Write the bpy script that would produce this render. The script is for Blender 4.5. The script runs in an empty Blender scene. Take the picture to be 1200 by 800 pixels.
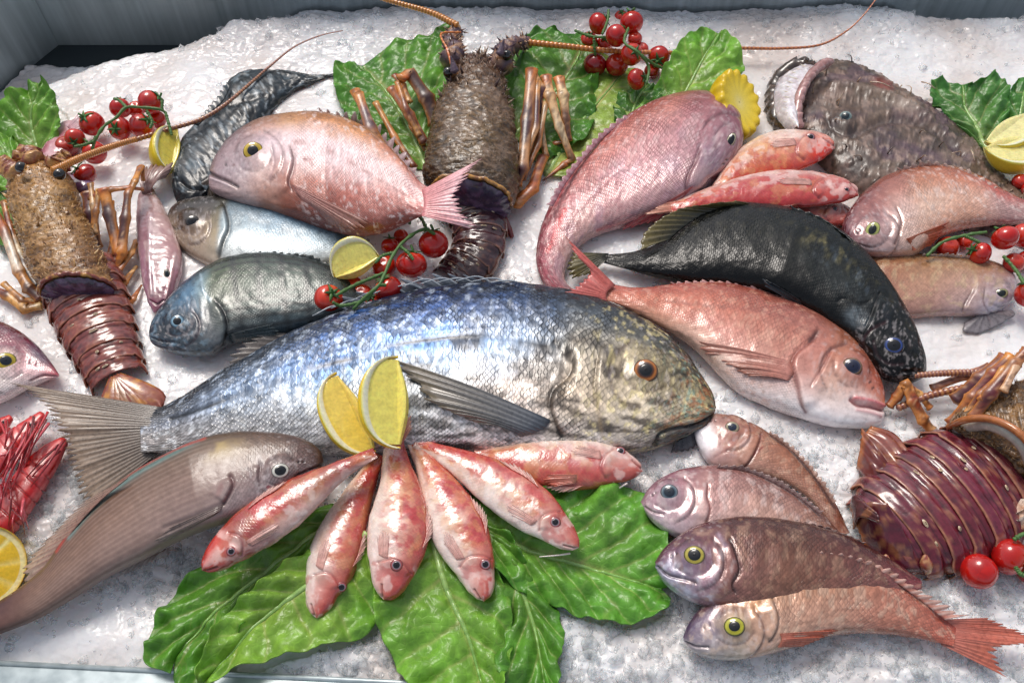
import bpy, math, random
import numpy as np
from mathutils import Vector, Matrix

# ------------------------------------------------------------------ camera, sky, sun, exposure
scene = bpy.context.scene
COL = scene.collection
R = math.radians
FPX = 940.0                      # focal length in photo pixels (1200 wide)
PITCH = R(54)                    # looking down at the ice
DIST = 0.62
CAM = np.array([0.0, -DIST*math.cos(PITCH), DIST*math.sin(PITCH)])
FWD = np.array([0.0, math.cos(PITCH), -math.sin(PITCH)])
UPV = np.array([0.0, math.sin(PITCH), math.cos(PITCH)])
RGT = np.array([1.0, 0.0, 0.0])
cd = bpy.data.cameras.new("camera"); cam = bpy.data.objects.new("camera", cd); COL.objects.link(cam)
cam.location = CAM; cam.rotation_euler = (math.pi/2-PITCH, 0, 0)
cd.sensor_width = 36; cd.lens = 36*FPX/1200; cd.clip_start = 0.02; cd.clip_end = 50
scene.camera = cam

SUN_EL, SUN_AZ = R(57), R(-24)   # azimuth from +y (behind the display), negative = to the left
w = bpy.data.worlds.new("World"); scene.world = w; w.use_nodes = True
nt = w.node_tree; bg = nt.nodes['Background']
sky = nt.nodes.new('ShaderNodeTexSky'); sky.sky_type = 'NISHITA'; sky.sun_disc = False
sky.sun_elevation = SUN_EL; sky.sun_rotation = SUN_AZ; sky.air_density = 1.0; sky.dust_density = 3.0; sky.ozone_density = 1.0
hs = nt.nodes.new('ShaderNodeHueSaturation'); hs.inputs['Saturation'].default_value = .5      # hazy, nearly overcast sky
nt.links.new(sky.outputs[0], hs.inputs['Color']); nt.links.new(hs.outputs[0], bg.inputs[0]); bg.inputs[1].default_value = 0.148
sd = bpy.data.lights.new("sun", 'SUN'); sun = bpy.data.objects.new("sun", sd); COL.objects.link(sun)
sd.energy = 2.0; sd.angle = R(22); sd.color = (1.0, 0.93, 0.86)
sdir = Vector((math.sin(SUN_AZ)*math.cos(SUN_EL), math.cos(SUN_AZ)*math.cos(SUN_EL), math.sin(SUN_EL)))
sun.rotation_euler = sdir.to_track_quat('Z', 'Y').to_euler()
scene.view_settings.view_transform = 'Standard'; scene.view_settings.look = 'None'
scene.view_settings.exposure = -0.07; scene.view_settings.gamma = 1
scene.render.engine = 'CYCLES'
scene.cycles.use_denoising = True
scene.cycles.max_bounces = 8; scene.cycles.transparent_max_bounces = 12
scene.cycles.caustics_reflective = False; scene.cycles.caustics_refractive = False
scene.cycles.sample_clamp_indirect = 6

rng = np.random.default_rng(7); random.seed(7)

# ------------------------------------------------------------------ geometry helpers
def P(px, py, z=0.0):
    """point at height z on the line of sight of a photo pixel (used to survey positions)"""
    d = RGT*((px-600)/FPX) - UPV*((py-400)/FPX) + FWD
    return CAM + d*((z-CAM[2])/d[2])
def proj(V):
    V = np.asarray(V) - CAM
    dep = V @ FWD
    return 600+FPX*(V @ RGT)/dep, 400-FPX*(V @ UPV)/dep, dep
def pxm(p):                       # metres per photo pixel at a point
    return float((np.asarray(p)-CAM) @ FWD)/FPX
def srgb(h):
    h = h.lstrip('#'); c = np.array([int(h[i:i+2], 16)/255 for i in (0, 2, 4)])
    return np.where(c <= 0.04045, c/12.92, ((c+0.055)/1.055)**2.4)
def sm(x, a, b):
    t = np.clip((x-a)/(b-a+1e-12), 0, 1); return t*t*(3-2*t)
def catmull(pts, n, power=1.0):
    """resample a polyline smoothly to n points by arc length"""
    p = np.array(pts, float)
    if len(p) > 2:
        q = np.vstack([2*p[0]-p[1], p, 2*p[-1]-p[-2]]); out = []
        for i in range(1, len(q)-2):
            t = np.linspace(0, 1, 16, endpoint=False)[:, None]
            a, b, c, d = q[i-1], q[i], q[i+1], q[i+2]
            out.append(.5*((2*b)+(-a+c)*t+(2*a-5*b+4*c-d)*t**2+(-a+3*b-3*c+d)*t**3))
        p = np.vstack(out+[p[-1:]])
    L = np.r_[0, np.cumsum(np.linalg.norm(np.diff(p, axis=0), axis=1))]
    s = np.linspace(0, 1, n)
    if power != 1.0: s = s**power
    s = s*L[-1]
    return np.stack([np.interp(s, L, p[:, k]) for k in range(p.shape[1])], 1)
def _h(i, j, seed):
    n = (i.astype(np.int64)*374761393 + j.astype(np.int64)*668265263 + seed*1442695041) & 0xffffffff
    n = ((n ^ (n >> 13))*1274126177) & 0xffffffff
    n = ((n ^ (n >> 16))*2246822519) & 0xffffffff
    return ((n >> 8) & 0xffff)/65535.0
def vnoise(x, y, seed=0):
    i = np.floor(x); j = np.floor(y); fx = x-i; fy = y-j
    fx = fx*fx*(3-2*fx); fy = fy*fy*(3-2*fy)
    a = _h(i, j, seed); b = _h(i+1, j, seed); c = _h(i, j+1, seed); d = _h(i+1, j+1, seed)
    return (a*(1-fx)+b*fx)*(1-fy)+(c*(1-fx)+d*fx)*fy
def fbm(x, y, seed=0, o=4):
    s = 0; a = .5; t = 0
    for k in range(o):
        s = s+a*vnoise(x*2**k+17*k, y*2**k-9*k, seed+k); t += a; a *= .5
    return s/t
def worley(x, y, seed=0):
    i0 = np.floor(x); j0 = np.floor(y); best = np.full(x.shape, 9.0); b2 = np.full(x.shape, 9.0); idv = np.zeros(x.shape)
    for di in (-1, 0, 1):
        for dj in (-1, 0, 1):
            i = i0+di; j = j0+dj
            d = np.hypot(i+_h(i, j, seed)-x, j+_h(i, j, seed+5)-y)
            cid = _h(i, j, seed+11)
            b2 = np.where(d < best, best, np.minimum(b2, d))
            idv = np.where(d < best, cid, idv); best = np.minimum(best, d)
    return best, b2, idv
def polydist(X, Y, pts):
    """distance and signed side of points to a polyline"""
    best = np.full(X.shape, 1e9); sg = np.zeros(X.shape); tt = np.zeros(X.shape)
    n = len(pts)-1
    for k in range(n):
        ax, ay = pts[k]; bx, by = pts[k+1]; dx, dy = bx-ax, by-ay
        L = dx*dx+dy*dy+1e-9
        t = np.clip(((X-ax)*dx+(Y-ay)*dy)/L, 0, 1)
        ex = X-(ax+t*dx); ey = Y-(ay+t*dy); d = np.hypot(ex, ey)
        s = np.sign(dx*ey-dy*ex)
        m = d < best
        best = np.where(m, d, best); sg = np.where(m, s, sg); tt = np.where(m, (k+t)/n, tt)
    return best, sg, tt

# ------------------------------------------------------------------ scene-tree helpers
def setp(o, label=None, cat=None, group=None, kind=None):
    if label: o['label'] = label
    if cat: o['category'] = cat
    if group: o['group'] = group
    if kind: o['kind'] = kind
    return o
def thing(name, label, cat, loc, group=None):
    o = bpy.data.objects.new(name, None); COL.objects.link(o); o.location = [float(v) for v in loc]
    o.empty_display_size = .01
    return setp(o, label, cat, group)
def origin(o):
    v = np.zeros(3)
    while o is not None: v = v+np.array(o.location); o = o.parent
    return v
def mesh(name, V, faces, mat, parent=None, col=None, suv=None, msk=None, smooth=True, label=None):
    V = np.asarray(V, float)
    if parent is not None: V = V-origin(parent)
    else:
        c = V.mean(0)
    faces = [np.asarray(f) for f in faces if len(f)]
    me = bpy.data.meshes.new(name)
    nl = sum(f.size for f in faces); npoly = sum(len(f) for f in faces)
    me.vertices.add(len(V)); me.vertices.foreach_set('co', V.astype(np.float32).ravel())
    me.loops.add(nl); me.loops.foreach_set('vertex_index', np.concatenate([f.ravel() for f in faces]).astype(np.int32))
    me.polygons.add(npoly)
    tot = np.concatenate([np.full(len(f), f.shape[1]) for f in faces]); st = np.r_[0, np.cumsum(tot)[:-1]]
    me.polygons.foreach_set('loop_start', st.astype(np.int32))
    me.update(calc_edges=True)
    if smooth: me.polygons.foreach_set('use_smooth', np.ones(npoly, bool))
    if col is not None:
        col = np.asarray(col, float)
        if col.ndim == 1: col = np.tile(col, (len(V), 1))
        if col.shape[1] == 3: col = np.c_[col, np.ones(len(col))]
        a = me.color_attributes.new('Col', 'FLOAT_COLOR', 'POINT'); a.data.foreach_set('color', col.astype(np.float32).ravel())
    if suv is not None:
        a = me.attributes.new('suv', 'FLOAT_VECTOR', 'POINT'); a.data.foreach_set('vector', np.c_[suv, np.zeros(len(V))].astype(np.float32).ravel())
    if msk is not None:
        a = me.attributes.new('msk', 'FLOAT', 'POINT'); a.data.foreach_set('value', np.asarray(msk, np.float32))
    me.materials.append(mat)
    o = bpy.data.objects.new(name, me); COL.objects.link(o)
    if parent is not None: o.parent = parent
    if label: o['label'] = label
    return o
def grid_faces(n, m, wrap=False):
    i = np.arange(n-1)[:, None]; j = np.arange(m if wrap else m-1)[None, :]
    a = i*m+j; b = i*m+(j+1) % m
    return np.stack([a, b, b+m, a+m], -1).reshape(-1, 4)
def solid(o, t, off=0):
    md = o.modifiers.new('thickness', 'SOLIDIFY'); md.thickness = t; md.offset = off; return o

# ------------------------------------------------------------------ materials
def newmat(name):
    m = bpy.data.materials.new(name); m.use_nodes = True
    t = m.node_tree; b = t.nodes['Principled BSDF']; return m, t, b
def N(t, typ, **kw):
    n = t.nodes.new(typ)
    for k, v in kw.items(): setattr(n, k, v)
    return n
def M(t, op, a, b=None, c=None):
    n = N(t, 'ShaderNodeMath', operation=op)
    for k, v in enumerate((a, b, c)):
        if v is None: continue
        if isinstance(v, (int, float)): n.inputs[k].default_value = v
        else: t.links.new(v, n.inputs[k])
    return n.outputs[0]
def mapr(t, v, a, b, c, d, smooth=False):
    n = N(t, 'ShaderNodeMapRange')
    if smooth: n.interpolation_type = 'SMOOTHSTEP'
    t.links.new(v, n.inputs[0])
    for k, x in zip((1, 2, 3, 4), (a, b, c, d)): n.inputs[k].default_value = x
    return n.outputs[0]
def fishmat(name, sc=.004, edge=.35, var=.25, bump=.5, rough=.3, metal=0., coat=.5, noise=.12, nsc=260, edgecol=None, sss=0.0, spark=0.3, spec=.5):
    sc = sc*.85; bump = bump*.6
    m, t, b = newmat(name); L = t.links.new
    col = N(t, 'ShaderNodeAttribute', attribute_name='Col'); suv = N(t, 'ShaderNodeAttribute', attribute_name='suv')
    msk = N(t, 'ShaderNodeAttribute', attribute_name='msk').outputs['Fac']
    tc = N(t, 'ShaderNodeTexCoord')
    nz = N(t, 'ShaderNodeTexNoise'); nz.inputs['Scale'].default_value = nsc; nz.inputs['Detail'].default_value = 4
    L(tc.outputs['Object'], nz.inputs['Vector'])
    wob = N(t, 'ShaderNodeTexNoise'); wob.inputs['Scale'].default_value = 90; L(tc.outputs['Object'], wob.inputs['Vector'])
    sp = N(t, 'ShaderNodeSeparateXYZ'); L(suv.outputs['Vector'], sp.inputs[0])
    ws = N(t, 'ShaderNodeSeparateColor'); L(wob.outputs['Color'], ws.inputs[0])
    u = M(t, 'ADD', sp.outputs[0], M(t, 'MULTIPLY', ws.outputs[0], sc*1.2))
    v = M(t, 'ADD', sp.outputs[1], M(t, 'MULTIPLY', ws.outputs[1], sc*1.2))
    v2 = M(t, 'MULTIPLY', v, 1.15)
    p = M(t, 'DIVIDE', M(t, 'ADD', u, v2), sc*1.25); q = M(t, 'DIVIDE', M(t, 'SUBTRACT', u, v2), sc*1.25)
    fp = M(t, 'FRACT', p); fq = M(t, 'FRACT', q)
    cx = N(t, 'ShaderNodeCombineXYZ'); L(M(t, 'FLOOR', p), cx.inputs[0]); L(M(t, 'FLOOR', q), cx.inputs[1])
    wn = N(t, 'ShaderNodeTexWhiteNoise', noise_dimensions='2D'); L(cx.outputs[0], wn.inputs['Vector'])
    rnd = wn.outputs['Value']
    mx = M(t, 'SQRT', M(t, 'ADD', M(t, 'POWER', fp, 2.6), M(t, 'POWER', fq, 2.6)))
    pn = N(t, 'ShaderNodeTexNoise'); pn.inputs['Scale'].default_value = 38; pn.inputs['Detail'].default_value = 3; L(tc.outputs['Object'], pn.inputs['Vector'])
    ed = M(t, 'MULTIPLY', M(t, 'MULTIPLY', mapr(t, mx, .70, 1.0, 0, 1, True), mapr(t, pn.outputs['Fac'], .38, .62, .25, 1.1)), msk)
    # tilt of each scale: rises towards the tail
    tilt = M(t, 'ADD', M(t, 'MULTIPLY', M(t, 'ADD', fp, fq), .35), M(t, 'MULTIPLY', M(t, 'MULTIPLY', M(t, 'SUBTRACT', rnd, .5), spark), M(t, 'SUBTRACT', fp, fq)))
    hgt = M(t, 'MULTIPLY', M(t, 'SUBTRACT', tilt, M(t, 'MULTIPLY', ed, .5)), msk)
    bp = N(t, 'ShaderNodeBump'); bp.inputs['Strength'].default_value = bump; bp.inputs['Distance'].default_value = sc*.22
    L(hgt, bp.inputs['Height'])
    b2 = N(t, 'ShaderNodeBump'); b2.inputs['Strength'].default_value = .25; b2.inputs['Distance'].default_value = .0006
    L(nz.outputs['Fac'], b2.inputs['Height']); L(bp.outputs[0], b2.inputs['Normal'])
    L(b2.outputs[0], b.inputs['Normal'])
    # colour
    k = M(t, 'SUBTRACT', 1.0, M(t, 'MULTIPLY', ed, edge))
    k = M(t, 'MULTIPLY', k, M(t, 'ADD', 1.0, M(t, 'MULTIPLY', M(t, 'MULTIPLY', M(t, 'SUBTRACT', rnd, .5), msk), var)))
    k = M(t, 'MULTIPLY', k, mapr(t, nz.outputs['Fac'], .3, .7, 1-noise, 1+noise))
    mul = N(t, 'ShaderNodeVectorMath', operation='SCALE'); L(col.outputs['Color'], mul.inputs[0]); L(k, mul.inputs['Scale'])
    if edgecol is not None:
        mixc = N(t, 'ShaderNodeMix', data_type='RGBA'); L(M(t, 'MULTIPLY', ed, .6), mixc.inputs[0]); L(mul.outputs[0], mixc.inputs[6])
        c = srgb(edgecol); mixc.inputs[7].default_value = (*c, 1); L(mixc.outputs[2], b.inputs['Base Color'])
    else: L(mul.outputs[0], b.inputs['Base Color'])
    L(mapr(t, nz.outputs['Fac'], .3, .7, rough*.8, rough*1.25), b.inputs['Roughness'])
    b.inputs['Metallic'].default_value = metal; b.inputs['Specular IOR Level'].default_value = spec
    b.inputs['Coat Weight'].default_value = coat; b.inputs['Coat Roughness'].default_value = .12
    L(b2.outputs[0], b.inputs['Coat Normal'])
    if sss: b.inputs['Subsurface Weight'].default_value = sss; b.inputs['Subsurface Radius'].default_value = (.004, .0015, .001); b.inputs['Subsurface Scale'].default_value = 1.0
    return m
def vcmat(name, rough=.4, coat=0., noise=.15, nsc=300, bump=.2, bd=.0005, metal=0., trans=0., sss=0., spec=.5, alpha=False, transl=0.):
    m, t, b = newmat(name); L = t.links.new
    col = N(t, 'ShaderNodeAttribute', attribute_name='Col'); tc = N(t, 'ShaderNodeTexCoord')
    nz = N(t, 'ShaderNodeTexNoise'); nz.inputs['Scale'].default_value = nsc; nz.inputs['Detail'].default_value = 5
    L(tc.outputs['Object'], nz.inputs['Vector'])
    mul = N(t, 'ShaderNodeVectorMath', operation='SCALE'); L(col.outputs['Color'], mul.inputs[0]); L(mapr(t, nz.outputs['Fac'], .3, .7, 1-noise, 1+noise), mul.inputs['Scale'])
    L(mul.outputs[0], b.inputs['Base Color'])
    bp = N(t, 'ShaderNodeBump'); bp.inputs['Strength'].default_value = bump; bp.inputs['Distance'].default_value = bd; L(nz.outputs['Fac'], bp.inputs['Height']); L(bp.outputs[0], b.inputs['Normal'])
    L(mapr(t, nz.outputs['Fac'], .3, .7, rough*.8, rough*1.2), b.inputs['Roughness'])
    b.inputs['Coat Weight'].default_value = coat; b.inputs['Coat Roughness'].default_value = .1
    b.inputs['Metallic'].default_value = metal; b.inputs['Transmission Weight'].default_value = trans
    b.inputs['Specular IOR Level'].default_value = spec
    if sss: b.inputs['Subsurface Weight'].default_value = sss; b.inputs['Subsurface Radius'].default_value = (.004, .002, .001); b.inputs['Subsurface Scale'].default_value = 1.0
    if alpha: L(col.outputs['Alpha'], b.inputs['Alpha'])
    if transl:
        tr = N(t, 'ShaderNodeBsdfTranslucent'); L(mul.outputs[0], tr.inputs['Color']); mx = N(t, 'ShaderNodeMixShader'); mx.inputs[0].default_value = transl
        L(b.outputs[0], mx.inputs[1]); L(tr.outputs[0], mx.inputs[2]); L(mx.outputs[0], t.nodes['Material Output'].inputs[0])
    return m
MAT = {}
MAT['leg'] = vcmat('lobster_leg', rough=.38, coat=.25, noise=.15, nsc=450, bump=.3, bd=.0005)
MAT['fin'] = vcmat('fin_membrane', rough=.3, coat=.4, noise=.18, nsc=400, alpha=True)
MAT['eye'] = vcmat('eye_wet', rough=.08, coat=1., noise=.06, nsc=500, bump=0)
MAT['pupil'] = vcmat('pupil_wet', rough=.12, coat=.8, noise=.1, bump=.05)
MAT['flesh'] = vcmat('wet_flesh', rough=.25, coat=.7, noise=.15, nsc=250, bump=.3, sss=.15)

# ------------------------------------------------------------------ tube
def tube(path, rad, seg=8, cap=True):
    path = np.asarray(path, float); n = len(path); rad = np.broadcast_to(np.asarray(rad, float), (n,))
    tg = np.gradient(path, axis=0); tg /= np.linalg.norm(tg, axis=1)[:, None]+1e-12
    up = np.array([0, 0, 1.]); V = []
    a = np.cross(tg[0], up)
    if np.linalg.norm(a) < 1e-3: a = np.cross(tg[0], [1., 0, 0])
    a /= np.linalg.norm(a)
    for i in range(n):
        a = a-tg[i]*(a@tg[i]); a /= np.linalg.norm(a)+1e-12; b = np.cross(tg[i], a)
        th = np.arange(seg)*2*np.pi/seg
        V.append(path[i]+rad[i]*(np.cos(th)[:, None]*a+np.sin(th)[:, None]*b))
    V = np.vstack(V); F = [grid_faces(n, seg, True)]
    if cap:
        V = np.vstack([V, path[:1]-tg[:1]*rad[0]*.5, path[-1:]+tg[-1:]*rad[-1]*.5]); k = n*seg
        j = np.arange(seg); F.append(np.stack([np.full(seg, k), (j+1) % seg, j], 1)); F.append(np.stack([np.full(seg, k+1), (n-1)*seg+j, (n-1)*seg+(j+1) % seg], 1))
    return V, F
def pw(pts, n=None):
    """[(px,py,z),...] -> smooth world path"""
    w = [P(*p) for p in pts]
    return catmull(w, n or max(8, len(w)*8))
def join(parts):
    V = []; F3 = []; F4 = []; C = []; o = 0
    for v, f, c in parts:
        V.append(v); C.append(np.tile(c, (len(v), 1)) if np.ndim(c) == 1 else c)
        for q in f: (F3 if q.shape[1] == 3 else F4).append(q+o)
        o += len(v)
    F = []
    if F4: F.append(np.vstack(F4))
    if F3: F.append(np.vstack(F3))
    return np.vstack(V), F, np.vstack(C)

# ------------------------------------------------------------------ fish
class Ctx: pass
def blend(c, color, a):
    return c*(1-a[:, None])+srgb(color)[None]*a[:, None]
class Body:
    """a lofted body lying on its side, between an upper and a lower outline surveyed in photo pixels"""
    def __init__(s, top, bot, th=.42, z=0., ns=200, nt=90, sink=.35, k=.98, power=2.5, tmin=0., endtaper=.88):
        th = th*.84; sink = sink*.8
        zz = np.interp(np.linspace(0, 1, ns), *z) if isinstance(z, tuple) else np.full(ns, z)
        u = np.linspace(0, 1, ns); warp = np.where(u < .5, .5*(2*u)**1.35, u)   # denser at the snout
        D = catmull(top, 600); B = catmull(bot, 600); g = np.linspace(0, 1, 600)
        D = np.stack([np.interp(warp, g, D[:, i]) for i in (0, 1)], 1); B = np.stack([np.interp(warp, g, B[:, i]) for i in (0, 1)], 1)
        # first pass: thickness
        hp = np.linalg.norm(D-B, axis=1); mid = (D+B)/2
        sc = np.array([pxm(P(x, y, 0)) for x, y in mid])
        T = th*hp*.5*sc*1.15
        Tm = T.max(); T = Tm*(np.clip(T/Tm, 0, 1))**.85 + tmin*np.sin(np.clip(u*8, 0, np.pi/2))
        ker = np.ones(13)/13; Tp = np.r_[np.full(6, T[0]), T, np.full(6, T[-1])]; T = np.convolve(Tp, ker, 'valid')
        T = np.minimum(T, th*hp*.5*sc*1.6+1e-4)
        T = T*(1-endtaper*sm(u, .86, 1.0)); zc = zz+Tm*sink+0*T
        s.T = T; s.zc = zc
        WD = np.array([P(x, y, h) for (x, y), h in zip(D, zc)]); WB = np.array([P(x, y, h) for (x, y), h in zip(B, zc)])
        C = (WD+WB)/2; H = (WD-WB)/2*k
        th_ = np.arange(nt)*2*np.pi/nt
        ct = np.cos(th_); st = np.sin(th_); e = 2/power
        cs = np.sign(ct)*np.abs(ct)**e; ss = np.sign(st)*np.abs(st)**e
        V = C[:, None]+H[:, None]*cs[None, :, None]+np.array([0, 0, 1.])[None, None]*(T[:, None]*ss[None])[..., None]
        s.ns, s.nt = ns, nt; s.V = V.reshape(-1, 3)
        Ls = np.r_[0, np.cumsum(np.linalg.norm(np.diff(C, axis=0), axis=1))]; hh = np.linalg.norm(H, axis=1)
        s.len = Ls[-1]; s.C = C; s.H = H; s.hh = hh
        s.S = np.repeat(Ls/Ls[-1], nt)
        ta = np.where(th_ <= np.pi, th_/np.pi, 2-th_/np.pi); tt = (1-cs)/2
        s.t = np.tile(tt, ns)
        s.upper = np.tile(np.sin(th_) > -1e-6, ns)
        W = (np.tile(ta, ns)-.5)*np.repeat(hh*.55+hh.max()*.45, nt)*2.1
        s.suv = np.c_[np.repeat(Ls, nt), np.where(s.upper, W, W+.5)]
        s.U = s.suv[:, 0]; s.W = W+np.where(s.upper, 0, .37)
        s.disp = np.zeros(len(s.V)); s.msk = np.ones(len(s.V)); s.col = np.ones((len(s.V), 3))*.5
        s.X, s.Y, s.dep = proj(s.V); s.nrm = s.normals()
        s.face = np.clip(s.upper*1., 0, 1)
    def normals(s):
        G = s.V.reshape(s.ns, s.nt, 3); a = np.gradient(G, axis=0); b = np.roll(G, -1, 1)-np.roll(G, 1, 1)
        n = np.cross(b, a).reshape(-1, 3)
        n /= np.linalg.norm(n, axis=1)[:, None]+1e-12
        c = np.repeat(s.C, s.nt, 0); sg = np.sign(((s.V-c)*n).sum(1)); sg[sg == 0] = 1
        return n*sg[:, None]
    def grid(s, S, rows):
        """rows: one list of colours (dorsal to ventral) per station in S"""
        g = []
        for r in rows:
            c = np.array([srgb(x) for x in r]); tx = np.linspace(0, 1, len(r)); q = np.linspace(0, 1, 41)
            g.append(np.stack([np.interp(q, tx, c[:, k]) for k in range(3)], 1))
        g = np.array(g); q = np.linspace(0, 1, 41)
        # slightly wobbling borders
        Sx = np.clip(s.S+(fbm(s.U*60, s.W*60, 3)-.5)*.05, 0, 1); tx = np.clip(s.t+(fbm(s.U*50, s.W*90, 9)-.5)*.16, 0, 1)
        i = np.clip(np.searchsorted(S, Sx)-1, 0, len(S)-2); Sa = np.array(S); f = np.clip((Sx-Sa[i])/(Sa[i+1]-Sa[i]), 0, 1); f = f*f*(3-2*f)
        j = tx*40; j0 = np.clip(j.astype(int), 0, 39); fj = (j-j0)[:, None]
        ca = g[i, j0]*(1-fj)+g[i, j0+1]*fj; cb = g[i+1, j0]*(1-fj)+g[i+1, j0+1]*fj
        c_ = ca*(1-f[:, None])+cb*f[:, None]; lum = (c_ @ np.array([.3, .55, .15]))[:, None]
        c_ = np.clip(lum+(c_-lum)*1.16, .002, 1); s.col = np.clip(c_**1.18*1.08, 0, .95)
        s.col = s.col*(.88+.22*fbm(s.U*45, s.W*60, 133, 4))[:, None]; return s
    def line(s, pts, w, color=None, a=.8, d=0., smooth=True):
        pts = catmull(pts, 40) if smooth and len(pts) > 2 else pts
        dd, _, _ = polydist(s.X, s.Y, pts); g = np.exp(-(dd/w)**2)*s.face
        if color: s.col = blend(s.col, color, np.clip(g*a, 0, 1))
        s.disp += g*d; return s
    def step(s, pts, d, w=1.5, reach=12, sgn=1):
        """raise the side of the line given by sgn: a plate edge"""
        pts = catmull(pts, 40)
        dd, sg, tt = polydist(s.X, s.Y, pts); x = dd*sg*sgn
        end = sm(tt, 0, .12)*(1-sm(tt, .88, 1))
        s.disp += s.face*end*d*sm(x, -w, w)*(1-sm(x, w, reach)); return s
    def blob(s, x, y, rx, ry, color=None, a=.8, d=0., ang=0, soft=1., both=False):
        c, n = math.cos(R(ang)), math.sin(R(ang)); dx = s.X-x; dy = s.Y-y
        r = np.hypot((dx*c+dy*n)/rx, (-dx*n+dy*c)/ry)
        g = (1-sm(r, 1-soft*.6, 1+soft*.4))*(s.face if not both else 1)
        if color: s.col = blend(s.col, color, np.clip(g*a, 0, 1))
        s.disp += g*d; return s
    def noise(s, fu, fv, lo, hi, color, a, seed=0, o=4, mask=1.):
        n = fbm(s.U*fu, s.W*fv, seed, o); s.col = blend(s.col, color, np.clip(sm(n, lo, hi)*a*mask, 0, 1)); return s
    def bump(s, f, amp, seed=0, o=4, mask=1.):
        s.disp += (fbm(s.U*f, s.W*f, seed, o)-.5)*amp*mask; return s
    def nohead(s, pts, sgn=1, w=10, keep=0.):
        """no scales on the side sgn of a line"""
        dd, sg, _ = polydist(s.X, s.Y, pts); x = dd*sg*sgn
        s.msk = s.msk*(1-(1-keep)*sm(x, -w, w)); return s
    def build(s, parent, mat, name='body', label=None):
        s.V = s.V+s.nrm*s.disp[:, None]
        n, m = s.ns, s.nt
        V = np.vstack([s.V, s.V[:m].mean(0), s.V[-m:].mean(0)]); j = np.arange(m); k = n*m
        F = [grid_faces(n, m, True), np.stack([np.full(m, k), (j+1) % m, j], 1), np.stack([np.full(m, k+1), (n-1)*m+j, (n-1)*m+(j+1) % m], 1)]
        ext = lambda A: np.concatenate([A, A[:1], A[-1:]])
        s.nrm = s.normals(); s.X, s.Y, s.dep = proj(s.V)
        s.obj = mesh(name, V, F, mat, parent, col=np.clip(ext(s.col), 0, 1), suv=ext(s.suv), msk=ext(s.msk), label=label)
        return s
    def at(s, x, y):
        vd = CAM-s.V; vd /= np.linalg.norm(vd, axis=1)[:, None]
        f = (vd*s.nrm).sum(1) > .1
        d = np.hypot(s.X-x, s.Y-y)+np.where(f, 0, 1e4); i = int(np.argmin(d)); return s.V[i], s.nrm[i]
def cap_mesh(c, n, ax, rx, ry, h, rings, seg=28, hole=0.):
    n = n/np.linalg.norm(n); a = ax-n*(ax@n); a /= np.linalg.norm(a); b = np.cross(n, a)
    rr = np.linspace(0, 1, rings)[1:]; V = [c+n*h]; th = np.arange(seg)*2*np.pi/seg
    for r in rr:
        z = h*np.sqrt(max(0, 1-r*r)) if r < 1 else -h*.25
        V += list(c+n*z+(np.cos(th)[:, None]*a*rx*r+np.sin(th)[:, None]*b*ry*r))
    V = np.array(V); F = [np.stack([np.zeros(seg, int), 1+np.arange(seg), 1+(np.arange(seg)+1) % seg], 1)]
    f = grid_faces(len(rr), seg, True)+1; F.append(f)
    rad = np.r_[0, np.repeat(rr, seg)]; return V, F, rad, np.r_[0, np.tile(th, len(rr))]
def eye(body, parent, x, y, r, iris, rim='#2a2422', pupil='#05060c', pr=.5, sq=1., ang=0, h=.38, rimw=.16, inner=None, flatten=.55):
    """a wet eyeball with a coloured ring; its pupil is a sub-part"""
    c, n = body.at(x, y); k = pxm(c); vd = CAM-c; vd /= np.linalg.norm(vd)
    n = n*(1-flatten)+vd*flatten; n /= np.linalg.norm(n)
    ax = RGT*math.cos(R(ang))-UPV*math.sin(R(ang))
    V, F, rad, th = cap_mesh(c-n*r*k*.05, n, ax, r*k, r*k*sq, r*k*h, 14)
    colr = np.tile(srgb(iris), (len(V), 1)); j = fbm(th*3+5, rad*6, 4)
    pr = min(.66, pr*1.14); colr = colr*(.62+.5*j[:, None]); colr = colr*(.7+.3*sm(rad, pr, pr+.2))[:, None]
    if inner: colr = blend(colr, inner, 1-sm(rad, pr, pr+.25))
    colr = blend(colr, rim, sm(rad, 1-rimw*1.5, 1-rimw*.3))
    e = mesh('eye', V, F, MAT['eye'], parent, col=np.clip(colr, 0, 1))
    V, F, rad, th = cap_mesh(c+n*r*k*(h*.62), n, ax, r*k*pr, r*k*pr*sq, r*k*h*.36, 8, 22)
    p = mesh('pupil', V, F, MAT['pupil'], None, col=srgb(pupil)); 
    # make local to the eye
    me = p.data; co = np.empty(len(me.vertices)*3, np.float32); me.vertices.foreach_get('co', co)
    me.vertices.foreach_set('co', (co.reshape(-1, 3)-origin(parent)).astype(np.float32).ravel()); p.parent = e
    return e
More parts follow.
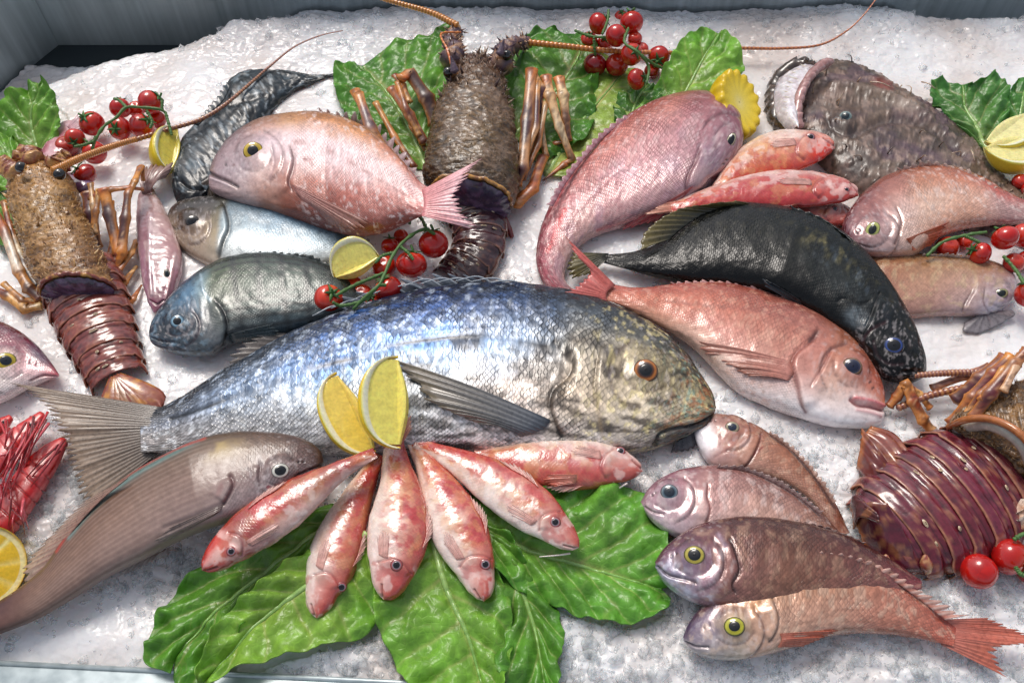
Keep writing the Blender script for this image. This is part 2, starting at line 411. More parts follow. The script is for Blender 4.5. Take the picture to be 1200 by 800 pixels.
def face(b, x, y, r):
    """nostrils, raised eye socket, cheek folds and the front gill plate"""
    sx, sy, _ = proj(b.C[:1]); s = np.array([sx[0], sy[0]]); e = np.array([x, y], float); d = s-e; L = np.linalg.norm(d); d /= L
    i = int(np.argmin(np.hypot(b.X-x, b.Y-y)))//b.nt; hx, hy, _ = proj(np.array([b.C[i], b.C[i]+b.H[i]*.3])); h = np.array([hx[1]-hx[0], hy[1]-hy[0]])
    up = np.array([-d[1], d[0]]); up = up*np.sign(up@h)
    q = lambda a, c: tuple(e+d*a*r+up*c*r)
    for f, o in ((.44, .55), (.56, .45)): p = e+d*L*f+up*r*o; b.blob(p[0], p[1], max(1.2, r*.16), max(1., r*.12), '#140e10', .85, -.0007)
    b.blob(x, y, r*1.7, r*1.55, None, 0, .0011, soft=.9)
    b.line([q(1.35, 1.), q(.2, 1.5), q(-1.2, 1.1)], max(1.2, r*.16), '#2a2024', .35, .0004)
    b.line([q(1.9, -.7), q(.9, -1.6), q(-.5, -1.75), q(-1.7, -1.)], max(1.1, r*.13), '#4a3438', .45, -.0006)
    g = [q(-2.1, 1.1), q(-2.6, -.4), q(-2.3, -1.9), q(-1.1, -3.0), q(.4, -3.3)]
    b.line(g, max(1.2, r*.14), '#54383a', .5, -.0008); b.step(g, .0010, 1.3, r*1.6, 1)
    hm = 1-sm(np.hypot(b.X-x, b.Y-y), r*3.2, r*5.)
    b.noise(420, 420, .56, .7, '#2c2226', .2, 205, 3, hm); b.noise(380, 380, .58, .7, '#e8e0e0', .2, 215, 3, hm)
def zon(body, pts, lift, fall):
    out = []
    vd = CAM-body.V; vd /= np.linalg.norm(vd, axis=1)[:, None]; f = (vd*body.nrm).sum(1) > .05
    for x, y in pts:
        d = np.hypot(body.X-x, body.Y-y)+np.where(f, 0, 1e4); i = int(np.argmin(d))
        out.append(body.V[i][2]+lift if d[i] < 9 else fall)
    return out
def onfin(body, name, parent, base_, tip, lift=.0006, tl=.0022, fall=.012, **kw):
    return fin(name, parent, base_, tip, zon(body, base_, lift, fall), zon(body, tip, tl, fall), **kw)
def fin(name, parent, base, tip, zb, zt, n=14, cb='#a08078', ct='#c0a8a0', ray='#705048', ab=1., at=.75, jag=.12, rows=12, zm=None, cup=0., th=.0005, lines=.55, ridge=.00035, bend=None, label=None, seed=0):
    """a fin membrane with raised rays between a base line and a tip line"""
    if name == 'tail_fin':
        bc = np.mean(base, 0); tcn = np.mean(tip, 0); dd = (bc-tcn)/np.linalg.norm(bc-tcn); base = [tuple(np.array(p)+dd*6) for p in base]
    m = n*8+1; r = np.random.default_rng(seed+int(abs(base[0][0])))
    zb = zb if np.ndim(zb) else [zb]*2; zt = zt if np.ndim(zt) else [zt]*2
    B = catmull(base, m); T = catmull(tip, m); u = np.linspace(0, 1, m)
    zb = np.interp(u, np.linspace(0, 1, len(zb)), zb); zt = np.interp(u, np.linspace(0, 1, len(zt)), zt)
    WB = np.array([P(x, y, z) for (x, y), z in zip(B, zb)]); WT = np.array([P(x, y, z) for (x, y), z in zip(T, zt)])
    ph = u*n; c = .5+.5*np.cos(2*np.pi*ph)          # 1 on rays
    lenj = 1-jag*(1-c)*(.6+.8*r.random(m).repeat(1))-jag*.5*np.interp(ph, np.arange(n+1), r.random(n+1))
    f = np.linspace(0, 1, rows); V = []; C = []
    cb, ct, cr = srgb(cb), srgb(ct), srgb(ray)
    wav = np.interp(ph, np.arange(n+1), r.normal(0, 1, n+1))
    for q in f:
        p = WB+(WT-WB)*(q*lenj)[:, None]
        p[:, 2] += ridge*c*np.sin(q*np.pi*.9+.2)+cup*math.sin(q*np.pi)+.0006*q*wav
        V.append(p)
        cc = cb*(1-q)+ct*q; a = np.clip(c**3*lines*(1-.4*q), 0, 1)[:, None]
        col = cc[None]*(1-a)+cr[None]*a
        C.append(np.c_[col, (ab*(1-q)+at*q)*(1-c*.3)+c*.3])
    V = np.vstack(V); C = np.vstack(C); nz = .8+.4*fbm(V[:, 0]*300, V[:, 1]*300, 2)
    C[:, :3] *= nz[:, None]
    o = mesh(name, V, [grid_faces(rows, m)], MAT['fin'], parent, col=np.clip(C, 0, 1), label=label)
    solid(o, th); return o
def spindle(axis, ws, n=60, blunt=.10):
    """top/bottom outlines from an axis and half widths (pixels), rounded at the snout"""
    a = catmull(axis, n); t = np.gradient(a, axis=0); t /= np.linalg.norm(t, axis=1)[:, None]; nn = np.c_[-t[:, 1], t[:, 0]]
    u = np.linspace(0, 1, n); w = catmull([(k/(len(ws)-1)*100, v) for k, v in enumerate(ws)], 200); w = np.interp(u*100, w[:, 0], w[:, 1])
    w = w*np.where(u < blunt, np.sqrt(np.clip(1-(1-u/blunt)**2, .0004, 1)), 1)
    w = w[:, None]; return (a-nn*w).tolist(), (a+nn*w).tolist()
# ------------------------------------------------------------------ display tray
MAT['steel'] = None
def steelmat():
    m, t, b = newmat('brushed_steel'); L = t.links.new
    tc = N(t, 'ShaderNodeTexCoord'); mp = N(t, 'ShaderNodeMapping'); mp.inputs['Scale'].default_value = (60, 60, 3); L(tc.outputs['Object'], mp.inputs[0])
    nz = N(t, 'ShaderNodeTexNoise'); nz.inputs['Scale'].default_value = 2; nz.inputs['Detail'].default_value = 6; L(mp.outputs[0], nz.inputs['Vector'])
    n2 = N(t, 'ShaderNodeTexNoise'); n2.inputs['Scale'].default_value = 5; n2.inputs['Detail'].default_value = 3; L(tc.outputs['Object'], n2.inputs['Vector'])
    cr = N(t, 'ShaderNodeValToRGB'); cr.color_ramp.elements[0].color = (.24, .30, .31, 1); cr.color_ramp.elements[1].color = (.70, .78, .80, 1)
    cr.color_ramp.elements[0].position = .3; cr.color_ramp.elements[1].position = .72
    L(M(t, 'ADD', M(t, 'MULTIPLY', nz.outputs['Fac'], .4), M(t, 'MULTIPLY', n2.outputs['Fac'], .6)), cr.inputs[0]); L(cr.outputs[0], b.inputs['Base Color'])
    b.inputs['Metallic'].default_value = .45; L(mapr(t, nz.outputs['Fac'], .3, .7, .28, .48), b.inputs['Roughness'])
    bp = N(t, 'ShaderNodeBump'); bp.inputs['Strength'].default_value = .12; bp.inputs['Distance'].default_value = .0005; L(nz.outputs['Fac'], bp.inputs['Height']); L(bp.outputs[0], b.inputs['Normal'])
    return m
MAT['steel'] = steelmat()
FZ = -.05                                            # tray floor height
corner = P(68, 50, FZ); YB = corner[1]               # back wall line
lw = P(-10, 112, FZ); ldir = (lw-corner)[:2]; ldir /= np.linalg.norm(ldir)
tray = thing('display_tray', 'brushed stainless steel display tray holding the crushed ice', 'tray', (0, YB, FZ))
def slab(name, pts, th, parent, mat=None, kind=None):
    """a plate: four corner points, thickened away along its normal"""
    p = np.array(pts, float); n = np.cross(p[1]-p[0], p[3]-p[0]); n /= np.linalg.norm(n)
    V = np.vstack([p, p-n*th]); F = np.array([[0, 1, 2, 3], [7, 6, 5, 4], [0, 4, 5, 1], [1, 5, 6, 2], [2, 6, 7, 3], [3, 7, 4, 0]])
    o = mesh(name, V, [F], mat or MAT['steel'], parent, smooth=False)
    md = o.modifiers.new('bevel', 'BEVEL'); md.width = .0012; md.segments = 2; return o
cx, cy = corner[0], corner[1]
hh = .17
slab('back_panel', [(cx-.004, YB, FZ-.006), (1.0, YB, FZ-.006), (1.0, YB, FZ+hh), (cx, YB, FZ+hh)], .002, tray)
le = np.array([cx+ldir[0]*1.2, cy+ldir[1]*1.2])
slab('side_panel', [(le[0], le[1], FZ-.006), (cx-.0005, YB-.0008, FZ-.006), (cx-.0005, YB-.0008, FZ+hh), (le[0], le[1], FZ+hh)], .002, tray)
YF = P(1300, 842, 0)[1]
MAT['darkened_steel'],_t,_b=newmat('steel_dark_reflection'); _b.inputs['Base Color'].default_value=(.035,.045,.05,1); _b.inputs['Metallic'].default_value=0; _b.inputs['Roughness'].default_value=.6; _b.inputs['Specular IOR Level'].default_value=.2  # floor steel: the dark surroundings it mirrors are put into its base colour
slab('floor_panel', [(-.75, YF, FZ-.003), (1.0, YF, FZ-.003), (1.0, YB, FZ-.003), (-.75, YB, FZ-.003)], .002, tray, MAT['darkened_steel'])
fl, fr = P(-60, 776, 0), P(1300, 842, 0)
slab('front_rim', [(fl[0], fl[1]-.05, .001), (fr[0], fr[1]-.05, .001), (fr[0], fr[1], .001), (fl[0], fl[1], .001)], .05, tray)
tb, _ = tube([fl+(0, .001, .0005), fr+(0, .001, .0005)], .0016, 10)
mesh('rim_bead', tb, _, MAT['steel'], tray)

# ------------------------------------------------------------------ fish: surveyed outlines, then colour, relief, eyes and fins
def base(*pts):
    w = np.mean([P(x, y, 0) for x, y in pts], 0); return (w[0], w[1], 0)
F_ = {}

# --- the large silver-blue bream in the middle
def big_bream():
    top = [(838,478),(833,460),(817,434),(796,408),(770,386),(735,366),(690,349),(640,339),(590,334),(530,337),(470,348),(400,369),(340,393),(290,420),(240,449),(195,474),(165,484)]
    bot = [(838,480),(832,494),(812,506),(780,520),(745,530),(700,534),(640,535),(560,533),(480,532),(400,532),(330,533),(260,535),(200,531),(165,530)]
    t = thing('sea_bream', 'largest fish, silver blue scaled bream lying across the centre of the ice', 'fish', base((500, 440)), 'whole fish on the ice')
    b = Body(top, bot, th=.40, z=([0,.4,1],[.004,.004,.008]), ns=560, nt=150, sink=.42)
    # head at s=0
    hd = ['#3a3226','#8f7f5c','#b8a57c','#b7a78a','#8d8678']
    b.grid([0,.06,.14,.24,.36,.5,.66,.82,1], [
        ['#26241f','#58503e','#94886c','#8a8270','#4c4844'],
        ['#28282a','#6a6658','#bcb094','#c8bca6','#8e8680'],
        ['#26282c','#70706c','#cbbca0','#dcd0bc','#c4bcb4'],
        ['#24292f','#626a72','#c4bcae','#e2d2c0','#dcd6d0'],
        ['#20293a','#44648c','#a4b8cc','#e0d0c4','#e0d6d0'],
        ['#1c273a','#3c669c','#7ca6d0','#ccd4dc','#d4cecc'],
        ['#222b3a','#406a9c','#6c9ccc','#b4c0cc','#b8b4b4'],
        ['#33383c','#5d6c7c','#7f93a8','#98999c','#8a8582'],
        ['#474642','#7a746e','#8b8480','#8b8380','#6f6864']])
    b.noise(130,90,.50,.66,'#14181e',.7,5,mask=sm(b.t,.5,.02)*sm(b.S,.22,.3)); b.noise(30,160,.5,.62,'#1c2836',.6,55,mask=sm(b.t,.6,.2)*sm(b.S,.3,.4)); rw=(.5+.5*np.sin(b.t*2*np.pi*20))*sm(b.S,.25,.35); b.col=blend(b.col,'#f0f4f8',rw*.28*sm(b.t,.15,.35)); b.col=blend(b.col,'#1a2430',(1-rw)*.22*sm(b.S,.25,.35)*(1-sm(b.t,.55,.8)))
    b.noise(240,160,.55,.75,'#e9eef2',.5,8,mask=sm(b.S,.25,.4))
    b.noise(50,200,.50,.62,'#3a3028',.8,21,mask=sm(b.t,.3,.5)*(1-sm(b.S,.5,.62)))
    b.noise(320,320,.56,.74,'#6c5a2c',.5,31,mask=(1-sm(b.S,.12,.2)))
    b.noise(260,260,.58,.7,'#e8d79a',.6,37,mask=(1-sm(b.S,.2,.26)))
    b.noise(330,330,.6,.7,'#7fa79a',.6,47,mask=(1-sm(b.S,.06,.14)))
    b.noise(300,300,.56,.68,'#a5582a',.6,57,mask=(1-sm(b.S,.05,.11)))
    b.col = np.clip(b.col*(1.06-.30*(1-sm(b.t,.08,.42)))[:,None]*(1+(np.array([-.10,.0,.16])[None]*(sm(b.S,.25,.4)*(1-sm(b.t,.45,.65)))[:,None])),0,.95); b.blob(600,372,70,22,'#2c3038',.35,0,8); b.blob(520,466,26,9,'#5c5250',.5,0,25); b.blob(560,480,40,8,'#6c6058',.4,0,20)
    # lateral line
    b.line([(655,408),(620,399),(560,394),(500,397),(440,410),(380,428),(330,445),(280,463),(200,490)],2.6,'#0e141c',1.,-.0016); b.msk *= 1-.9*np.exp(-(polydist(b.X,b.Y,[(655,408),(620,399),(560,394),(500,397),(440,410),(380,428),(330,445),(280,463),(200,490)])[0]/3.2)**2)
    # gill cover and cheek plates
    gl=[(650,398),(660,412),(672,424),(668,440),(652,455),(645,472),(650,492),(658,512)]
    b.line(gl,2.8,'#2c2016',.9,-.0016); b.step(gl,.0042,1.8,60,-1)
    b.line([(652,396),(665,404),(684,400),(700,388)],2.4,'#4a3d2b',.6,-.0008)
    b.blob(663,452,9,16,'#6b5a44',.7,-.0012,20)
    b.line([(700,420),(696,450),(700,480),(706,512)],2.2,'#8a7550',.4,-.0007); b.step([(705,400),(700,430),(699,465),(706,510)],.0024,2,40,-1)
    b.line([(740,352),(700,352),(660,345),(625,338)],4,'#23282e',.6,0)
    # mouth
    b.line([(768,521),(775,508),(792,502),(815,498),(836,488)],2.6,'#1d1c1e',.9,-.003)
    b.line([(770,505),(790,495),(818,488)],2,'#8f6f35',.4,-.0008)
    b.blob(792,512,30,10,'#4b4a4a',.6,0,-18)
    b.line([(787,440),(796,436),(805,440)],2.2,'#1a1a1c',.9,-.001)
    b.blob(783,446,26,20,'#45402f',.45,.0006)
    b.blob(757,431,24,22,'#7d7353',.5,.002)
    b.nohead([(700,560),(690,480),(700,420),(720,370),(720,340)],1,14,.6)
    b.bump(120,.0016,77,3)
    F_['big']=b; face(b,757,431,15); b.build(t, fishmat('silver_scales', sc=.0042, edge=.6, var=1.0, bump=1.4, rough=.3, metal=.1, coat=.15, noise=.15, spark=.5))
    eye(b,t,757,431,15,'#c8782a','#15110d','#07080a',.48,1.,0,.34,inner='#3a1a08')
    fin('tail_fin',t,[(186,478),(180,498),(178,516),(182,529)],[(6,447),(38,464),(60,492),(75,525),(84,562),(98,600)],[.0155,.0165,.0155,.012],[.024,.022,.020,.016,.012,.008],26,'#5c544e','#96806c','#3c342e',1,.85,.10,18,ridge=.0004,label='broad forked grey brown tail fin')
    onfin(b,'pectoral_fin',t,[(645,492),(640,500),(628,507),(610,512)],[(448,416),(480,446),(500,470),(560,497)],n=8,cb='#555c66',ct='#8e8578',ray='#3d4048',ab=1,at=.95,jag=.08,rows=10,ridge=.0012,cup=.004,label='long pointed grey pectoral fin')
    fin('dorsal_fin',t,[(600,340),(530,344),(470,352),(420,366),(370,382)],[(556,322),(498,318),(440,332),(386,350),(330,378)],[.010]*5,[.022,.026,.026,.022,.014],13,'#3c4048','#7c8694','#d0dae4',.95,.75,.45,8,ridge=.0008)
    for k,(x,y) in enumerate([(622,336),(602,334),(582,333),(562,333),(542,334),(522,336),(502,340),(482,345),(460,351),(438,358),(416,366)]):
        V,F=tube(pw([(x,y+3,.016),(x-22,y-7-k%3,.024),(x-50,y-5+k*.9,.026)],12),np.linspace(.0012,.0003,12),6); mesh('fin_spine',V,F,MAT['fin'],t,col=np.r_[srgb('#a8b0b8'),1])
    fin('dorsal_fin',t,[(350,392),(310,412),(280,428)],[(306,388),(278,406),(252,440)],[.010]*3,[.016,.014,.01],8,'#4d4440','#88807a','#2d2a28',1,.7,.3,8)
    fin('pelvic_fin',t,[(812,500),(800,512),(790,520)],[(818,522),(808,528),(786,530)],[.008]*3,[.004]*3,5,'#2f2f33','#4a4a50','#1c1c20',1,1,.1,6)
big_bream()

# --- red-gold sea bream at the top left
def gold_bream():
    t = thing('sea_bream', 'pink and gold bream with yellow eye, its forked red tail over the middle lobster', 'fish', base((380, 200)), 'whole fish on the ice')
    top=[(245,213),(248,197),(260,176),(280,157),(305,144),(335,138),(370,136),(402,142),(432,156),(456,175),(476,196),(492,213),(508,222)]
    bot=[(245,215),(248,223),(264,231),(290,239),(320,246),(350,256),(390,268),(420,273),(446,270),(470,261),(492,254),(508,251)]
    b = Body(top,bot,th=.46,z=([0,.55,.8,1],[.010,.014,.034,.052]),ns=360,nt=120,sink=.3)
    b.grid([0,.12,.22,.32,.42,.6,.8,1],[
        ['#6c5c60','#a08c90','#a89498','#b8a4a4'],
        ['#6c585a','#b09a9c','#b4a4a8','#c8b4b0'],
        ['#7c5c44','#c4a094','#c8b8c0','#d4bab4','#b08878'],
        ['#8c6034','#d0a888','#e8d4d6','#ead4d4','#b07868','#8c5440'],
        ['#94642c','#d8a47c','#f2dcdc','#f2dede','#b87868','#7c4030'],
        ['#9c6834','#dca880','#f2dede','#f0d8d8','#bc7c70','#804434'],
        ['#a8684c','#dca894','#f2dad8','#f0d4d2','#c48c84','#945a50'],
        ['#b05c58','#de9c96','#f0cccA','#ecc0bc','#c88480','#a86460']])
    b.noise(300,300,.58,.7,'#7c4428',.6,4,mask=sm(b.t,.42,.1)*sm(b.S,.25,.35))
    b.noise(220,220,.6,.72,'#fff4f2',.5,14,mask=sm(b.S,.3,.4))
    gl=[(340,172),(344,186),(342,200),(338,214),(342,222)]
    b.line(gl,1.6,'#5e3434',.85,-.0012); b.step(gl,.0018,1.4,26,1)
    b.line([(344,166),(360,168),(385,176),(410,190),(440,208),(480,232)],1.3,'#a06058',.6,-.0003)
    b.line([(318,172),(322,190),(316,210)],1.6,'#8f7078',.4,-.0005)
    b.line([(246,203),(256,208),(266,212),(278,219)],2.0,'#332026',.9,-.0022); b.line([(247,209),(258,213),(268,217)],1.6,'#e2cdd0',.6,.0008)
    b.blob(274,194,2,2.5,'#5a2020',.8); b.blob(357,187,3,2,'#7a1018',.9,0); b.blob(364,189,4,2,'#8a1820',.8,0,25)
    b.blob(297,178,17,15,'#a78c86',.5,.0012)
    b.nohead([(350,130),(344,186),(340,250)],1,10,.15); b.bump(140,.0010,3,3)
    face(b,297,178,12); b.build(t,fishmat('pink_scales',sc=.0032,edge=.5,var=.35,bump=.9,rough=.33,metal=.05,coat=.4,edgecol='#b08480'))
    eye(b,t,297,178,12,'#e0bd30','#39300f','#07090d',.5,1.,0,.3,rimw=.12)
    fin('tail_fin',t,[(500,222),(503,236),(500,252)],[(566,185),(548,208),(538,226),(544,246),(564,271)],[.061,.062,.060],[.078,.074,.068,.062,.056],18,'#d88c8c','#f0c4c8','#c03440',1,.95,.2,14,label='forked red tail fin with white tips')
    fin('dorsal_fin',t,[(378,138),(410,146),(440,162),(466,188),(486,210)],[(372,124),(408,128),(446,144),(474,172),(494,206)],[.020]*5,[.034,.034,.03,.026,.024],14,'#9a6a68','#c8a8ac','#e6dadc',.9,.5,.55,8,ridge=.0008)
    onfin(b,'pectoral_fin',t,[(342,216),(346,224),(352,232)],[(440,262),(420,270),(392,268)],n=8,cb='#b88078',ct='#c49488',ray='#9a6058',ab=.8,at=.4,jag=.1,rows=10,ridge=.0006)
gold_bream()

# --- silver bream under the gold one
def silver_bream():
    t = thing('sea_bream', 'pale silver bream with black brown head, tucked below the pink and gold bream', 'fish', base((300, 270)), 'whole fish on the ice')
    top=[(196,256),(203,243),(222,234),(260,231),(300,234),(340,243),(375,256),(405,274),(425,290)]
    bot=[(196,260),(199,274),(213,292),(238,308),(265,318),(300,322),(350,318),(400,304),(425,294)]
    b = Body(top,bot,th=.4,z=.002,ns=260,nt=90,sink=.25)
    b.grid([0,.12,.22,.3,.34,.6,1],[
        ['#3b332c','#4d3e34','#8a7a6a','#a89a8c'],['#2c2622','#30261f','#806a58','#a59484'],['#2e2a26','#3b3028','#94806c','#b5a595'],
        ['#333a3a','#5a5646','#a89a82','#c2b6a8'],['#2e3a42','#76868f','#a8b4b8','#c0c0bc'],
        ['#29363f','#7a90a0','#a4b6c0','#c4c8c8'],['#3b4750','#8699a5','#b0bdc4','#c0c4c4']])
    b.line([(262,238),(266,252),(268,268),(262,282),(258,296),(256,302)],2.2,'#2b2a22',.85,-.001); b.step([(262,238),(266,252),(268,268),(262,282),(258,300)],.0018,1.5,24,1)
    b.line([(268,262),(300,258),(330,266),(356,278)],1.1,'#5d6e78',.5,-.0003)
    b.noise(40,150,.5,.7,'#dfe6e8',.4,4,mask=sm(b.S,.32,.4)); b.noise(200,200,.55,.72,'#4d5f6c',.35,6,mask=sm(b.S,.32,.4))
    b.line([(198,264),(206,268),(214,266)],1.5,'#1c1815',.8,-.0012)
    b.blob(225,258,15,11,'#17120f',.7,.001); b.nohead([(262,225),(266,260),(256,320)],1,8,.1)
    face(b,225,259,8.5); b.build(t,fishmat('pale_silver_skin',sc=.003,edge=.2,var=.3,bump=.4,rough=.3,metal=.1,coat=.4))
    eye(b,t,225,259,8.5,'#3c3128','#14100e','#050507',.6,.9,0,.3)
    fin('dorsal_fin',t,[(330,241),(365,254),(398,272)],[(345,240),(378,254),(408,272)],[.012]*3,[.014]*3,9,'#20282e','#2f3a42','#141a1e',1,.9,.2,6)
silver_bream()

# --- dark striped bream
def striped_bream():
    t = thing('sea_bream', 'dark grey bream with horizontal scale lines and blue head, left of the centre tomatoes', 'fish', base((300, 355)), 'whole fish on the ice')
    top=[(175,391),(180,376),(194,356),(215,335),(242,315),(270,303),(308,298),(348,302),(380,310),(405,322),(430,338)]
    bot=[(175,394),(180,404),(200,412),(226,416),(247,415),(260,406),(282,398),(322,393),(362,384),(400,371),(430,358)]
    b = Body(top,bot,th=.44,z=.009,ns=320,nt=110,sink=.3)
    b.grid([0,.1,.2,.27,.34,.6,1],[
        ['#1c2a34','#34485a','#303c48','#5c6872'],['#1c2c3a','#3c586c','#28343e','#5c6872'],['#223444','#6088a4','#444e58','#6c7478'],
        ['#2c3c40','#8ca4ac','#6c7074','#84888a'],['#28322a','#68745c','#747a70','#6c7478'],
        ['#273430','#55665c','#68746e','#4c5c66'],['#1e2826','#3d4842','#4c5552','#33404a']])
    st=np.exp(-((((b.t*11) % 1)-.5)/.2)**2)*sm(b.S,.3,.36); b.col=blend(b.col,'#060a0a',st*.85); b.col=b.col*.8
    for k in range(6):
        b.col=blend(b.col,'#141c1e',np.exp(-((b.S-(.42+k*.105))/.016)**2)*.7*(.5+fbm(b.U*80,b.W*80,4)))
    gl=[(252,352),(262,366),(266,385),(262,402),(254,412)]
    b.line(gl,2.4,'#0c1016',.9,-.0014); b.step(gl,.0018,1.5,22,1)
    b.line([(235,322),(238,340),(246,352)],1.8,'#a8c0cc',.6,.0004); b.blob(273,395,8,5,'#0d0f14',.9,-.001)
    b.line([(178,396),(190,400),(203,401)],1.4,'#101820',.8,-.0014)
    b.noise(300,300,.54,.7,'#8cb0c8',.35,22,mask=1-sm(b.S,.2,.3)); b.noise(320,320,.54,.7,'#1a2733',.5,26,mask=1-sm(b.S,.24,.32))
    b.nohead([(235,300),(244,345),(262,366),(262,420)],1,8,.35); b.bump(160,.001,3,3)
    face(b,208,377,9); b.build(t,fishmat('grey_green_scales',sc=.0026,edge=.35,var=.35,bump=.8,rough=.3,metal=.12,coat=.4))
    eye(b,t,208,377,9,'#4c7088','#13212c','#06080c',.5,1,0,.32,inner='#8fb4c8')
    fin('dorsal_fin',t,[(300,300),(350,303),(400,320)],[(305,294),(358,297),(408,315)],[.014]*3,[.017]*3,12,'#1a201e','#38413e','#0e1211',1,.8,.3,6)
    fin('anal_fin',t,[(330,391),(350,387),(370,382)],[(310,402),(335,398),(362,391)],[.006]*3,[.004]*3,6,'#40454a','#8a8e92','#2a2c30',1,.8,.3,6)
    onfin(b,'pectoral_fin',t,[(268,392),(270,398),(272,402)],[(320,380),(330,390),(312,397)],n=6,cb='#39464a',ct='#566468',ray='#232c30',ab=1,at=.55,jag=.1,rows=8)
striped_bream()

# --- black rough fish behind
def dark_fish():
    t = thing('dark_rough_fish', 'slate black mottled fish with thin tail, behind the pink and gold bream', 'fish', base((280, 150)), 'whole fish on the ice')
    top=[(206,234),(201,214),(203,192),(212,170),(228,150),(244,136),(258,124),(264,108),(274,94),(292,86),(315,84),(345,86),(370,88),(393,87)]
    bot=[(208,237),(218,240),(236,236),(252,222),(266,200),(282,172),(300,150),(318,132),(333,116),(350,103),(372,95),(393,89)]
    b = Body(top,bot,th=.5,z=.002,ns=260,nt=90,sink=.3)
    b.grid([0,.3,.6,.8,1],[['#181b20','#262b31','#2a2f33','#1c1f22'],['#1d2227','#39424a','#3b4248','#23282c'],['#22282d','#434d54','#3c444a','#262c30'],['#262c30','#3e474c','#3a4146','#262b2e'],['#2c3234','#353c3e','#2f3536','#232829']])
    b.col*=.5; b.noise(90,160,.60,.70,'#7c8c96',.6,3); b.noise(170,120,.55,.7,'#0c0e11',.8,8); b.noise(60,60,.5,.7,'#2c3a44',.5,9); b.noise(260,160,.64,.74,'#a8b4bc',.5,19)
    b.msk[:]=.25; b.bump(90,.003,5,4); b.bump(260,.001,6,3)
    b.line([(212,214),(224,222),(240,222)],2,'#0a0b0c',.8,-.002); b.line([(262,124),(285,118),(310,112)],3,'#0f1114',.6,-.002)
    b.build(t,fishmat('slate_skin',sc=.004,edge=.3,var=.3,bump=.5,rough=.36,coat=.3,noise=.3))
    eye(b,t,226,200,5,'#4a4f50','#111','#050505',.55) if False else None
    fin('tail_fin',t,[(380,90),(388,88)],[(394,86),(398,92)],[.006]*2,[.006]*2,4,'#2a3032','#40484a','#16191a',1,.8,.1,5)
    fin('dorsal_fin',t,[(232,148),(246,134),(262,118),(270,102)],[(226,146),(238,130),(254,112),(264,94)],[.02]*4,[.022]*4,9,'#252b30','#4c565c','#12161a',1,.85,.35,6)
    onfin(b,'pectoral_fin',t,[(236,214),(246,206)],[(234,240),(258,232)],n=6,cb='#4b4038',ct='#6b5d50',ray='#241e1a',ab=1,at=.9,jag=.2,rows=8)
dark_fish()

# --- gurnard between lobster and bream
def gurnard():
    t = thing('gurnard', 'slender mauve pink gurnard pointing down beside the left lobster legs', 'fish', base((187, 290)), 'whole fish on the ice')
    top=[(184,366),(196,355),(207,336),(213,315),(213,296),(206,272),(196,250),(186,232),(178,218)]
    bot=[(180,366),(173,352),(167,330),(163,300),(160,270),(160,248),(162,232),(166,222),(170,216)]
    b = Body(top,bot,th=.5,z=.006,ns=220,nt=80,sink=.3)
    b.grid([0,.25,.5,.75,1],[['#a07c88','#7a4858','#8a5264','#b694a6'],['#b58c94','#8c5c66','#8a5a66','#b292a4'],['#b89892','#a67e80','#9c7880','#b0949c'],['#b49c94','#ac8c88','#a08488','#a89498'],['#9a827c','#987e7a','#8a7474','#8a7878']])
    b.line([(178,345),(176,320),(175,290),(176,250)],2.2,'#c9b2bc',.5,.0012); b.line([(205,300),(200,326),(194,350)],1.6,'#d4a8a4',.5,.0008)
    b.noise(60,200,.5,.72,'#d8c0bc',.5,3); b.msk[:]=.2; b.bump(100,.0016,4)
    b.line([(176,352),(184,356),(192,352)],1.3,'#4a2430',.7,-.001)
    b.build(t,fishmat('mauve_skin',sc=.002,edge=.2,var=.2,bump=.3,rough=.2,coat=.8))
    eye(b,t,196,321,7,'#a9a08c','#4a3a38','#0b1a1e',.55,.55,80,.3)
    fin('tail_fin',t,[(169,222),(178,221)],[(164,196),(178,190),(206,188),(196,208)],[.014]*2,[.014,.016,.02,.016],8,'#8c6a66','#a88a82','#5c403e',1,.85,.15,8,cup=.004)
gurnard()

# --- head at the left edge
def left_head():
    t = thing('sea_bream', 'purple red bream at the left edge with yellow ringed blue eye', 'fish', base((0, 430)), 'whole fish on the ice')
    top=[(69,438),(60,424),(44,404),(22,387),(0,377),(-30,372),(-70,376),(-120,392)]
    bot=[(69,441),(52,446),(28,456),(0,470),(-30,480),(-70,482),(-120,470)]
    b = Body(top,bot,th=.42,z=.008,ns=200,nt=90,sink=.3)
    b.grid([0,.15,.35,.6,1],[['#8c4048','#a04a58','#c06a72','#e8c0c0'],['#6f3444','#8a4052','#e2b4b8','#f0e4e0'],['#6e2c3e','#8e4a5a','#f0d8d4','#eee8e4'],['#7c3442','#a86a70','#e8ccc6','#e8e0dc'],['#9a4a4c','#c48a84','#e6ccc4','#e4dcd6']])
    b.blob(48,415,18,10,'#5a5a70',.6,0,40); b.noise(150,150,.5,.7,'#5c2436',.4,3,mask=1-sm(b.t,.3,.6))
    b.blob(8,422,15,13,'#d8c8b8',.5,.0012); b.line([(66,441),(50,440),(36,446)],1.6,'#7a3038',.7,-.0014); b.nohead([(-30,360),(-30,500)],1,10,.1)
    face(b,7,423,11.5); b.build(t,fishmat('purple_red_skin',sc=.0032,edge=.35,var=.3,bump=.6,rough=.22,coat=.8))
    eye(b,t,7,423,11.5,'#d8bc28','#5c6a30','#0b1420',.52,.92,20,.32)
left_head()

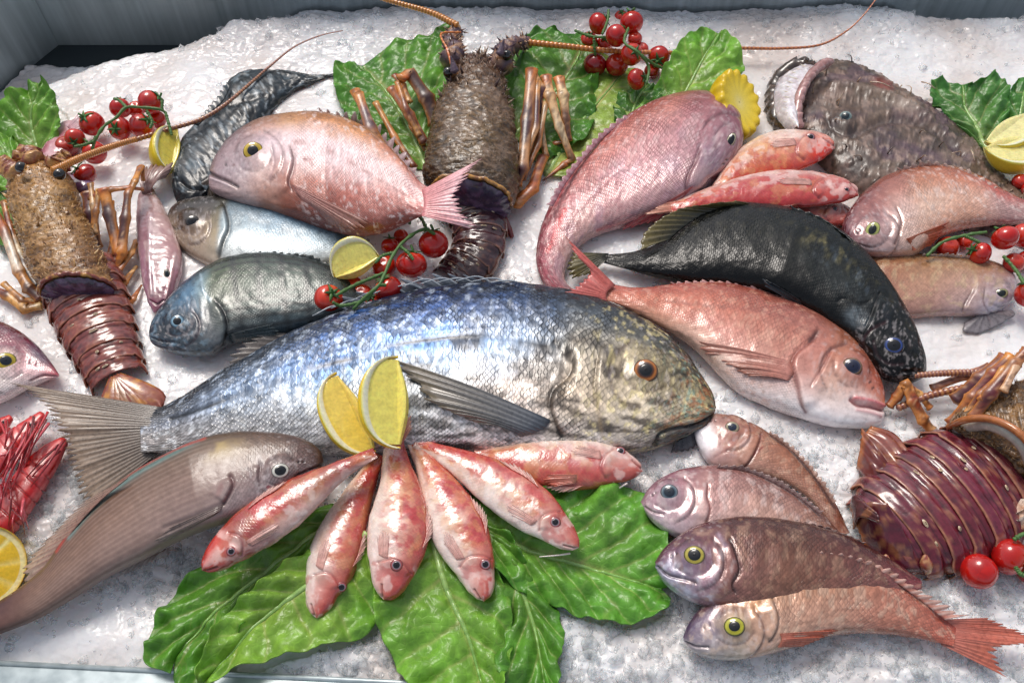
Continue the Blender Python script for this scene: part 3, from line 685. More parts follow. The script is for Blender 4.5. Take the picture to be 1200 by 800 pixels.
# --- front left fish
def front_left():
    t = thing('sea_bream', 'long grey pink fish with white ringed eye in the front left corner', 'fish', base((200, 600)), 'whole fish on the ice')
    top=[(379,540),(376,528),(362,517),(340,510),(310,507),(278,507),(240,514),(200,531),(160,553),(122,582),(96,608),(72,638),(54,664),(28,686),(0,705),(-40,730),(-80,750)]
    bot=[(378,543),(372,552),(352,562),(338,574),(318,590),(282,605),(240,620),(202,636),(166,655),(124,676),(82,702),(40,726),(0,742),(-40,757),(-80,768)]
    b = Body(top,bot,th=.46,z=([0,.12,.35,.6,1],[.026,.030,.030,.018,.004]),ns=420,nt=200,sink=.32)
    b.grid([0,.06,.13,.22,.32,.5,.72,.84,1],[
        ['#6a5450','#6e5a58','#7c6c6c','#8a8084'],['#6c564c','#86706a','#9a8a8a','#b8b2b8'],['#6f5a48','#8f7868','#a89a9c','#ccccd4'],
        ['#6a5a46','#92806a','#a2938a','#b8a8a8','#d2cfd4'],['#5d6a66','#8a7664','#a08a80','#b8a8a4','#c8c0c0'],['#59665e','#8c7260','#a18a7c','#b6a49c','#b8aaa6'],
        ['#6b5a50','#8f7464','#a08676','#aa968c','#a29088'],['#54363a','#6e4c4c','#7a5c58','#8a6e68','#8a726c'],['#4a2c32','#5c3c40','#6a4a4a','#745450','#6a4c48']])
    st=np.exp(-((((b.t*17) % 1)-.5)/.22)**2)*sm(b.S,.2,.3)*sm(.8-b.S,0,.1)
    b.col=b.col*np.array([.56,.48,.45]); b.col=blend(b.col,'#bfa596',st*.2); b.col=blend(b.col,'#5c4438',(1-np.clip(st,0,1))*.04*sm(b.S,.2,.3)*sm(.85-b.S,0,.1))
    
    b.noise(50,50,.55,.72,'#b89e5c',.6,15,mask=np.exp(-((b.S-.24)/.05)**2)*(1-sm(b.t,.25,.5)))
    b.line([(232,516),(190,538),(150,562),(110,596),(80,630)],2.4,'#5f9290',.5)
    b.line([(240,513),(196,530),(150,556),(112,586),(86,616),(66,646)],1.8,'#b04038',.7)
    gl=[(270,558),(273,568),(268,580),(262,590)]
    b.line(gl,1.8,'#5e3438',.8,-.0014); b.step(gl,.0016,1.5,26,1); b.blob(315,571,3.5,3,'#7c2030',.9); b.blob(258,574,4,8,'#8a5a58',.5,0,20)
    b.line([(376,545),(362,551),(346,558)],1.6,'#5a4648',.7,-.0014)
    b.line([(262,590),(225,606),(192,618)],3,'#6e5c5a',.35,-.0006)
    b.nohead([(290,490),(276,540),(262,600)],1,10,.05); b.bump(60,.0006,3,3); b.blob(329,551,17,14,'#8e7c7a',.35,.0012)
    face(b,329,551,10.5); b.build(t,fishmat('grey_pink_scales',sc=.0028,edge=.4,var=.4,bump=.8,rough=.36,metal=.0,coat=.3))
    eye(b,t,329,551,10.5,'#f0eee2','#3a3430','#050507',.62,.85,-15,.3,rimw=.14)
    fin('dorsal_fin',t,[(150,560),(118,586),(92,614),(68,646),(52,668)],[(92,590),(60,626),(36,650),(24,672),(30,690)],[.044,.038,.032,.026,.02],[.030,.022,.016,.014,.014],15,'#8c6a5c','#b8a08e','#74443c',.95,.6,.2,12,label='folded brownish dorsal fin')
    fin('anal_fin',t,[(150,664),(180,650),(200,640)],[(138,676),(168,664),(196,650)],[.006]*3,[.004]*3,7,'#9a8880','#b6a8a2','#6c5a54',1,.7,.2,6)
    onfin(b,'pectoral_fin',t,[(262,590),(258,598),(250,604)],[(196,620),(176,636),(200,632)],n=6,cb='#7a6862',ct='#8e7e78',ray='#524440',ab=1,at=.8,jag=.1,rows=8)
front_left()

# --- curved pink bream, upper right of centre
def curved_bream():
    t = thing('sea_bream', 'curved rosy bream bent like a bow, its head beside the yellow crinkled lemon', 'fish', base((740, 210)), 'whole fish on the ice')
    top=[(834,208),(850,200),(863,184),(870,162),(866,140),(850,121),(824,112),(790,115),(756,127),(722,148),(692,176),(666,208),(645,240),(632,272),(628,304),(636,330),(658,346)]
    bot=[(832,210),(822,222),(806,236),(784,246),(760,255),(738,262),(716,268),(698,275),(684,284),(674,294),(668,304),(664,314),(662,320),(662,326),(664,332),(668,336),(676,342)]
    b = Body(top,bot,th=.42,z=([0,.4,.7,1],[.016,.008,.004,0]),ns=340,nt=120,sink=.32,k=.98)
    b.grid([0,.1,.2,.3,.5,.7,.85,1],[
        ['#a86a6c','#a88488','#a08c92','#b8a0a0'],['#94606a','#a07a82','#ab9298','#c0a8aa'],['#8a5a5c','#a67478','#b08a90','#c4a6a8'],
        ['#96584e','#c08a80','#bd8f92','#c7a0a4','#d0b0b0'],['#9a4a4c','#c08276','#bd8a88','#c29498','#d2b0ae'],['#8a4650','#b87a78','#b98488','#c4a09c','#c8aaa4'],
        ['#7a3c48','#a8606c','#b07e86','#ba9490','#bca09a'],['#8a4a54','#b46a72','#ba8288','#b88a88','#b09090']])
    b.noise(300,300,.55,.7,'#e6c8c4',.45,3,mask=sm(b.S,.25,.35)); b.noise(60,60,.5,.7,'#9a7a90',.4,13,mask=sm(b.t,.4,.6))
    b.line([(662,246),(655,262),(648,282),(642,294)],3.2,'#d01828',.85); b.line([(690,182),(668,210),(650,240)],2.4,'#b84850',.6)
    b.line([(775,268),(740,252),(700,270)],1.5,'#c0303c',.3); b.line([(775,244),(745,256),(700,270)],2.4,'#b83844',.6)
    b.line([(800,171),(770,178),(735,195),(705,218),(680,245),(665,270)],1.6,'#8c5060',.4,-.0004)
    gl=[(820,172),(816,188),(808,204),(804,222)]
    b.line(gl,2.2,'#6a3a48',.8,-.0016); b.step(gl,.002,1.6,30,-1); b.line([(838,150),(842,172),(836,194)],1.8,'#8a6270',.4,-.0005)
    b.noise(200,200,.55,.7,'#cfb0b0',.4,6,mask=1-sm(b.S,.2,.3)); b.blob(786,192,14,12,'#7a5c7c',.35); b.nohead([(830,90),(822,165),(812,200),(806,240)],-1,10,.1); b.bump(120,.001,3,3)
    face(b,857,165,11); b.build(t,fishmat('rosy_scales',sc=.0040,edge=.45,var=.4,bump=1.1,rough=.34,metal=.08,coat=.4,edgecol='#9c5654'))
    eye(b,t,857,165,11,'#8a7a62','#2c1e20','#070a0c',.62,.5,-64,.3,inner='#c8c0a0')
    onfin(b,'pectoral_fin',t,[(812,218),(806,226),(800,232)],[(742,262),(720,272),(766,262)],n=7,cb='#b0686c',ct='#b84c50',ray='#8a2e38',ab=1,at=.8,jag=.1,rows=8)
    fin('dorsal_fin',t,[(760,128),(720,151),(690,180),(664,214),(648,242)],[(756,123),(714,145),(683,175),(657,209),(640,240)],[.026]*5,[.028]*5,18,'#8c4a54','#b07c84','#d8b8bc',1,.8,.35,5,ridge=.0005)
curved_bream()

# --- the rosy bream with a white belly, right of centre
def white_belly():
    t = thing('sea_bream', 'salmon pink bream with white belly and red lips below the black fish', 'fish', base((890, 420)), 'whole fish on the ice')
    top=[(1036,477),(1034,456),(1024,430),(1002,400),(970,375),(930,354),(890,341),(850,333),(810,332),(775,336),(748,338),(722,334),(704,326)]
    bot=[(1036,481),(1032,496),(1008,501),(972,498),(930,486),(890,471),(862,456),(838,432),(812,406),(782,386),(752,370),(722,356),(700,348)]
    b = Body(top,bot,th=.42,z=([0,.5,.8,1],[.005,.006,.012,.020]),ns=400,nt=120,sink=.34)
    b.grid([0,.08,.18,.28,.4,.6,.8,1],[
        ['#a8685c','#b87464','#bc8474','#f0e2e0','#f8f4f4'],['#98604c','#b07060','#b88070','#ecdcd8','#f6f2f2'],['#8c6250','#ac7864','#b88874','#dcc0b4','#f4eeee'],
        ['#885c54','#a87468','#bc887c','#c89c92','#f4ecea'],['#845450','#a87064','#b88476','#c69c90','#f0e4e0'],['#8c5450','#ac6c5c','#bc8070','#c8948a','#e4ccbc'],
        ['#98544a','#b46e5e','#c4826e','#c88a78','#d0a490'],['#a4544a','#b8685a','#bc7460','#be7c68','#b87c68']])
    b.noise(300,300,.55,.7,'#dca890',.4,3,mask=sm(b.S,.25,.35))
    b.line([(960,392),(920,372),(880,362),(830,358),(780,352)],1.8,'#7c4642',.4,-.0004)
    gl=[(956,395),(944,406),(932,416),(928,430),(934,450),(938,470),(944,484)]
    b.line(gl,2.4,'#7a3028',.75,-.0016); b.step(gl,.0024,1.6,40,-1); b.line([(958,388),(950,398)],3,'#3c1410',.8,-.001)
    b.line([(974,410),(964,430),(950,452)],1.8,'#8a4a44',.45,-.0008); b.step([(976,408),(966,430),(950,454)],.001,2,30,-1)
    b.line([(998,468),(1006,474),(1020,476),(1036,480)],2.6,'#8a2c34',.85,-.003); b.line([(1002,466),(1018,469),(1035,475)],2.4,'#d06a70',.9,.0016); b.line([(1004,480),(1020,483),(1032,487)],2,'#d88c8e',.6,.0008)
    b.blob(998,430,20,17,'#a87068',.5,.0014); b.nohead([(975,370),(950,400),(930,420),(940,490)],-1,10,.1); b.bump(100,.0012,3,3)
    face(b,998,430,12); b.build(t,fishmat('salmon_scales',sc=.0032,edge=.3,var=.25,bump=.6,rough=.3,metal=.05,coat=.5))
    eye(b,t,998,430,12,'#b08a50','#3c2420','#0a1230',.6,.95,0,.36,inner='#1c2444')
    onfin(b,'pectoral_fin',t,[(928,424),(930,436),(924,446)],[(818,400),(822,412),(846,424),(876,440)],n=10,cb='#b87c70',ct='#b8806e',ray='#9a5c50',ab=1,at=.75,jag=.08,rows=12,ridge=.0006,cup=.002)
    fin('tail_fin',t,[(716,331),(706,340),(706,351)],[(661,275),(672,296),(690,312),(684,326),(668,338),(640,350)],[.026,.027,.024],[.040,.036,.032,.030,.028,.024],16,'#bb6258','#c4605a','#8e3430',1,.95,.1,12,label='raised red forked tail fin')
    fin('dorsal_fin',t,[(940,358),(890,342),(840,334),(790,335)],[(935,354),(886,336),(834,327),(784,330)],[.020]*4,[.022]*4,16,'#8c4844','#c08a84','#d8b0aa',1,.8,.4,5)
    fin('pelvic_fin',t,[(870,458),(880,464),(890,470)],[(884,470),(894,474),(906,476)],[.004]*3,[.002]*3,5,'#5a4a50','#8a7a80','#3a2e34',1,.9,.1,5)
white_belly()

# --- black shiny fish
def black_fish():
    t = thing('black_bream', 'glossy black fish with olive fin arched over the pink bream on the right', 'fish', base((920, 330)), 'whole fish on the ice')
    top=[(1085,435),(1083,416),(1070,382),(1046,340),(1015,300),(980,270),(940,251),(895,242),(855,241),(822,250),(800,266),(784,280),(760,291),(730,297),(700,298)]
    bot=[(1083,441),(1066,448),(1040,444),(1020,424),(1000,398),(970,376),(930,354),(890,340),(850,334),(805,330),(762,322),(730,314),(700,306)]
    b = Body(top,bot,th=.46,z=([0,.5,1],[.010,.018,.006]),ns=420,nt=120,sink=.32)
    b.grid([0,.15,.3,.5,.8,1],[['#0f1412','#141816','#10120f','#0e0f10'],['#11160f','#181d16','#23282a','#0e1010'],['#141a14','#1c2119','#4a5050','#121515'],['#121814','#1c221c','#2c2f2a','#0e1011'],['#0f1312','#141816','#181b18','#0b0c0d'],['#0d100e','#10120f','#101210','#0a0b0b']])
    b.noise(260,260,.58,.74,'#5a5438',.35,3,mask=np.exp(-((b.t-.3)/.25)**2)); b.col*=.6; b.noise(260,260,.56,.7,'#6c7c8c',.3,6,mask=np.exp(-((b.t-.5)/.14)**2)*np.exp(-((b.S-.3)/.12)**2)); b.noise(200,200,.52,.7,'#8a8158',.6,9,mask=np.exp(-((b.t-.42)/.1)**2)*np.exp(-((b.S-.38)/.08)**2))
    gl=[(1020,352),(1008,356),(990,350),(982,352)]
    b.line(gl,1.8,'#050606',.8,-.001); gl=[(1030,345),(1022,368),(1012,390),(1004,402)]; b.line(gl,1.8,'#060707',.8,-.0014); b.step(gl,.0022,1.6,36,-1)
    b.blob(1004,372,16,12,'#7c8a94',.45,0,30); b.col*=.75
    b.line([(1084,436),(1072,434),(1058,436)],1.6,'#040404',.9,-.002); b.nohead([(1050,320),(1026,360),(1000,410)],-1,10,.4); b.bump(110,.001,3,3)
    face(b,1047,405,12); b.build(t,fishmat('black_scales',sc=.0034,edge=.3,var=.8,bump=1.0,rough=.3,metal=0,coat=.3,noise=.15,spark=.5,spec=.22))
    eye(b,t,1047,405,12,'#1c2c5c','#070708','#04050c',.62,.95,0,.36,inner='#2a4488',rimw=.2)
    fin('dorsal_fin',t,[(785,281),(800,268),(824,252),(855,243),(890,243)],[(750,293),(752,276),(768,260),(800,244),(862,235)],[.022,.026,.028,.028,.026],[.026,.030,.034,.036,.034],14,'#16180f','#75683a','#1a1810',1,.9,.06,12,ridge=.001,label='olive edged dorsal fin')
    fin('dorsal_fin',t,[(990,278),(965,263),(942,254),(930,250)],[(1000,284),(968,258),(944,246),(926,240)],[.030]*4,[.034]*4,7,'#101311','#242a2a','#070808',1,.9,.2,6)
    onfin(b,'pectoral_fin',t,[(942,362),(938,352),(928,346)],[(896,334),(893,326),(906,332)],n=6,cb='#0e1216',ct='#1c2630',ray='#050607',ab=1,at=1,jag=.05,rows=8)
    fin('tail_fin',t,[(708,299),(704,302),(706,306)],[(668,296),(664,312),(668,326),(690,322)],[.014]*3,[.016,.014,.010,.010],8,'#1a1a10','#6b5f2e','#222010',1,.9,.1,8)
black_fish()

# --- red bream at the right edge
def right_bream():
    t = thing('sea_bream', 'coppery red bream with pale glinting flank in front of the monkfish', 'fish', base((1090, 250)), 'whole fish on the ice')
    top=[(993,282),(988,272),(988,260),(1000,238),(1026,214),(1056,201),(1090,196),(1122,200),(1152,212),(1176,226),(1202,237),(1240,243)]
    bot=[(995,286),(1006,294),(1030,299),(1056,299),(1076,296),(1090,286),(1106,276),(1128,268),(1156,263),(1180,262),(1204,262),(1240,264)]
    b = Body(top,bot,th=.46,z=.014,ns=260,nt=100,sink=.3)
    b.grid([0,.14,.28,.4,.6,.8,1],[
        ['#6e4048','#7c4c54','#8a6468','#b49a98'],['#7c4440','#94605c','#a88a8a','#c8b0ac'],['#8a4e3c','#b08074','#d8c0b8','#d8bcae'],['#94563c','#c49078','#e6cbbb','#dcae98'],
        ['#9a5238','#c48870','#dcb8a6','#cfa490'],['#a04c3c','#b87c74','#bfa09c','#b69894'],['#a84c4c','#b87072','#b88888','#b07c7c']])
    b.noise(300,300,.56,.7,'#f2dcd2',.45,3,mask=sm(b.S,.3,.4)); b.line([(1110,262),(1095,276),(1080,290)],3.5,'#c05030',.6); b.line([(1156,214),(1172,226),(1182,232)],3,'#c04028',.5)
    for k in range(5): b.line([(1062,228+k*10),(1085,224+k*10),(1110,225+k*9),(1140,232+k*6)],1.3,'#c08a70',.4)
    gl=[(1052,246),(1056,258),(1054,270),(1048,286)]; b.line(gl,1.6,'#7a4030',.8,-.0012); b.step(gl,.0018,1.4,24,1)
    b.nohead([(1050,180),(1056,258),(1046,310)],1,8,.1); b.bump(120,.001,3,3)
    face(b,1022,270,11); b.build(t,fishmat('copper_scales',sc=.0032,edge=.3,var=.3,bump=.8,rough=.25,metal=.15,coat=.8))
    eye(b,t,1022,270,11,'#c8cc70','#4a4428','#0c1210',.5,.72,-62,.32,rimw=.14)
    fin('dorsal_fin',t,[(1056,203),(1085,197),(1110,199),(1140,208),(1165,222)],[(1050,196),(1076,188),(1106,190),(1142,202),(1170,218)],[.026]*5,[.032,.034,.030,.028,.026],13,'#8a4a3c','#c8a496','#f0e2d4',.9,.5,.5,6,ridge=.0007)
    onfin(b,'pectoral_fin',t,[(1062,280),(1068,288),(1070,294)],[(1112,262),(1104,274),(1092,288)],n=6,cb='#b86848',ct='#c0583a',ray='#8a3a28',ab=1,at=.85,jag=.1,rows=8)
right_bream()
def under_right():
    t = thing('small_sea_fish', 'pinkish brown fish facing right beneath the coppery bream at the right edge', 'fish', base((1100, 335)), 'whole fish on the ice')
    top=[(1190,337),(1188,325),(1178,314),(1156,306),(1125,301),(1085,299),(1045,298),(1005,298)]
    bot=[(1190,343),(1184,356),(1166,366),(1138,369),(1104,369),(1072,372),(1042,374),(1005,372)]
    b = Body(top,bot,th=.42,z=.004,ns=200,nt=90,sink=.3)
    b.grid([0,.15,.3,.6,1],[['#9a8480','#a8949a','#b4a4ac','#a8a4b0'],['#9c7a5c','#b09080','#b8a4a6','#b8b4c0'],['#94714e','#ac8e78','#b69a90','#b8a4a4'],['#8c6a4a','#a88468','#b2907e','#b09088'],['#8a5844','#9c6a54','#a87864','#a06454']])
    b.noise(200,260,.55,.7,'#c8b088',.4,3); gl=[(1142,342),(1136,352),(1130,360)]; b.line([(1140,342),(1132,354),(1128,364)],1.6,'#6a5050',.7,-.001); b.step([(1146,326),(1140,342),(1130,364)],.0014,1.4,24,-1)
    b.line([(1060,372),(1090,373),(1118,369)],2,'#a03a2c',.6); b.nohead([(1146,290),(1140,342),(1130,380)],-1,8,.1); b.bump(120,.001,3,3)
    face(b,1173,344,8.5); b.build(t,fishmat('pinkish_brown_scales',sc=.0028,edge=.2,var=.25,bump=.6,rough=.27,coat=.6))
    eye(b,t,1173,344,8.5,'#a8a878','#4a4640','#0b1410',.55,.75,-20,.3)
    fin('pelvic_fin',t,[(1150,368),(1160,366)],[(1130,378),(1128,389),(1150,391),(1190,370),(1186,362)],[.006,.006],[.002,.001,.002,.004,.006],6,'#6c666a','#8a8488','#403c40',1,.95,.05,8)
    fin('dorsal_fin',t,[(1080,300),(1110,301),(1140,304)],[(1084,296),(1112,296),(1146,300)],[.014]*3,[.018]*3,9,'#9a8074','#c8b8b0','#e0d4cc',.9,.5,.4,5)
under_right()

# --- four breams in the front right
def young1():
    t = thing('young_bream', 'brownish pink young bream with white face, uppermost of the front right group', 'fish', base((890, 550)), 'whole fish on the ice')
    top=[(812,493),(816,487),(842,485),(874,493),(906,511),(936,535),(960,562),(980,592),(996,624)]
    bot=[(812,497),(816,518),(830,542),(856,552),(890,556),(920,566),(945,582),(964,602),(982,628)]
    b = Body(top,bot,th=.42,z=.004,ns=220,nt=90,sink=.32)
    b.grid([0,.1,.2,.35,.6,1],[['#dcd8dc','#e8e4e8','#e6e4ea','#c8c4cc'],['#9a7468','#b08c84','#c8a8a4','#e0dce0'],['#94685a','#ac8074','#b88c84','#cbb0ac'],['#8c6250','#a67a68','#b08878','#bc9c92'],['#7c5242','#9a6e5a','#a87e6c','#b08c7e'],['#6c4438','#8a5c4c','#946a5a','#946e60']])
    b.noise(260,260,.55,.7,'#caa890',.35,3); b.blob(822,508,15,26,'#ece8ec',.9,0,-20); gl=[(892,508),(888,522),(880,538),(872,548)]; b.line(gl,1.6,'#6a302c',.8,-.0012); b.step(gl,.0016,1.4,26,1); b.line([(893,524),(884,532)],1.5,'#8a2c28',.8)
    b.line([(824,488),(828,496)],1.4,'#a04848',.7,-.001); b.line([(838,535),(858,524),(874,512)],1.4,'#906058',.4,-.0004); b.nohead([(896,490),(888,522),(868,560)],1,8,.1); b.bump(120,.001,3,3)
    face(b,858,500,8.5); b.build(t,fishmat('brown_pink_scales',sc=.0027,edge=.3,var=.3,bump=.7,rough=.28,coat=.5))
    eye(b,t,858,500,8.5,'#b4a888','#5a4038','#1a2438',.55,.9,0,.34)
    fin('dorsal_fin',t,[(900,508),(930,530),(956,560),(976,590)],[(904,504),(935,526),(961,556),(981,586)],[.012]*4,[.014]*4,14,'#7a4c3c','#b08c7c','#d0b0a0',1,.7,.4,5)
young1()
def young2():
    t = thing('young_bream', 'pale mauve young bream facing left, second of the front right group', 'fish', base((860, 590)), 'whole fish on the ice')
    top=[(751,588),(760,572),(776,559),(800,550),(832,546),(866,549),(900,561),(932,580),(964,604),(992,630)]
    bot=[(752,592),(762,608),(782,624),(806,632),(836,634),(870,636),(905,640),(940,646),(970,646),(992,642)]
    b = Body(top,bot,th=.44,z=.012,ns=240,nt=100,sink=.32)
    b.grid([0,.1,.2,.3,.6,1],[['#9a8088','#a88c94','#a89098','#c0b0b4'],['#94707a','#a8868e','#b49aa0','#ccc0c6'],['#8c6068','#ab8488','#bfa0a4','#d0c0c4'],['#845a58','#b08c88','#c4a4a0','#d0bcb8'],['#7c5450','#ac8a80','#c4a498','#c8b0a4'],['#70483e','#94705e','#a2806e','#a08070']])
    st=np.exp(-((((b.t*14) % 1)-.5)/.2)**2)*sm(b.S,.3,.38); b.col=blend(b.col,'#8c6460',st*.3)
    b.noise(260,260,.55,.7,'#ead6d0',.35,3); gl=[(830,570),(828,582),(832,596),(828,612)]; b.line(gl,1.6,'#8a4844',.8,-.0012); b.step(gl,.0016,1.4,26,1)
    b.line([(756,594),(766,600),(778,602)],1.4,'#6c4a50',.7,-.0012); b.line([(832,572),(866,570),(900,582),(940,606)],1.2,'#8a605c',.5); b.blob(785,578,14,12,'#8c8a94',.5,.001); b.nohead([(832,540),(829,590),(822,640)],1,8,.1); b.bump(120,.001,3,3)
    face(b,785,578,10.5); b.build(t,fishmat('mauve_scales',sc=.0028,edge=.35,var=.3,bump=.8,rough=.25,metal=.1,coat=.6))
    eye(b,t,785,578,10.5,'#8a98a0','#443c40','#16222e',.55,.95,0,.3,inner='#38505c')
    fin('dorsal_fin',t,[(840,548),(880,554),(925,576),(960,602)],[(844,542),(886,549),(930,571),(966,598)],[.022]*4,[.025]*4,16,'#6c4644','#a88a84','#c8b0a8',1,.6,.4,5)
young2()
def young3():
    t = thing('young_bream', 'dark purple brown young bream with yellow ringed eye, third of the front right group', 'fish', base((900, 655)), 'whole fish on the ice')
    top=[(768,658),(778,642),(798,625),(826,612),(860,606),(900,607),(940,613),(980,624),(1016,640),(1050,660),(1080,680)]
    bot=[(768,664),(778,682),(798,698),(822,708),(850,712),(890,716),(940,714),(990,706),(1030,698),(1060,694),(1080,690)]
    b = Body(top,bot,th=.44,z=.016,ns=280,nt=100,sink=.32)
    b.grid([0,.1,.18,.26,.5,.8,1],[['#5c3c4a','#7a5868','#94889c','#b0b0bc'],['#58323c','#745060','#948898','#b8b8c4'],['#5c3438','#7c5458','#a88c98','#a08c92'],['#54302c','#6c4640','#84605c','#8e6c66'],['#503028','#6c4a3e','#805e50','#8a6c60'],['#4e2c2a','#6a4440','#805a54','#86645c'],['#6c3038','#84484c','#8c585a','#8a5c5c']])
    b.noise(260,260,.55,.7,'#a8846c',.4,3); gl=[(856,632),(862,650),(866,668),(858,684),(862,694)]; b.line(gl,1.8,'#24141a',.85,-.0016); b.step(gl,.0018,1.4,28,1)
    b.line([(770,664),(784,674),(802,678),(816,682)],1.8,'#3c2832',.8,-.0018); b.line([(842,626),(850,640)],3,'#a08ca4',.5); b.noise(200,200,.52,.7,'#c8ccdc',.5,13,mask=(1-sm(b.S,.2,.26))*sm(b.t,.3,.6)); b.blob(814,651,17,14,'#75606c',.5,.0012); b.nohead([(850,600),(862,650),(858,720)],1,8,.1); b.bump(120,.001,3,3)
    face(b,814,651,12.5); b.build(t,fishmat('purple_brown_scales',sc=.0029,edge=.32,var=.4,bump=.9,rough=.24,metal=.2,coat=.6))
    eye(b,t,814,651,12.5,'#c8b848','#3c3c24','#080a0c',.55,.92,0,.32)
    fin('dorsal_fin',t,[(870,607),(920,611),(970,622),(1010,638)],[(868,603),(920,606),(974,618),(1016,635)],[.020]*4,[.023]*4,16,'#4c2c2a','#846460','#b09890',1,.7,.35,5)
young3()
def young4():
    t = thing('young_bream', 'coppery young bream with orange forked tail, nearest of the front right group', 'fish', base((950, 720)), 'whole fish on the ice')
    top=[(801,746),(806,732),(818,714),(838,695),(872,674),(912,659),(952,653),(992,657),(1028,669),(1062,690),(1092,714),(1120,735)]
    bot=[(801,750),(812,763),(832,771),(860,773),(892,769),(928,759),(962,748),(1000,742),(1044,743),(1078,748),(1100,753),(1118,757)]
    b = Body(top,bot,th=.46,z=([0,.5,1],[.008,.014,.010]),ns=340,nt=110,sink=.32)
    b.grid([0,.1,.18,.26,.5,.8,1],[['#5c4c68','#7a6a7c','#8a808c','#a8a0a4'],['#6c4c4c','#847078','#9a9098','#c0b8b4'],['#84543c','#a07c68','#a8907e','#ccc0b4'],['#8a5430','#b08258','#b89a88','#d0b4a4'],['#8c5434','#b48a6c','#c09c8a','#c8a898'],['#944c3c','#b07c6c','#b88878','#b88474'],['#a44c40','#b46c5c','#bc7464','#b86c5c']])
    b.noise(260,260,.55,.7,'#dcc0a8',.4,3); st=np.exp(-((((b.t*14) % 1)-.5)/.2)**2)*sm(b.S,.3,.38); b.col=blend(b.col,'#8a5a48',st*.25)
    gl=[(906,704),(912,722),(910,738),(902,752)]; b.line(gl,1.6,'#5a4438',.75,-.0012); b.step(gl,.0018,1.4,30,1); b.line([(842,702),(830,720),(812,736)],4,'#5a5270',.4)
    b.line([(803,752),(816,757),(830,758)],1.4,'#3c3044',.7,-.0014); b.line([(925,756),(950,744),(975,738)],2.6,'#c85838',.6); b.blob(861,733,17,13,'#a89c6c',.4,.0012); b.nohead([(900,650),(911,724),(900,780)],1,8,.1); b.bump(120,.001,3,3)
    face(b,861,733,12.5); b.build(t,fishmat('copper_gold_scales',sc=.0029,edge=.3,var=.35,bump=.9,rough=.23,metal=.15,coat=.8))
    eye(b,t,861,733,12.5,'#c4c030','#3c3c20','#080c0a',.5,.88,-10,.32)
    fin('tail_fin',t,[(1106,727),(1112,742),(1108,756)],[(1160,724),(1204,742),(1226,752),(1186,756),(1168,764),(1176,780),(1184,795)],[.012,.013,.012],[.018,.016,.014,.016,.016,.012,.008],18,'#b8786a','#cc7058','#903028',1,.85,.12,14,label='orange pink forked tail fin')
    fin('dorsal_fin',t,[(920,658),(960,654),(1000,659),(1040,676),(1080,704),(1108,726)],[(916,652),(962,645),(1008,652),(1052,670),(1090,696),(1136,720)],[.026,.026,.026,.024,.02,.018],[.030,.032,.030,.026,.022,.018],20,'#a05c4c','#cc9484','#f0dcd0',.95,.55,.45,6,ridge=.0006)
    onfin(b,'pectoral_fin',t,[(914,742),(916,750),(912,758)],[(984,738),(968,746),(944,756)],n=7,cb='#b8705c',ct='#c8684c',ray='#8a3c2c',ab=1,at=.8,jag=.1,rows=8)
young4()
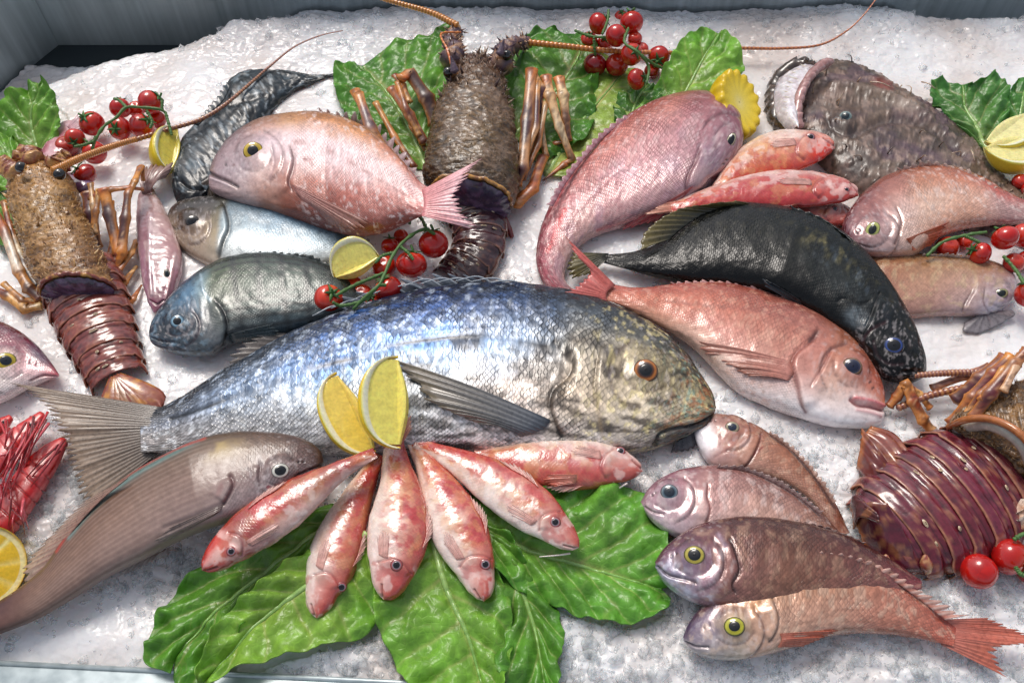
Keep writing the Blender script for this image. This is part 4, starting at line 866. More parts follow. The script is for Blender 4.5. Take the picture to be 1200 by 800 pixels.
# --- red mullets
mulmat = fishmat('mullet_skin',sc=.0026,edge=.12,var=.12,bump=.4,rough=.24,coat=.8,noise=.08,sss=.08)
GM = 'red mullets fanned out on the lettuce'
def mullet(label, axis, ws, z, th, seed, eyexy, head=.2, backside=None, group=GM, red=.8, dark=0., eyer=6.5, gill=None, base_rows=None, tail=None, opts=None):
    """axis runs from snout to tail; backside: which outline is the red back"""
    t = thing('red_mullet', label, 'fish', base(axis[len(axis)//2]), group)
    ws=[ws[1]*.62]+[v*1.09 for v in ws[1:]]; top, bot = spindle(axis, ws)
    if backside == 'b': top, bot = bot, top
    b = Body(top, bot, th=th, z=z, ns=260, nt=100, sink=.35, power=2.0)
    rows = base_rows or [['#a8544c','#bc6c62','#c48a80','#e0c4bc'],['#a85450','#c07c74','#d4aca4','#ecdcd6'],['#b06458','#cc9488','#dcc4b8','#f2e8e2'],['#b46458','#cc9888','#e2ccbc','#f2e8e0'],['#b4584a','#cc8064','#dcb090','#e8ccb8'],['#b05048','#c46a54','#cc8468','#cc9078']]
    b.grid([0,.12,.25,.5,.8,1], rows)
    hm = sm(b.S,head,head+.06)
    mk=hm*np.exp(-((b.t-.40)/.36)**2); b.noise(95,130,.45,.55,'#bc3036',min(1,red*1.1),seed,4,mask=mk); b.noise(260,300,.48,.58,'#b02c38',red*.8,seed+3,4,mask=mk)
    b.noise(110,190,.52,.64,'#dca868',.28,seed+5,4,mask=hm); b.noise(120,220,.52,.64,'#f6e8e2',.4,seed+7,4,mask=sm(b.t,.2,.6)); b.col=blend(b.col,'#f4e4dc',sm(b.t,.66,.9)*.4*hm)
    b.noise(160,160,.54,.66,'#b43c3c',.5,seed+9,4,mask=1-sm(b.S,head*.8,head*1.05)); b.noise(140,140,.54,.66,'#ecd0c8',.5,seed+19,4,mask=1-sm(b.S,head*.8,head*1.05))
    if dark: b.noise(60,60,.4,.6,'#7c2420',dark,seed+11,3)
    ax = catmull(axis, 100); hl = int(head*100); c = ax[hl]; tg = ax[hl+2]-ax[hl-2]; tg /= np.linalg.norm(tg); nn = np.array([-tg[1], tg[0]]); wv = max(ws)
    if backside == 'b': sg = 1
    else: sg = -1
    g1 = [tuple(c-tg*3+nn*wv*.62), tuple(c+tg*6+nn*wv*.3), tuple(c+tg*9-nn*wv*.1), tuple(c+tg*2-nn*wv*.5)]
    b.line(g1,1.4,'#8c3438',.6,-.0009); b.step(g1,.0010,1.4,16,-1); b.step(g1,.0010,1.4,16,1) if False else None
    s0 = ax[0]; t0 = ax[3]-ax[0]; t0 /= np.linalg.norm(t0); n0 = np.array([-t0[1], t0[0]])*(-1 if backside == 'b' else 1)
    b.line([tuple(s0+t0*1+n0*3), tuple(s0+t0*8+n0*6), tuple(s0+t0*15+n0*9)],1.3,'#7c2c28',.7,-.0012)
    b.msk *= sm(b.S,head,head+.05); b.bump(120,.0012,seed); b.blob(eyexy[0],eyexy[1],eyer*1.6,eyer*1.5,'#b0504c',.4,.0009)
    b.build(t, mulmat)
    eye(b,t,eyexy[0],eyexy[1],eyer,'#b84a48','#6c2c2c','#140a10',.5,.95,0,.3,inner='#8c8088')
    def off(k, o): k=min(k,97); g_=ax[k+2]-ax[k-2]; g_/=np.linalg.norm(g_); n_=np.array([-g_[1],g_[0]])*sgb; wl=np.interp(k/99,np.linspace(0,1,len(ws)),ws); return tuple(ax[k]+n_*wl*o)
    sgb = 1 if (top[30][0]-bot[30][0])*(-(ax[55]-ax[45])[1])+(top[30][1]-bot[30][1])*(ax[55]-ax[45])[0] > 0 else -1
    onfin(b,'dorsal_fin',t,[off(34,.86),off(42,.88),off(50,.88)],[off(42,1.10),off(50,1.16),off(58,1.02)],fall=b.zc[100],n=7,cb='#cc8478',ct='#ecd0c4',ray='#b05850',ab=.95,at=.55,jag=.3,rows=7)
    onfin(b,'pectoral_fin',t,[off(hl+5,-.25),off(hl+5,-.42),off(hl+6,-.58)],[off(hl+21,-.30),off(hl+23,-.5),off(hl+18,-.68)],fall=b.zc[100],n=6,cb='#dca69a',ct='#eecfc6',ray='#cc8a80',ab=.7,at=.3,jag=.15,rows=10,lift=.0003,tl=.0007,lines=.35)
    if tail: fin('tail_fin',t,*tail,n=12,cb='#c47860',ct='#dca890',ray='#a84840',ab=1,at=.8,jag=.15)
    if opts: opts(b, t)
    return t
def fins_f1(b,t): fin('dorsal_fin',t,[(330,575),(350,566),(372,560)],[(338,568),(356,562),(376,556)],[.040]*3,[.042]*3,6,'#b46850','#d89c88','#a04034',1,.7,.3,5)
mullet('dark red mullet with its head at the far left of the fan',[(237,668),(255,652),(285,628),(330,597),(375,566),(410,545),(440,530)],[3,18,24,25,22,15,9,6],.036,.55,11,(271,646),.2,None,dark=.45,opts=fins_f1,eyer=6,
    base_rows=[['#c04038','#c84c40','#c45a4c','#c8706a'],['#b84840','#c45a4c','#b87060','#b88078'],['#b05040','#b8705c','#a87464','#a87068'],['#a85040','#b87860','#b07c68','#a06a60'],['#a84c3c','#b87058','#a87460','#98645a'],['#a84840','#b0604c','#a86450','#a0604c']])
mullet('pale red mullet pointing down, second from the left of the fan',[(371,724),(374,705),(384,672),(400,628),(416,590),(430,560),(444,532)],[3,18,26,27,23,17,11,6],.012,.6,23,(400,688),.22,'b',red=.7)
mullet('broad red mullet pointing straight down in the middle of the fan',[(450,702),(454,690),(462,655),(468,612),(468,572),(464,542),(461,512)],[4,22,31,34,30,22,15,9],.020,.55,37,(464,662),.2,'b',red=.8,eyer=7.5,
    tail=([(452,520),(461,514),(470,520)],[(446,506),(464,498),(480,484),(484,500)],[.034,.036,.034],[.036,.044,.048,.04]))
mullet('red mullet right of the middle one with its snout lowest right',[(567,704),(564,688),(553,655),(535,615),(516,575),(500,545),(484,517)],[4,19,27,31,27,20,12,7],.018,.55,41,(568,661),.22,'b',eyer=7,red=.75)
mullet('long red mullet with pale belly slanting down to the right of the fan',[(678,641),(664,630),(636,606),(598,578),(558,553),(520,533),(486,518)],[4,18,26,27,24,17,10,6],.020,.5,53,(651,611),.2,'b',eyer=7,red=.7,
    opts=lambda b,t: mesh('barbel',*tube(pw([(668,648,.018),(655,650,.016),(632,652,.014)],14),np.linspace(.0007,.0003,14),6),MAT['flesh'],t,col=srgb('#f0dcd8')))
mullet('red mullet lying level on the right, its snout touching bare ice',[(753,552),(742,549),(712,545),(672,542),(630,541),(590,538),(555,534)],[3,18,27,29,27,22,15,10],.014,.5,67,(727,528),.2,None,eyer=6,red=.65,
    opts=lambda b,t: (mesh('barbel',*tube(pw([(735,566,.016),(720,574,.012),(708,575,.010)],12),np.linspace(.0007,.0003,12),6),MAT['flesh'],t,col=srgb('#f4e4e0')), fin('pectoral_fin',t,[(676,556),(676,560),(674,566)],[(640,556),(636,564),(648,570)],[.026,.024,.022],[.024,.02,.02],6,'#d08c78','#d87c68','#b05040',1,.8,.1,6)))
GU = 'red mullets behind the black fish'
mullet('orange red mullet with white gill patch, above its neighbour and left of the monkfish',[(978,174),(966,172),(940,175),(905,182),(872,197),(850,216),(836,234)],[3,16,22,24,22,18,12,8],.018,.5,71,(950,161),.22,None,group=GU,eyer=5.5,red=.45,
    opts=lambda b,t: None, base_rows=[['#d04838','#d85c48','#d88878','#e8b8a8'],['#d04434','#d85c48','#e4a494','#f0d8d0'],['#cc5440','#e0a490','#e8c8b8','#f0dcd4'],['#c44c38','#d08868','#dcb088','#e0b898'],['#c04c38','#cc7050','#d89870','#d08468'],['#b84434','#c05840','#c87050','#c06850']])
mullet('rosy red mullet with blunt battered snout, lying on the third mullet',[(1006,229),(994,224),(960,222),(915,222),(870,226),(830,233),(786,242)],[4,15,19,20,18,14,9,6],.020,.5,83,(992,222),.2,None,group=GU,eyer=3.5,red=.7,
    tail=([(796,236),(792,242),(794,248)],[(770,232),(750,236),(768,243),(752,252),(776,250)],[.022]*3,[.024,.022,.022,.02,.02]),
    base_rows=[['#b85048','#c0645c','#c88078','#d8a098'],['#b8504c','#c87068','#cc8c84','#d8a8a0'],['#b44c48','#c06860','#c47c70','#cc9488'],['#b44444','#c05c58','#c07468','#c8867c'],['#b44c44','#c06050','#c47c68','#c88474'],['#b84c3c','#c46048','#c87860','#c47860']])
mullet('orange mullet mostly hidden below the rosy one, with a whitish eye',[(1001,257),(990,253),(965,248),(930,247),(895,250),(870,256)],[4,13,19,20,18,12,8],.006,.45,97,(978,245),.2,None,group=GU,eyer=4,red=.5)

# ------------------------------------------------------------------ monkfish
def monkfish():
    t = thing('monkfish', 'huge mottled brown monkfish with gaping pale mouth at the back right', 'fish', base((1050,170)), 'whole fish on the ice')
    top=[(928,120),(930,100),(945,82),(972,74),(1010,82),(1050,103),(1085,125),(1110,141),(1140,168),(1170,200),(1200,233),(1240,275)]
    bot=[(926,130),(930,146),(940,164),(956,188),(978,208),(1004,226),(1040,244),(1080,256),(1120,266),(1160,276),(1200,290),(1240,305)]
    b = Body(top,bot,th=.34,z=.0,ns=420,nt=160,sink=.2,power=2.3); b.U=b.V[:,0].copy(); b.W=b.V[:,1].copy()+b.V[:,2]*.5
    b.grid([0,.1,.3,.6,1],[['#6c4c48','#786058','#6c5850','#5c4c46'],['#5c5046','#6e5e52','#6a5a50','#54473f'],['#5e5146','#6c5c50','#66564e','#4a3e39'],['#584c42','#66584c','#5c4e46','#463b36'],['#5a5044','#665a4c','#62564a','#4c423a']])
    b.noise(45,45,.5,.66,'#84705f',.5,3); b.noise(90,90,.55,.66,'#957c70',.5,5); b.noise(60,60,.54,.64,'#352a2a',.45,9); b.noise(35,35,.55,.7,'#5c4456',.5,15); b.noise(160,160,.62,.72,'#b89c8c',.4,25); b.noise(200,200,.6,.7,'#2c2222',.4,35)
    b.msk[:]=.0; b.bump(22,.006,5,3); b.bump(80,.0018,6,3); b.bump(260,.0006,8,2)
    b.disp += (sm(fbm(b.U*260,b.W*260,44,2),.6,.75))*.0012
    b.line([(944,92),(936,112),(930,134),(928,150)],5,'#b88888',.8,.004); b.line([(960,78),(948,92),(940,110)],3,'#a87c78',.6,.002)
    b.line([(975,100),(1010,104),(1050,118),(1090,140)],4,'#7c6a5e',.4,.004); b.line([(1000,160),(1040,140),(1090,150),(1130,180)],5,'#463a38',.45,-.004)
    b.blob(1034,100,14,7,'#8c3c34',.6,0,20); b.blob(1060,124,16,6,'#a8988c',.5,0,10); b.blob(990,139,14,13,'#4c3f3a',.7,.004)
    b.line([(968,138),(975,150),(990,158),(1004,150)],3,'#3f3330',.5,-.002)
    b.build(t,fishmat('monkfish_skin',sc=.004,edge=0,var=0,bump=.2,rough=.42,coat=.25,noise=.2,nsc=320))
    eye(b,t,990,138,7.5,'#a8b8b0','#7c8a84','#16262c',.55,.95,0,.5,inner='#4c6468',rimw=.2)
    eye(b,t,1116,139,3,'#b8b8b8','#4c4440','#16161a',.6,.95,0,.5)
    # open mouth: lower jaw, lining and teeth
    V,F=tube(pw([(958,76,.028),(944,74,.022),(926,80,.016),(910,98,.006),(906,120,.004),(912,142,.004),(926,156,.008),(940,170,.012)],60),(.0072+.0014*vnoise(np.arange(60)*.5,np.zeros(60),4))*np.interp(np.arange(60),[0,14,50,59],[.4,1,1,.6]),14)
    nz=fbm(V[:,0]*250,V[:,1]*250+V[:,2]*150,3); mesh('lower_jaw',V+(nz[:,None]-.5)*.006,F,MAT['flesh'],t,col=blend(np.tile(srgb('#443a34'),(len(V),1)),'#6c5a50',sm(nz,.5,.7)),label='mottled brown lower jaw')
    A=catmull([P(x,y,.014) for x,y in [(944,76),(928,80),(912,94),(907,118),(912,140),(926,156)]],30); B=catmull([P(x,y,.026) for x,y in [(966,76),(956,82),(946,95),(938,112),(934,132),(936,150)]],30)
    G=np.array([A+(B-A)*q+np.array([0,0,.004])*math.sin(q*3.1) for q in np.linspace(0,1,10)]); nz=fbm(G[...,0]*300,G[...,1]*300,8)[...,None]; G[...,2:]+= (nz-.5)*.003
    o=mesh('mouth_lining',G.reshape(-1,3),[grid_faces(10,30)],MAT['flesh'],t,col=blend(np.tile(srgb('#c8bcc0'),(300,1)),'#e8e2e6',sm(nz.ravel(),.45,.6)),label='pale pinkish white mouth lining'); solid(o,.001)
    parts=[]
    for k in range(15):
        q=k/14; i=int(q*28); p=A[i]*.35+B[i]*.65+np.array([0,0,.003]); e=p+(A[i]-B[i])*.35+np.array([0,0,.003]); v,f=tube([p,(p+e)/2,e],[.0008,.0005,.0001],5); parts.append((v,f,srgb('#e8dcc8')))
    V,F,C=join(parts); o=mesh('teeth',V,F,MAT['flesh'],t,col=C); o['kind']='stuff'
    V,F=tube(pw([(972,72,.034),(958,80,.034),(946,94,.032),(938,112,.028),(934,132,.022),(936,150,.018)],50),.0040+.001*vnoise(np.arange(50)*.4,np.zeros(50),9),12)
    nz=fbm(V[:,0]*350,V[:,1]*350,13); mesh('upper_lip',V+(nz[:,None]-.5)*.003,F,MAT['flesh'],t,col=blend(np.tile(srgb('#a07470'),(len(V),1)),'#c89c98',sm(nz,.45,.65)),label='pinkish upper lip')
    # skin tassels and thin spines
    parts=[]
    for k in range(46):
        s=rng.uniform(.1,.95); tt=rng.uniform(.03,.9); i=int(s*(b.ns-1))*b.nt+int(tt*b.nt/2); p=b.V[i]; n=b.nrm[i]; d=rng.normal(size=3)*.6+n*.5; d/=np.linalg.norm(d); l=rng.uniform(.004,.011)
        m=p+n*l*.5+d*l*.3; v,f=tube(catmull([p,m,p+d*l+n*.002],6),np.linspace(.0007,.0002,6),5); parts.append((v,f,srgb(rng.choice(['#a88c74','#7c6858','#c8ac90','#4c3e36']))))
    V,F,C=join(parts); o=mesh('skin_tassels',V,F,MAT['flesh'],t,col=C); o['kind']='stuff'
    for (x,y,x2,y2) in [(1080,96,1096,104),(1138,176,1142,188),(1020,96,1044,102)]:
        mesh('spine',*tube(pw([(x,y,.04),((x+x2)/2,(y+y2)/2-2,.043),(x2,y2,.040)],8),np.linspace(.0007,.0004,8),5),MAT['flesh'],t,col=srgb('#c8b098'))
monkfish()

# ------------------------------------------------------------------ spiny lobsters
MAT['shell'] = vcmat('lobster_shell', rough=.22, coat=.6, noise=.2, nsc=350, bump=.3, bd=.0006)
MAT['rough_shell'] = vcmat('rough_shell', rough=.34, coat=.35, noise=.3, nsc=500, bump=.7, bd=.0012)
def leg(parent, pts, rad, cols, name='leg', seg=8, flat=1., joints=True, mat=None, label=None):
    """jointed leg: straight pieces with thicker joints; cols = colour bands from base to tip"""
    w = np.array([P(*p) for p in pts]); parts = []; n = len(w)-1; r = .84*np.interp(np.linspace(0,1,n+1), np.linspace(0,1,len(rad)), rad)
    V=[]; rr=[]; uu=[]
    for i in range(n):
        for q in np.linspace(0,1,10,endpoint=(i==n-1)):
            V.append(w[i]*(1-q)+w[i+1]*q); bulge = 1+.2*(math.exp(-((q-.0)/.10)**2)+math.exp(-((q-1)/.12)**2))*joints; rr.append((r[i]*(1-q)+r[i+1]*q)*bulge*(1-.10*math.sin(math.pi*q))); uu.append((i+q)/n)
    V=np.array(V); V[1:-1]=V[1:-1]*.9+(V[:-2]+V[2:])*.05
    seg=14; v,f = tube(V, rr, seg); u=np.r_[np.repeat(uu,seg),0,1]
    c=np.array([srgb(k) for k in cols]); q=u*(len(cols)-1); i=np.clip(q.astype(int),0,len(cols)-2); ff=sm(q-i,.25,.75)[:,None]; col=c[i]*(1-ff)+c[i+1]*ff
    th=np.r_[np.tile(np.arange(seg)*2*np.pi/seg,len(V)),0,0]; ce=np.vstack([np.repeat(V,seg,0),V[:1],V[-1:]]); rel=v-ce
    tg=np.gradient(V,axis=0); a=np.cross(tg,[0,0,1.]); a/=np.linalg.norm(a,axis=1)[:,None]+1e-9; a=np.vstack([np.repeat(a,seg,0),a[:1],a[-1:]]); ra=(rel*a).sum(1)[:,None]*a; v=ce+rel*.62+ra*.42
    nz=fbm(v[:,0]*350,v[:,1]*350+v[:,2]*300,7); ed=np.abs(np.cos(th))**4
    col=blend(col,'#2e1014',sm(nz+.12*(1-ed),.60,.66)*.6); col=blend(col,'#d08840',ed*.8*sm(nz,.2,.4)); col=blend(col,'#e0b080',sm(nz,.36,.28)*.5)
    v=v+(rel*((fbm(v[:,0]*600,v[:,1]*600,17)-.5)*.12)[:,None])
    return mesh(name,v,f,mat or MAT['leg'],parent,col=np.clip(col,0,1),label=label)
def antenna(parent, pts, r0, r1, c0='#c87830', c1='#b86048', rings=40, label=None):
    pth=pw(pts,rings*4); n=len(pth); u=np.linspace(0,1,n); rad=(r0*(1-u)+r1*u)*(1+.10*np.sin(u*rings*2*np.pi))
    v,f=tube(pth,rad,8); uu=np.r_[np.repeat(u,8),0,1]; col=srgb(c0)*(1-uu[:,None])+srgb(c1)*uu[:,None]
    col=blend(col,'#6c2c14',(np.sin(uu*rings*2*np.pi)<-.55)*.45*np.ones(len(v))); col=blend(col,'#e8a850',(np.sin(uu*rings*2*np.pi)>.6)*.35*np.ones(len(v)))
    return mesh('antenna',v,f,MAT['shell'],parent,col=np.clip(col,0,1),label=label)
def spikes(parent, body, n, lo, hi, cols, srange, trange, lean, name='spines', w=.22, seed=1, jitter=.4):
    r=np.random.default_rng(seed); parts=[]
    for k in range(n):
        s=r.uniform(*srange); tt=r.uniform(*trange); si=int(np.searchsorted(np.linspace(0,1,body.ns),s)); si=min(si,body.ns-1); i=si*body.nt+int(tt*body.nt/2)
        p=body.V[i]; nn=body.nrm[i]; l=r.uniform(lo,hi)*r.uniform(.6,1); d=nn+lean+r.normal(size=3)*jitter; d/=np.linalg.norm(d)
        v,f=tube([p-nn*.0005,p+d*l*.5,p+d*l],[l*w,l*w*.62,l*.03],5); c=srgb(cols[r.integers(len(cols))]); parts.append((v,f[:1]+f[1:],c))
    V,F,C=join(parts); o=mesh(name,V,F,MAT['rough_shell'],parent,col=C); o['kind']='stuff'; return o
def carapace(parent, top, bot, z, th, rows, seed, lean, spc, ns=200, nt=110, bumps=.003, speck='#1c1614', spikes_n=900, lo=.0015, hi=.0035, sr=(.02,.97), big=70, bigl=.008, rim='#8c5c34'):
    b=Body(top,bot,th=th*1.19,z=z,ns=ns,nt=nt,sink=.6,power=2.2,endtaper=0); b.U=b.V[:,0].copy(); b.W=b.V[:,1]+b.V[:,2]*.8; b.grid(list(np.linspace(0,1,len(rows))),rows)
    n=fbm(b.U*420,b.W*420,seed,2); b.disp+=sm(n,.45,.7)*bumps*.5; b.col=blend(b.col,speck,sm(n,.5,.36)*.7); b.noise(90,90,.5,.7,spc[0],.5,seed+3); b.noise(60,60,.55,.7,spc[1],.5,seed+5)
    b.bump(70,bumps*1.6,seed+9); b.build(parent,MAT['rough_shell'],'carapace')
    if rim:
        ring=b.V[-nt:]; up=ring[:nt//2+1]; V,F=tube(catmull(up,60),.0019,8); nz=fbm(V[:,0]*300,V[:,1]*300,4); mesh('carapace_rim',V,F,MAT['shell'],parent,col=blend(np.tile(srgb(rim),(len(V),1)),'#d8a050',sm(nz,.45,.6)*.8))
        c=ring.mean(0); tgv=b.C[-1]-b.C[-8]; tgv/=np.linalg.norm(tgv); G=[]
        for r_ in np.linspace(.97,.02,12): G.append(c+(ring-c)*r_+tgv*(.002+.007*math.sqrt(1-r_*r_)))
        G=np.vstack(G); nz=fbm(G[:,0]*200,G[:,2]*300,6); mesh('membrane',G,[grid_faces(12,nt,True)],MAT['flesh'],parent,col=blend(np.tile(srgb('#3c2c44'),(len(G),1)),'#7c6080',sm(nz,.45,.7)*.6))
    spikes(parent,b,spikes_n,lo,hi,spc,sr,(.03,.97),lean,seed=seed)
    if big: spikes(parent,b,big,bigl*.6,bigl,spc,sr,(.05,.95),lean,name='large_spines',w=.2,seed=seed+1,jitter=.25)
    return b
def abdomen(parent, axis, hw, z, arch, nseg, col, edge, seed, taper=.0, hl=None, pleura=True, ncol=None, cross=None, spots=1.):
    """overlapping arched shell plates along an axis; each plate is a part"""
    ax=catmull(axis,nseg*20+1); W=np.interp(np.linspace(0,1,len(ax)),np.linspace(0,1,len(hw)),hw); cz=np.interp(np.linspace(0,1,len(ax)),np.linspace(0,1,len(np.atleast_1d(z))),np.atleast_1d(z))
    w3=np.array([P(x,y,q) for (x,y),q in zip(ax,cz)]); tg=np.gradient(w3,axis=0); tg/=np.linalg.norm(tg,axis=1)[:,None]; side=np.cross(tg,[0,0,1.]); side/=np.linalg.norm(side,axis=1)[:,None]; upv=np.cross(side,tg)
    r=np.random.default_rng(seed)
    for k in range(nseg):
        i0=k*20; i1=min(len(ax)-1,(k+1)*20+5); idx=np.arange(i0,i1+1); m=44; a=np.linspace(-.12,1.12,m)*np.pi; V=[];C=[]
        base_=srgb(col[k%len(col)])
        for ii,i in enumerate(idx):
            q=ii/20.; lift=1+.055*q-.045*sm(q,.35,.55)*(1-sm(q,.62,.8)); mm=pxm(w3[i]); hwid=W[i]*mm*lift; ar=hwid*arch
            rag=.0018*np.sin(a*9+k)*(np.abs(np.cos(a))>.8)*sm(q,.6,1.1)
            p=w3[i]-side[i]*(np.cos(a)*hwid)[:,None]+upv[i]*(np.sin(a)*ar)[:,None]+tg[i]*(rag+.0035*np.abs(np.cos(a))**3*sm(q,.4,1.25))[:,None]
            nz=fbm(p[:,0]*260,p[:,1]*260,seed+k,3); c=np.tile(base_,(m,1)); c=blend(c,edge,np.full(m,float(sm(q,1.13,1.2)*.7))); c=blend(c,'#1f0c0e',np.full(m,float(np.exp(-((q-.5)/.035)**2)*.55)))
            c=blend(c,edge,sm(nz,.64,.72)*.4*spots); c=blend(c,edge,sm(np.abs(np.cos(a)),.90,.99)*.45); c=blend(c,'#2a1014',sm(nz,.42,.34)*.5)
            p+=upv[i]*((nz-.5)*.0016)[:,None]
            V.append(p);C.append(c)
        V=np.vstack(V); C=np.vstack(C); o=mesh('tail_segment',V,[grid_faces(len(idx),m)],MAT['shell'],parent,col=np.clip(C,0,1)); solid(o,.0012,-1)
        if spots:
            for s in range(2):
                th_=r.uniform(.3,.7)*np.pi; i=idx[int(len(idx)*r.uniform(.3,.55))]; mm=pxm(w3[i]); c0=w3[i]-side[i]*math.cos(th_)*W[i]*mm*1.02+upv[i]*math.sin(th_)*W[i]*mm*arch*1.04; nn=-side[i]*math.cos(th_)+upv[i]*math.sin(th_)
                v,f,rad,tt=cap_mesh(c0,nn,side[i],.0016*r.uniform(.8,2.0),.0010*r.uniform(.7,1.4),.0006,4,9); mesh('shell_spot',v,f,MAT['shell'],o if False else parent,col=srgb('#c8b090'))
    return w3,side,upv,tg

def lobster_back():
    t=thing('spiny_lobster','dark brown spiny lobster upright at the back centre, antennae spread','lobster',base((550,190)),'spiny lobsters on the ice')
    top=[(558,70),(546,74),(537,84),(524,104),(512,130),(504,155),(498,185),(497,212),(506,228)]
    bot=[(562,70),(574,74),(583,84),(594,106),(601,130),(604,155),(608,185),(608,215),(598,240)]
    b=carapace(t,top,bot,.012,.62,[['#6a4c48','#5c443c','#6c5048'],['#664c3c','#725840','#5c4436'],['#644c38','#80684a','#5c4634'],['#644e36','#806a4c','#604c34'],['#5c4830','#6c583c','#54422c']],5,np.array([0,.5,0]),['#6c5440','#8a705a','#4c3838','#a8907c'],bumps=.0030,spikes_n=420,lo=.0020,hi=.0042,sr=(.02,.45),big=40,bigl=.010)
    spikes(t,b,500,.0008,.0014,['#7a6c5c','#5c5044','#8a7c6a'],(.5,.98),(.03,.97),np.array([0,.3,0]),name='small_spines',seed=66,w=.5)
    abdomen(t,[(543,196),(548,218),(556,244),(562,268),(560,292),(548,312),(530,330)],[34,36,34,31,30,30,26],[.018,.018,.016,.012,.008,.004,.0],.55,8,['#4a2c30','#3e2428','#3c2226','#452830'],'#8a5c48',7)
    for sx,ps in ((0,[(527,72),(534,62),(528,48),(536,36)]),(1,[(588,78),(590,62),(604,52),(620,50)])):
        V,F=tube(catmull([P(x,y,.040-.003*i) for i,(x,y) in enumerate(ps)],24),np.linspace(.010,.0065,24)*(1+.15*np.sin(np.arange(24)*1.6)),12); nz=fbm(V[:,0]*500,V[:,1]*500+V[:,2]*300,3)
        V=V+rng.normal(size=V.shape)*.0008; o=mesh('antenna_base',V,F,MAT['rough_shell'],t,col=blend(np.tile(srgb('#5a4450'),(len(V),1)),'#b08868',sm(nz,.5,.62)))
        parts=[]
        for k in range(90):
            i=rng.integers(0,24*12); p=V[i]; c=V[(i//12)*12:(i//12)*12+12].mean(0); n=p-c; n/=np.linalg.norm(n); v,f=tube([p,p+n*.002,p+n*.0045+rng.normal(size=3)*.0006],[.0011,.0007,.0001],5); parts.append((v,f,srgb(rng.choice(['#c8a080','#8a6c60','#5a4450']))))
        V,F,C=join(parts); o2=mesh('spines',V,F,MAT['rough_shell'],o,col=C) if False else mesh('spines',V,F,MAT['rough_shell'],t,col=C); o2['kind']='stuff'
    antenna(t,[(536,30,.040),(505,15,.044),(460,2,.050),(415,-12,.055)],.0034,.0020,'#d08434','#c88440',34,label='thick orange antenna to the left')
    antenna(t,[(620,50,.034),(660,54,.032),(720,60,.028),(800,62,.022),(860,57,.018),(915,57,.018),(960,53,.022),(990,38,.030),(1012,18,.040),(1032,-8,.05)],.0032,.0006,'#d07c30','#c07058',90,label='long antenna sweeping along the ice to the right')
    for sgn,(x,y) in ((-1,(527,86)),(1,(592,66))):
        V,F=tube(pw([(x-sgn*9,y+3,.044),(x-sgn*5,y+1,.047),(x,y,.049)],10),[.005]*4+[.0045]*6,10); mesh('eye_stalk',V,F,MAT['shell'],t,col=srgb('#a07048'))
        c=P(x+sgn*2,y-1,.051); v,f,rad,th_=cap_mesh(c,np.array([sgn*.7,-.5,.6]),UPV,.0050,.0050,.0044,8); mesh('eye',v,f,MAT['pupil'],t,col=srgb('#0c0a08'))
        V,F=tube(pw([(x-sgn*6,y-2,.055),(x-sgn*3,y-14,.062),(x-sgn*1,y-20,.066)],10),np.linspace(.0045,.0006,10),8); mesh('horn',V,F,MAT['rough_shell'],t,col=srgb('#5c4a58'))
    antenna(t,[(529,76,.045),(524,58,.05),(517,40,.05),(540,38,.046)],.0012,.0010,'#e06c28','#d87c3c',12,label='small orange antennule')
    # legs
    D=['#7c3c20','#4a2018','#3c1a1c','#6c3420','#c87830']; O=['#b86428','#e0a468','#4a2430','#4a2430','#e8b878','#d8843c']
    leg(t,[(478,205,.010),(452,180,.022),(434,150,.030),(420,110,.036)],[.006,.0065,.0062,.0052],['#5c2c18','#8c5028','#b07038','#6a4a58','#d88c48'],label='orange edged left leg')
    leg(t,[(470,210,.006),(445,170,.018),(416,106,.032)],[.005,.0055,.005],D)
    leg(t,[(498,168,.014),(480,135,.026),(458,103,.036)],[.0055,.0055,.0048],['#5c2c1c','#7c4028','#9c5430','#b06434'])
    leg(t,[(512,145,.018),(500,115,.030),(480,86,.040),(470,92,.042)],[.009,.0085,.0075,.006],['#2c1818','#3c2020','#4a2420','#d0682c'])
    leg(t,[(500,176,.008),(484,150,.020),(470,112,.030)],[.0035]*3,['#c89858','#8c5c38','#6c3420'])
    leg(t,[(604,215,.018),(612,198,.026),(618,140,.034),(623,82,.044)],[.007,.0062,.0066,.0060],['#7c3c1c','#2c1820','#4c2430','#c89870','#3c1c30','#3c1c30','#c89068','#c06828'],label='striped upright right leg')
    leg(t,[(623,82,.044),(634,104,.036),(628,150,.018),(612,200,.008)],[.0045,.005,.004,.0035],O,name='leg')
    leg(t,[(640,90,.036),(644,112,.034),(656,150,.022),(670,186,.008),(662,192,.005),(636,212,.003)],[.0058,.0062,.0048,.004,.0038,.001],['#c06a38','#e0b480','#d8c098','#a07850','#b4622c','#5c2414'],label='pale knobbed leg bent to the ice')
    leg(t,[(655,92,.034),(660,112,.032),(663,140,.022),(666,165,.012)],[.0060,.0062,.0045,.004],['#d07c40','#e8c898','#8c6448','#6c3c24'])
    leg(t,[(666,165,.010),(650,168,.006),(638,172,.004)],[.003,.0028,.0012],['#9c5428','#a85c2c','#5c2814'])
    leg(t,[(590,236,.010),(606,238,.012),(624,222,.014),(636,184,.012)],[.0065,.0065,.006,.0055],['#b8783c','#c0682c','#a85428','#7c3820'],label='curled orange leg by the tail')
    leg(t,[(598,212,.012),(606,222,.012),(612,228,.01)],[.006,.006,.005],['#c8a878','#a08058','#7c5838'])
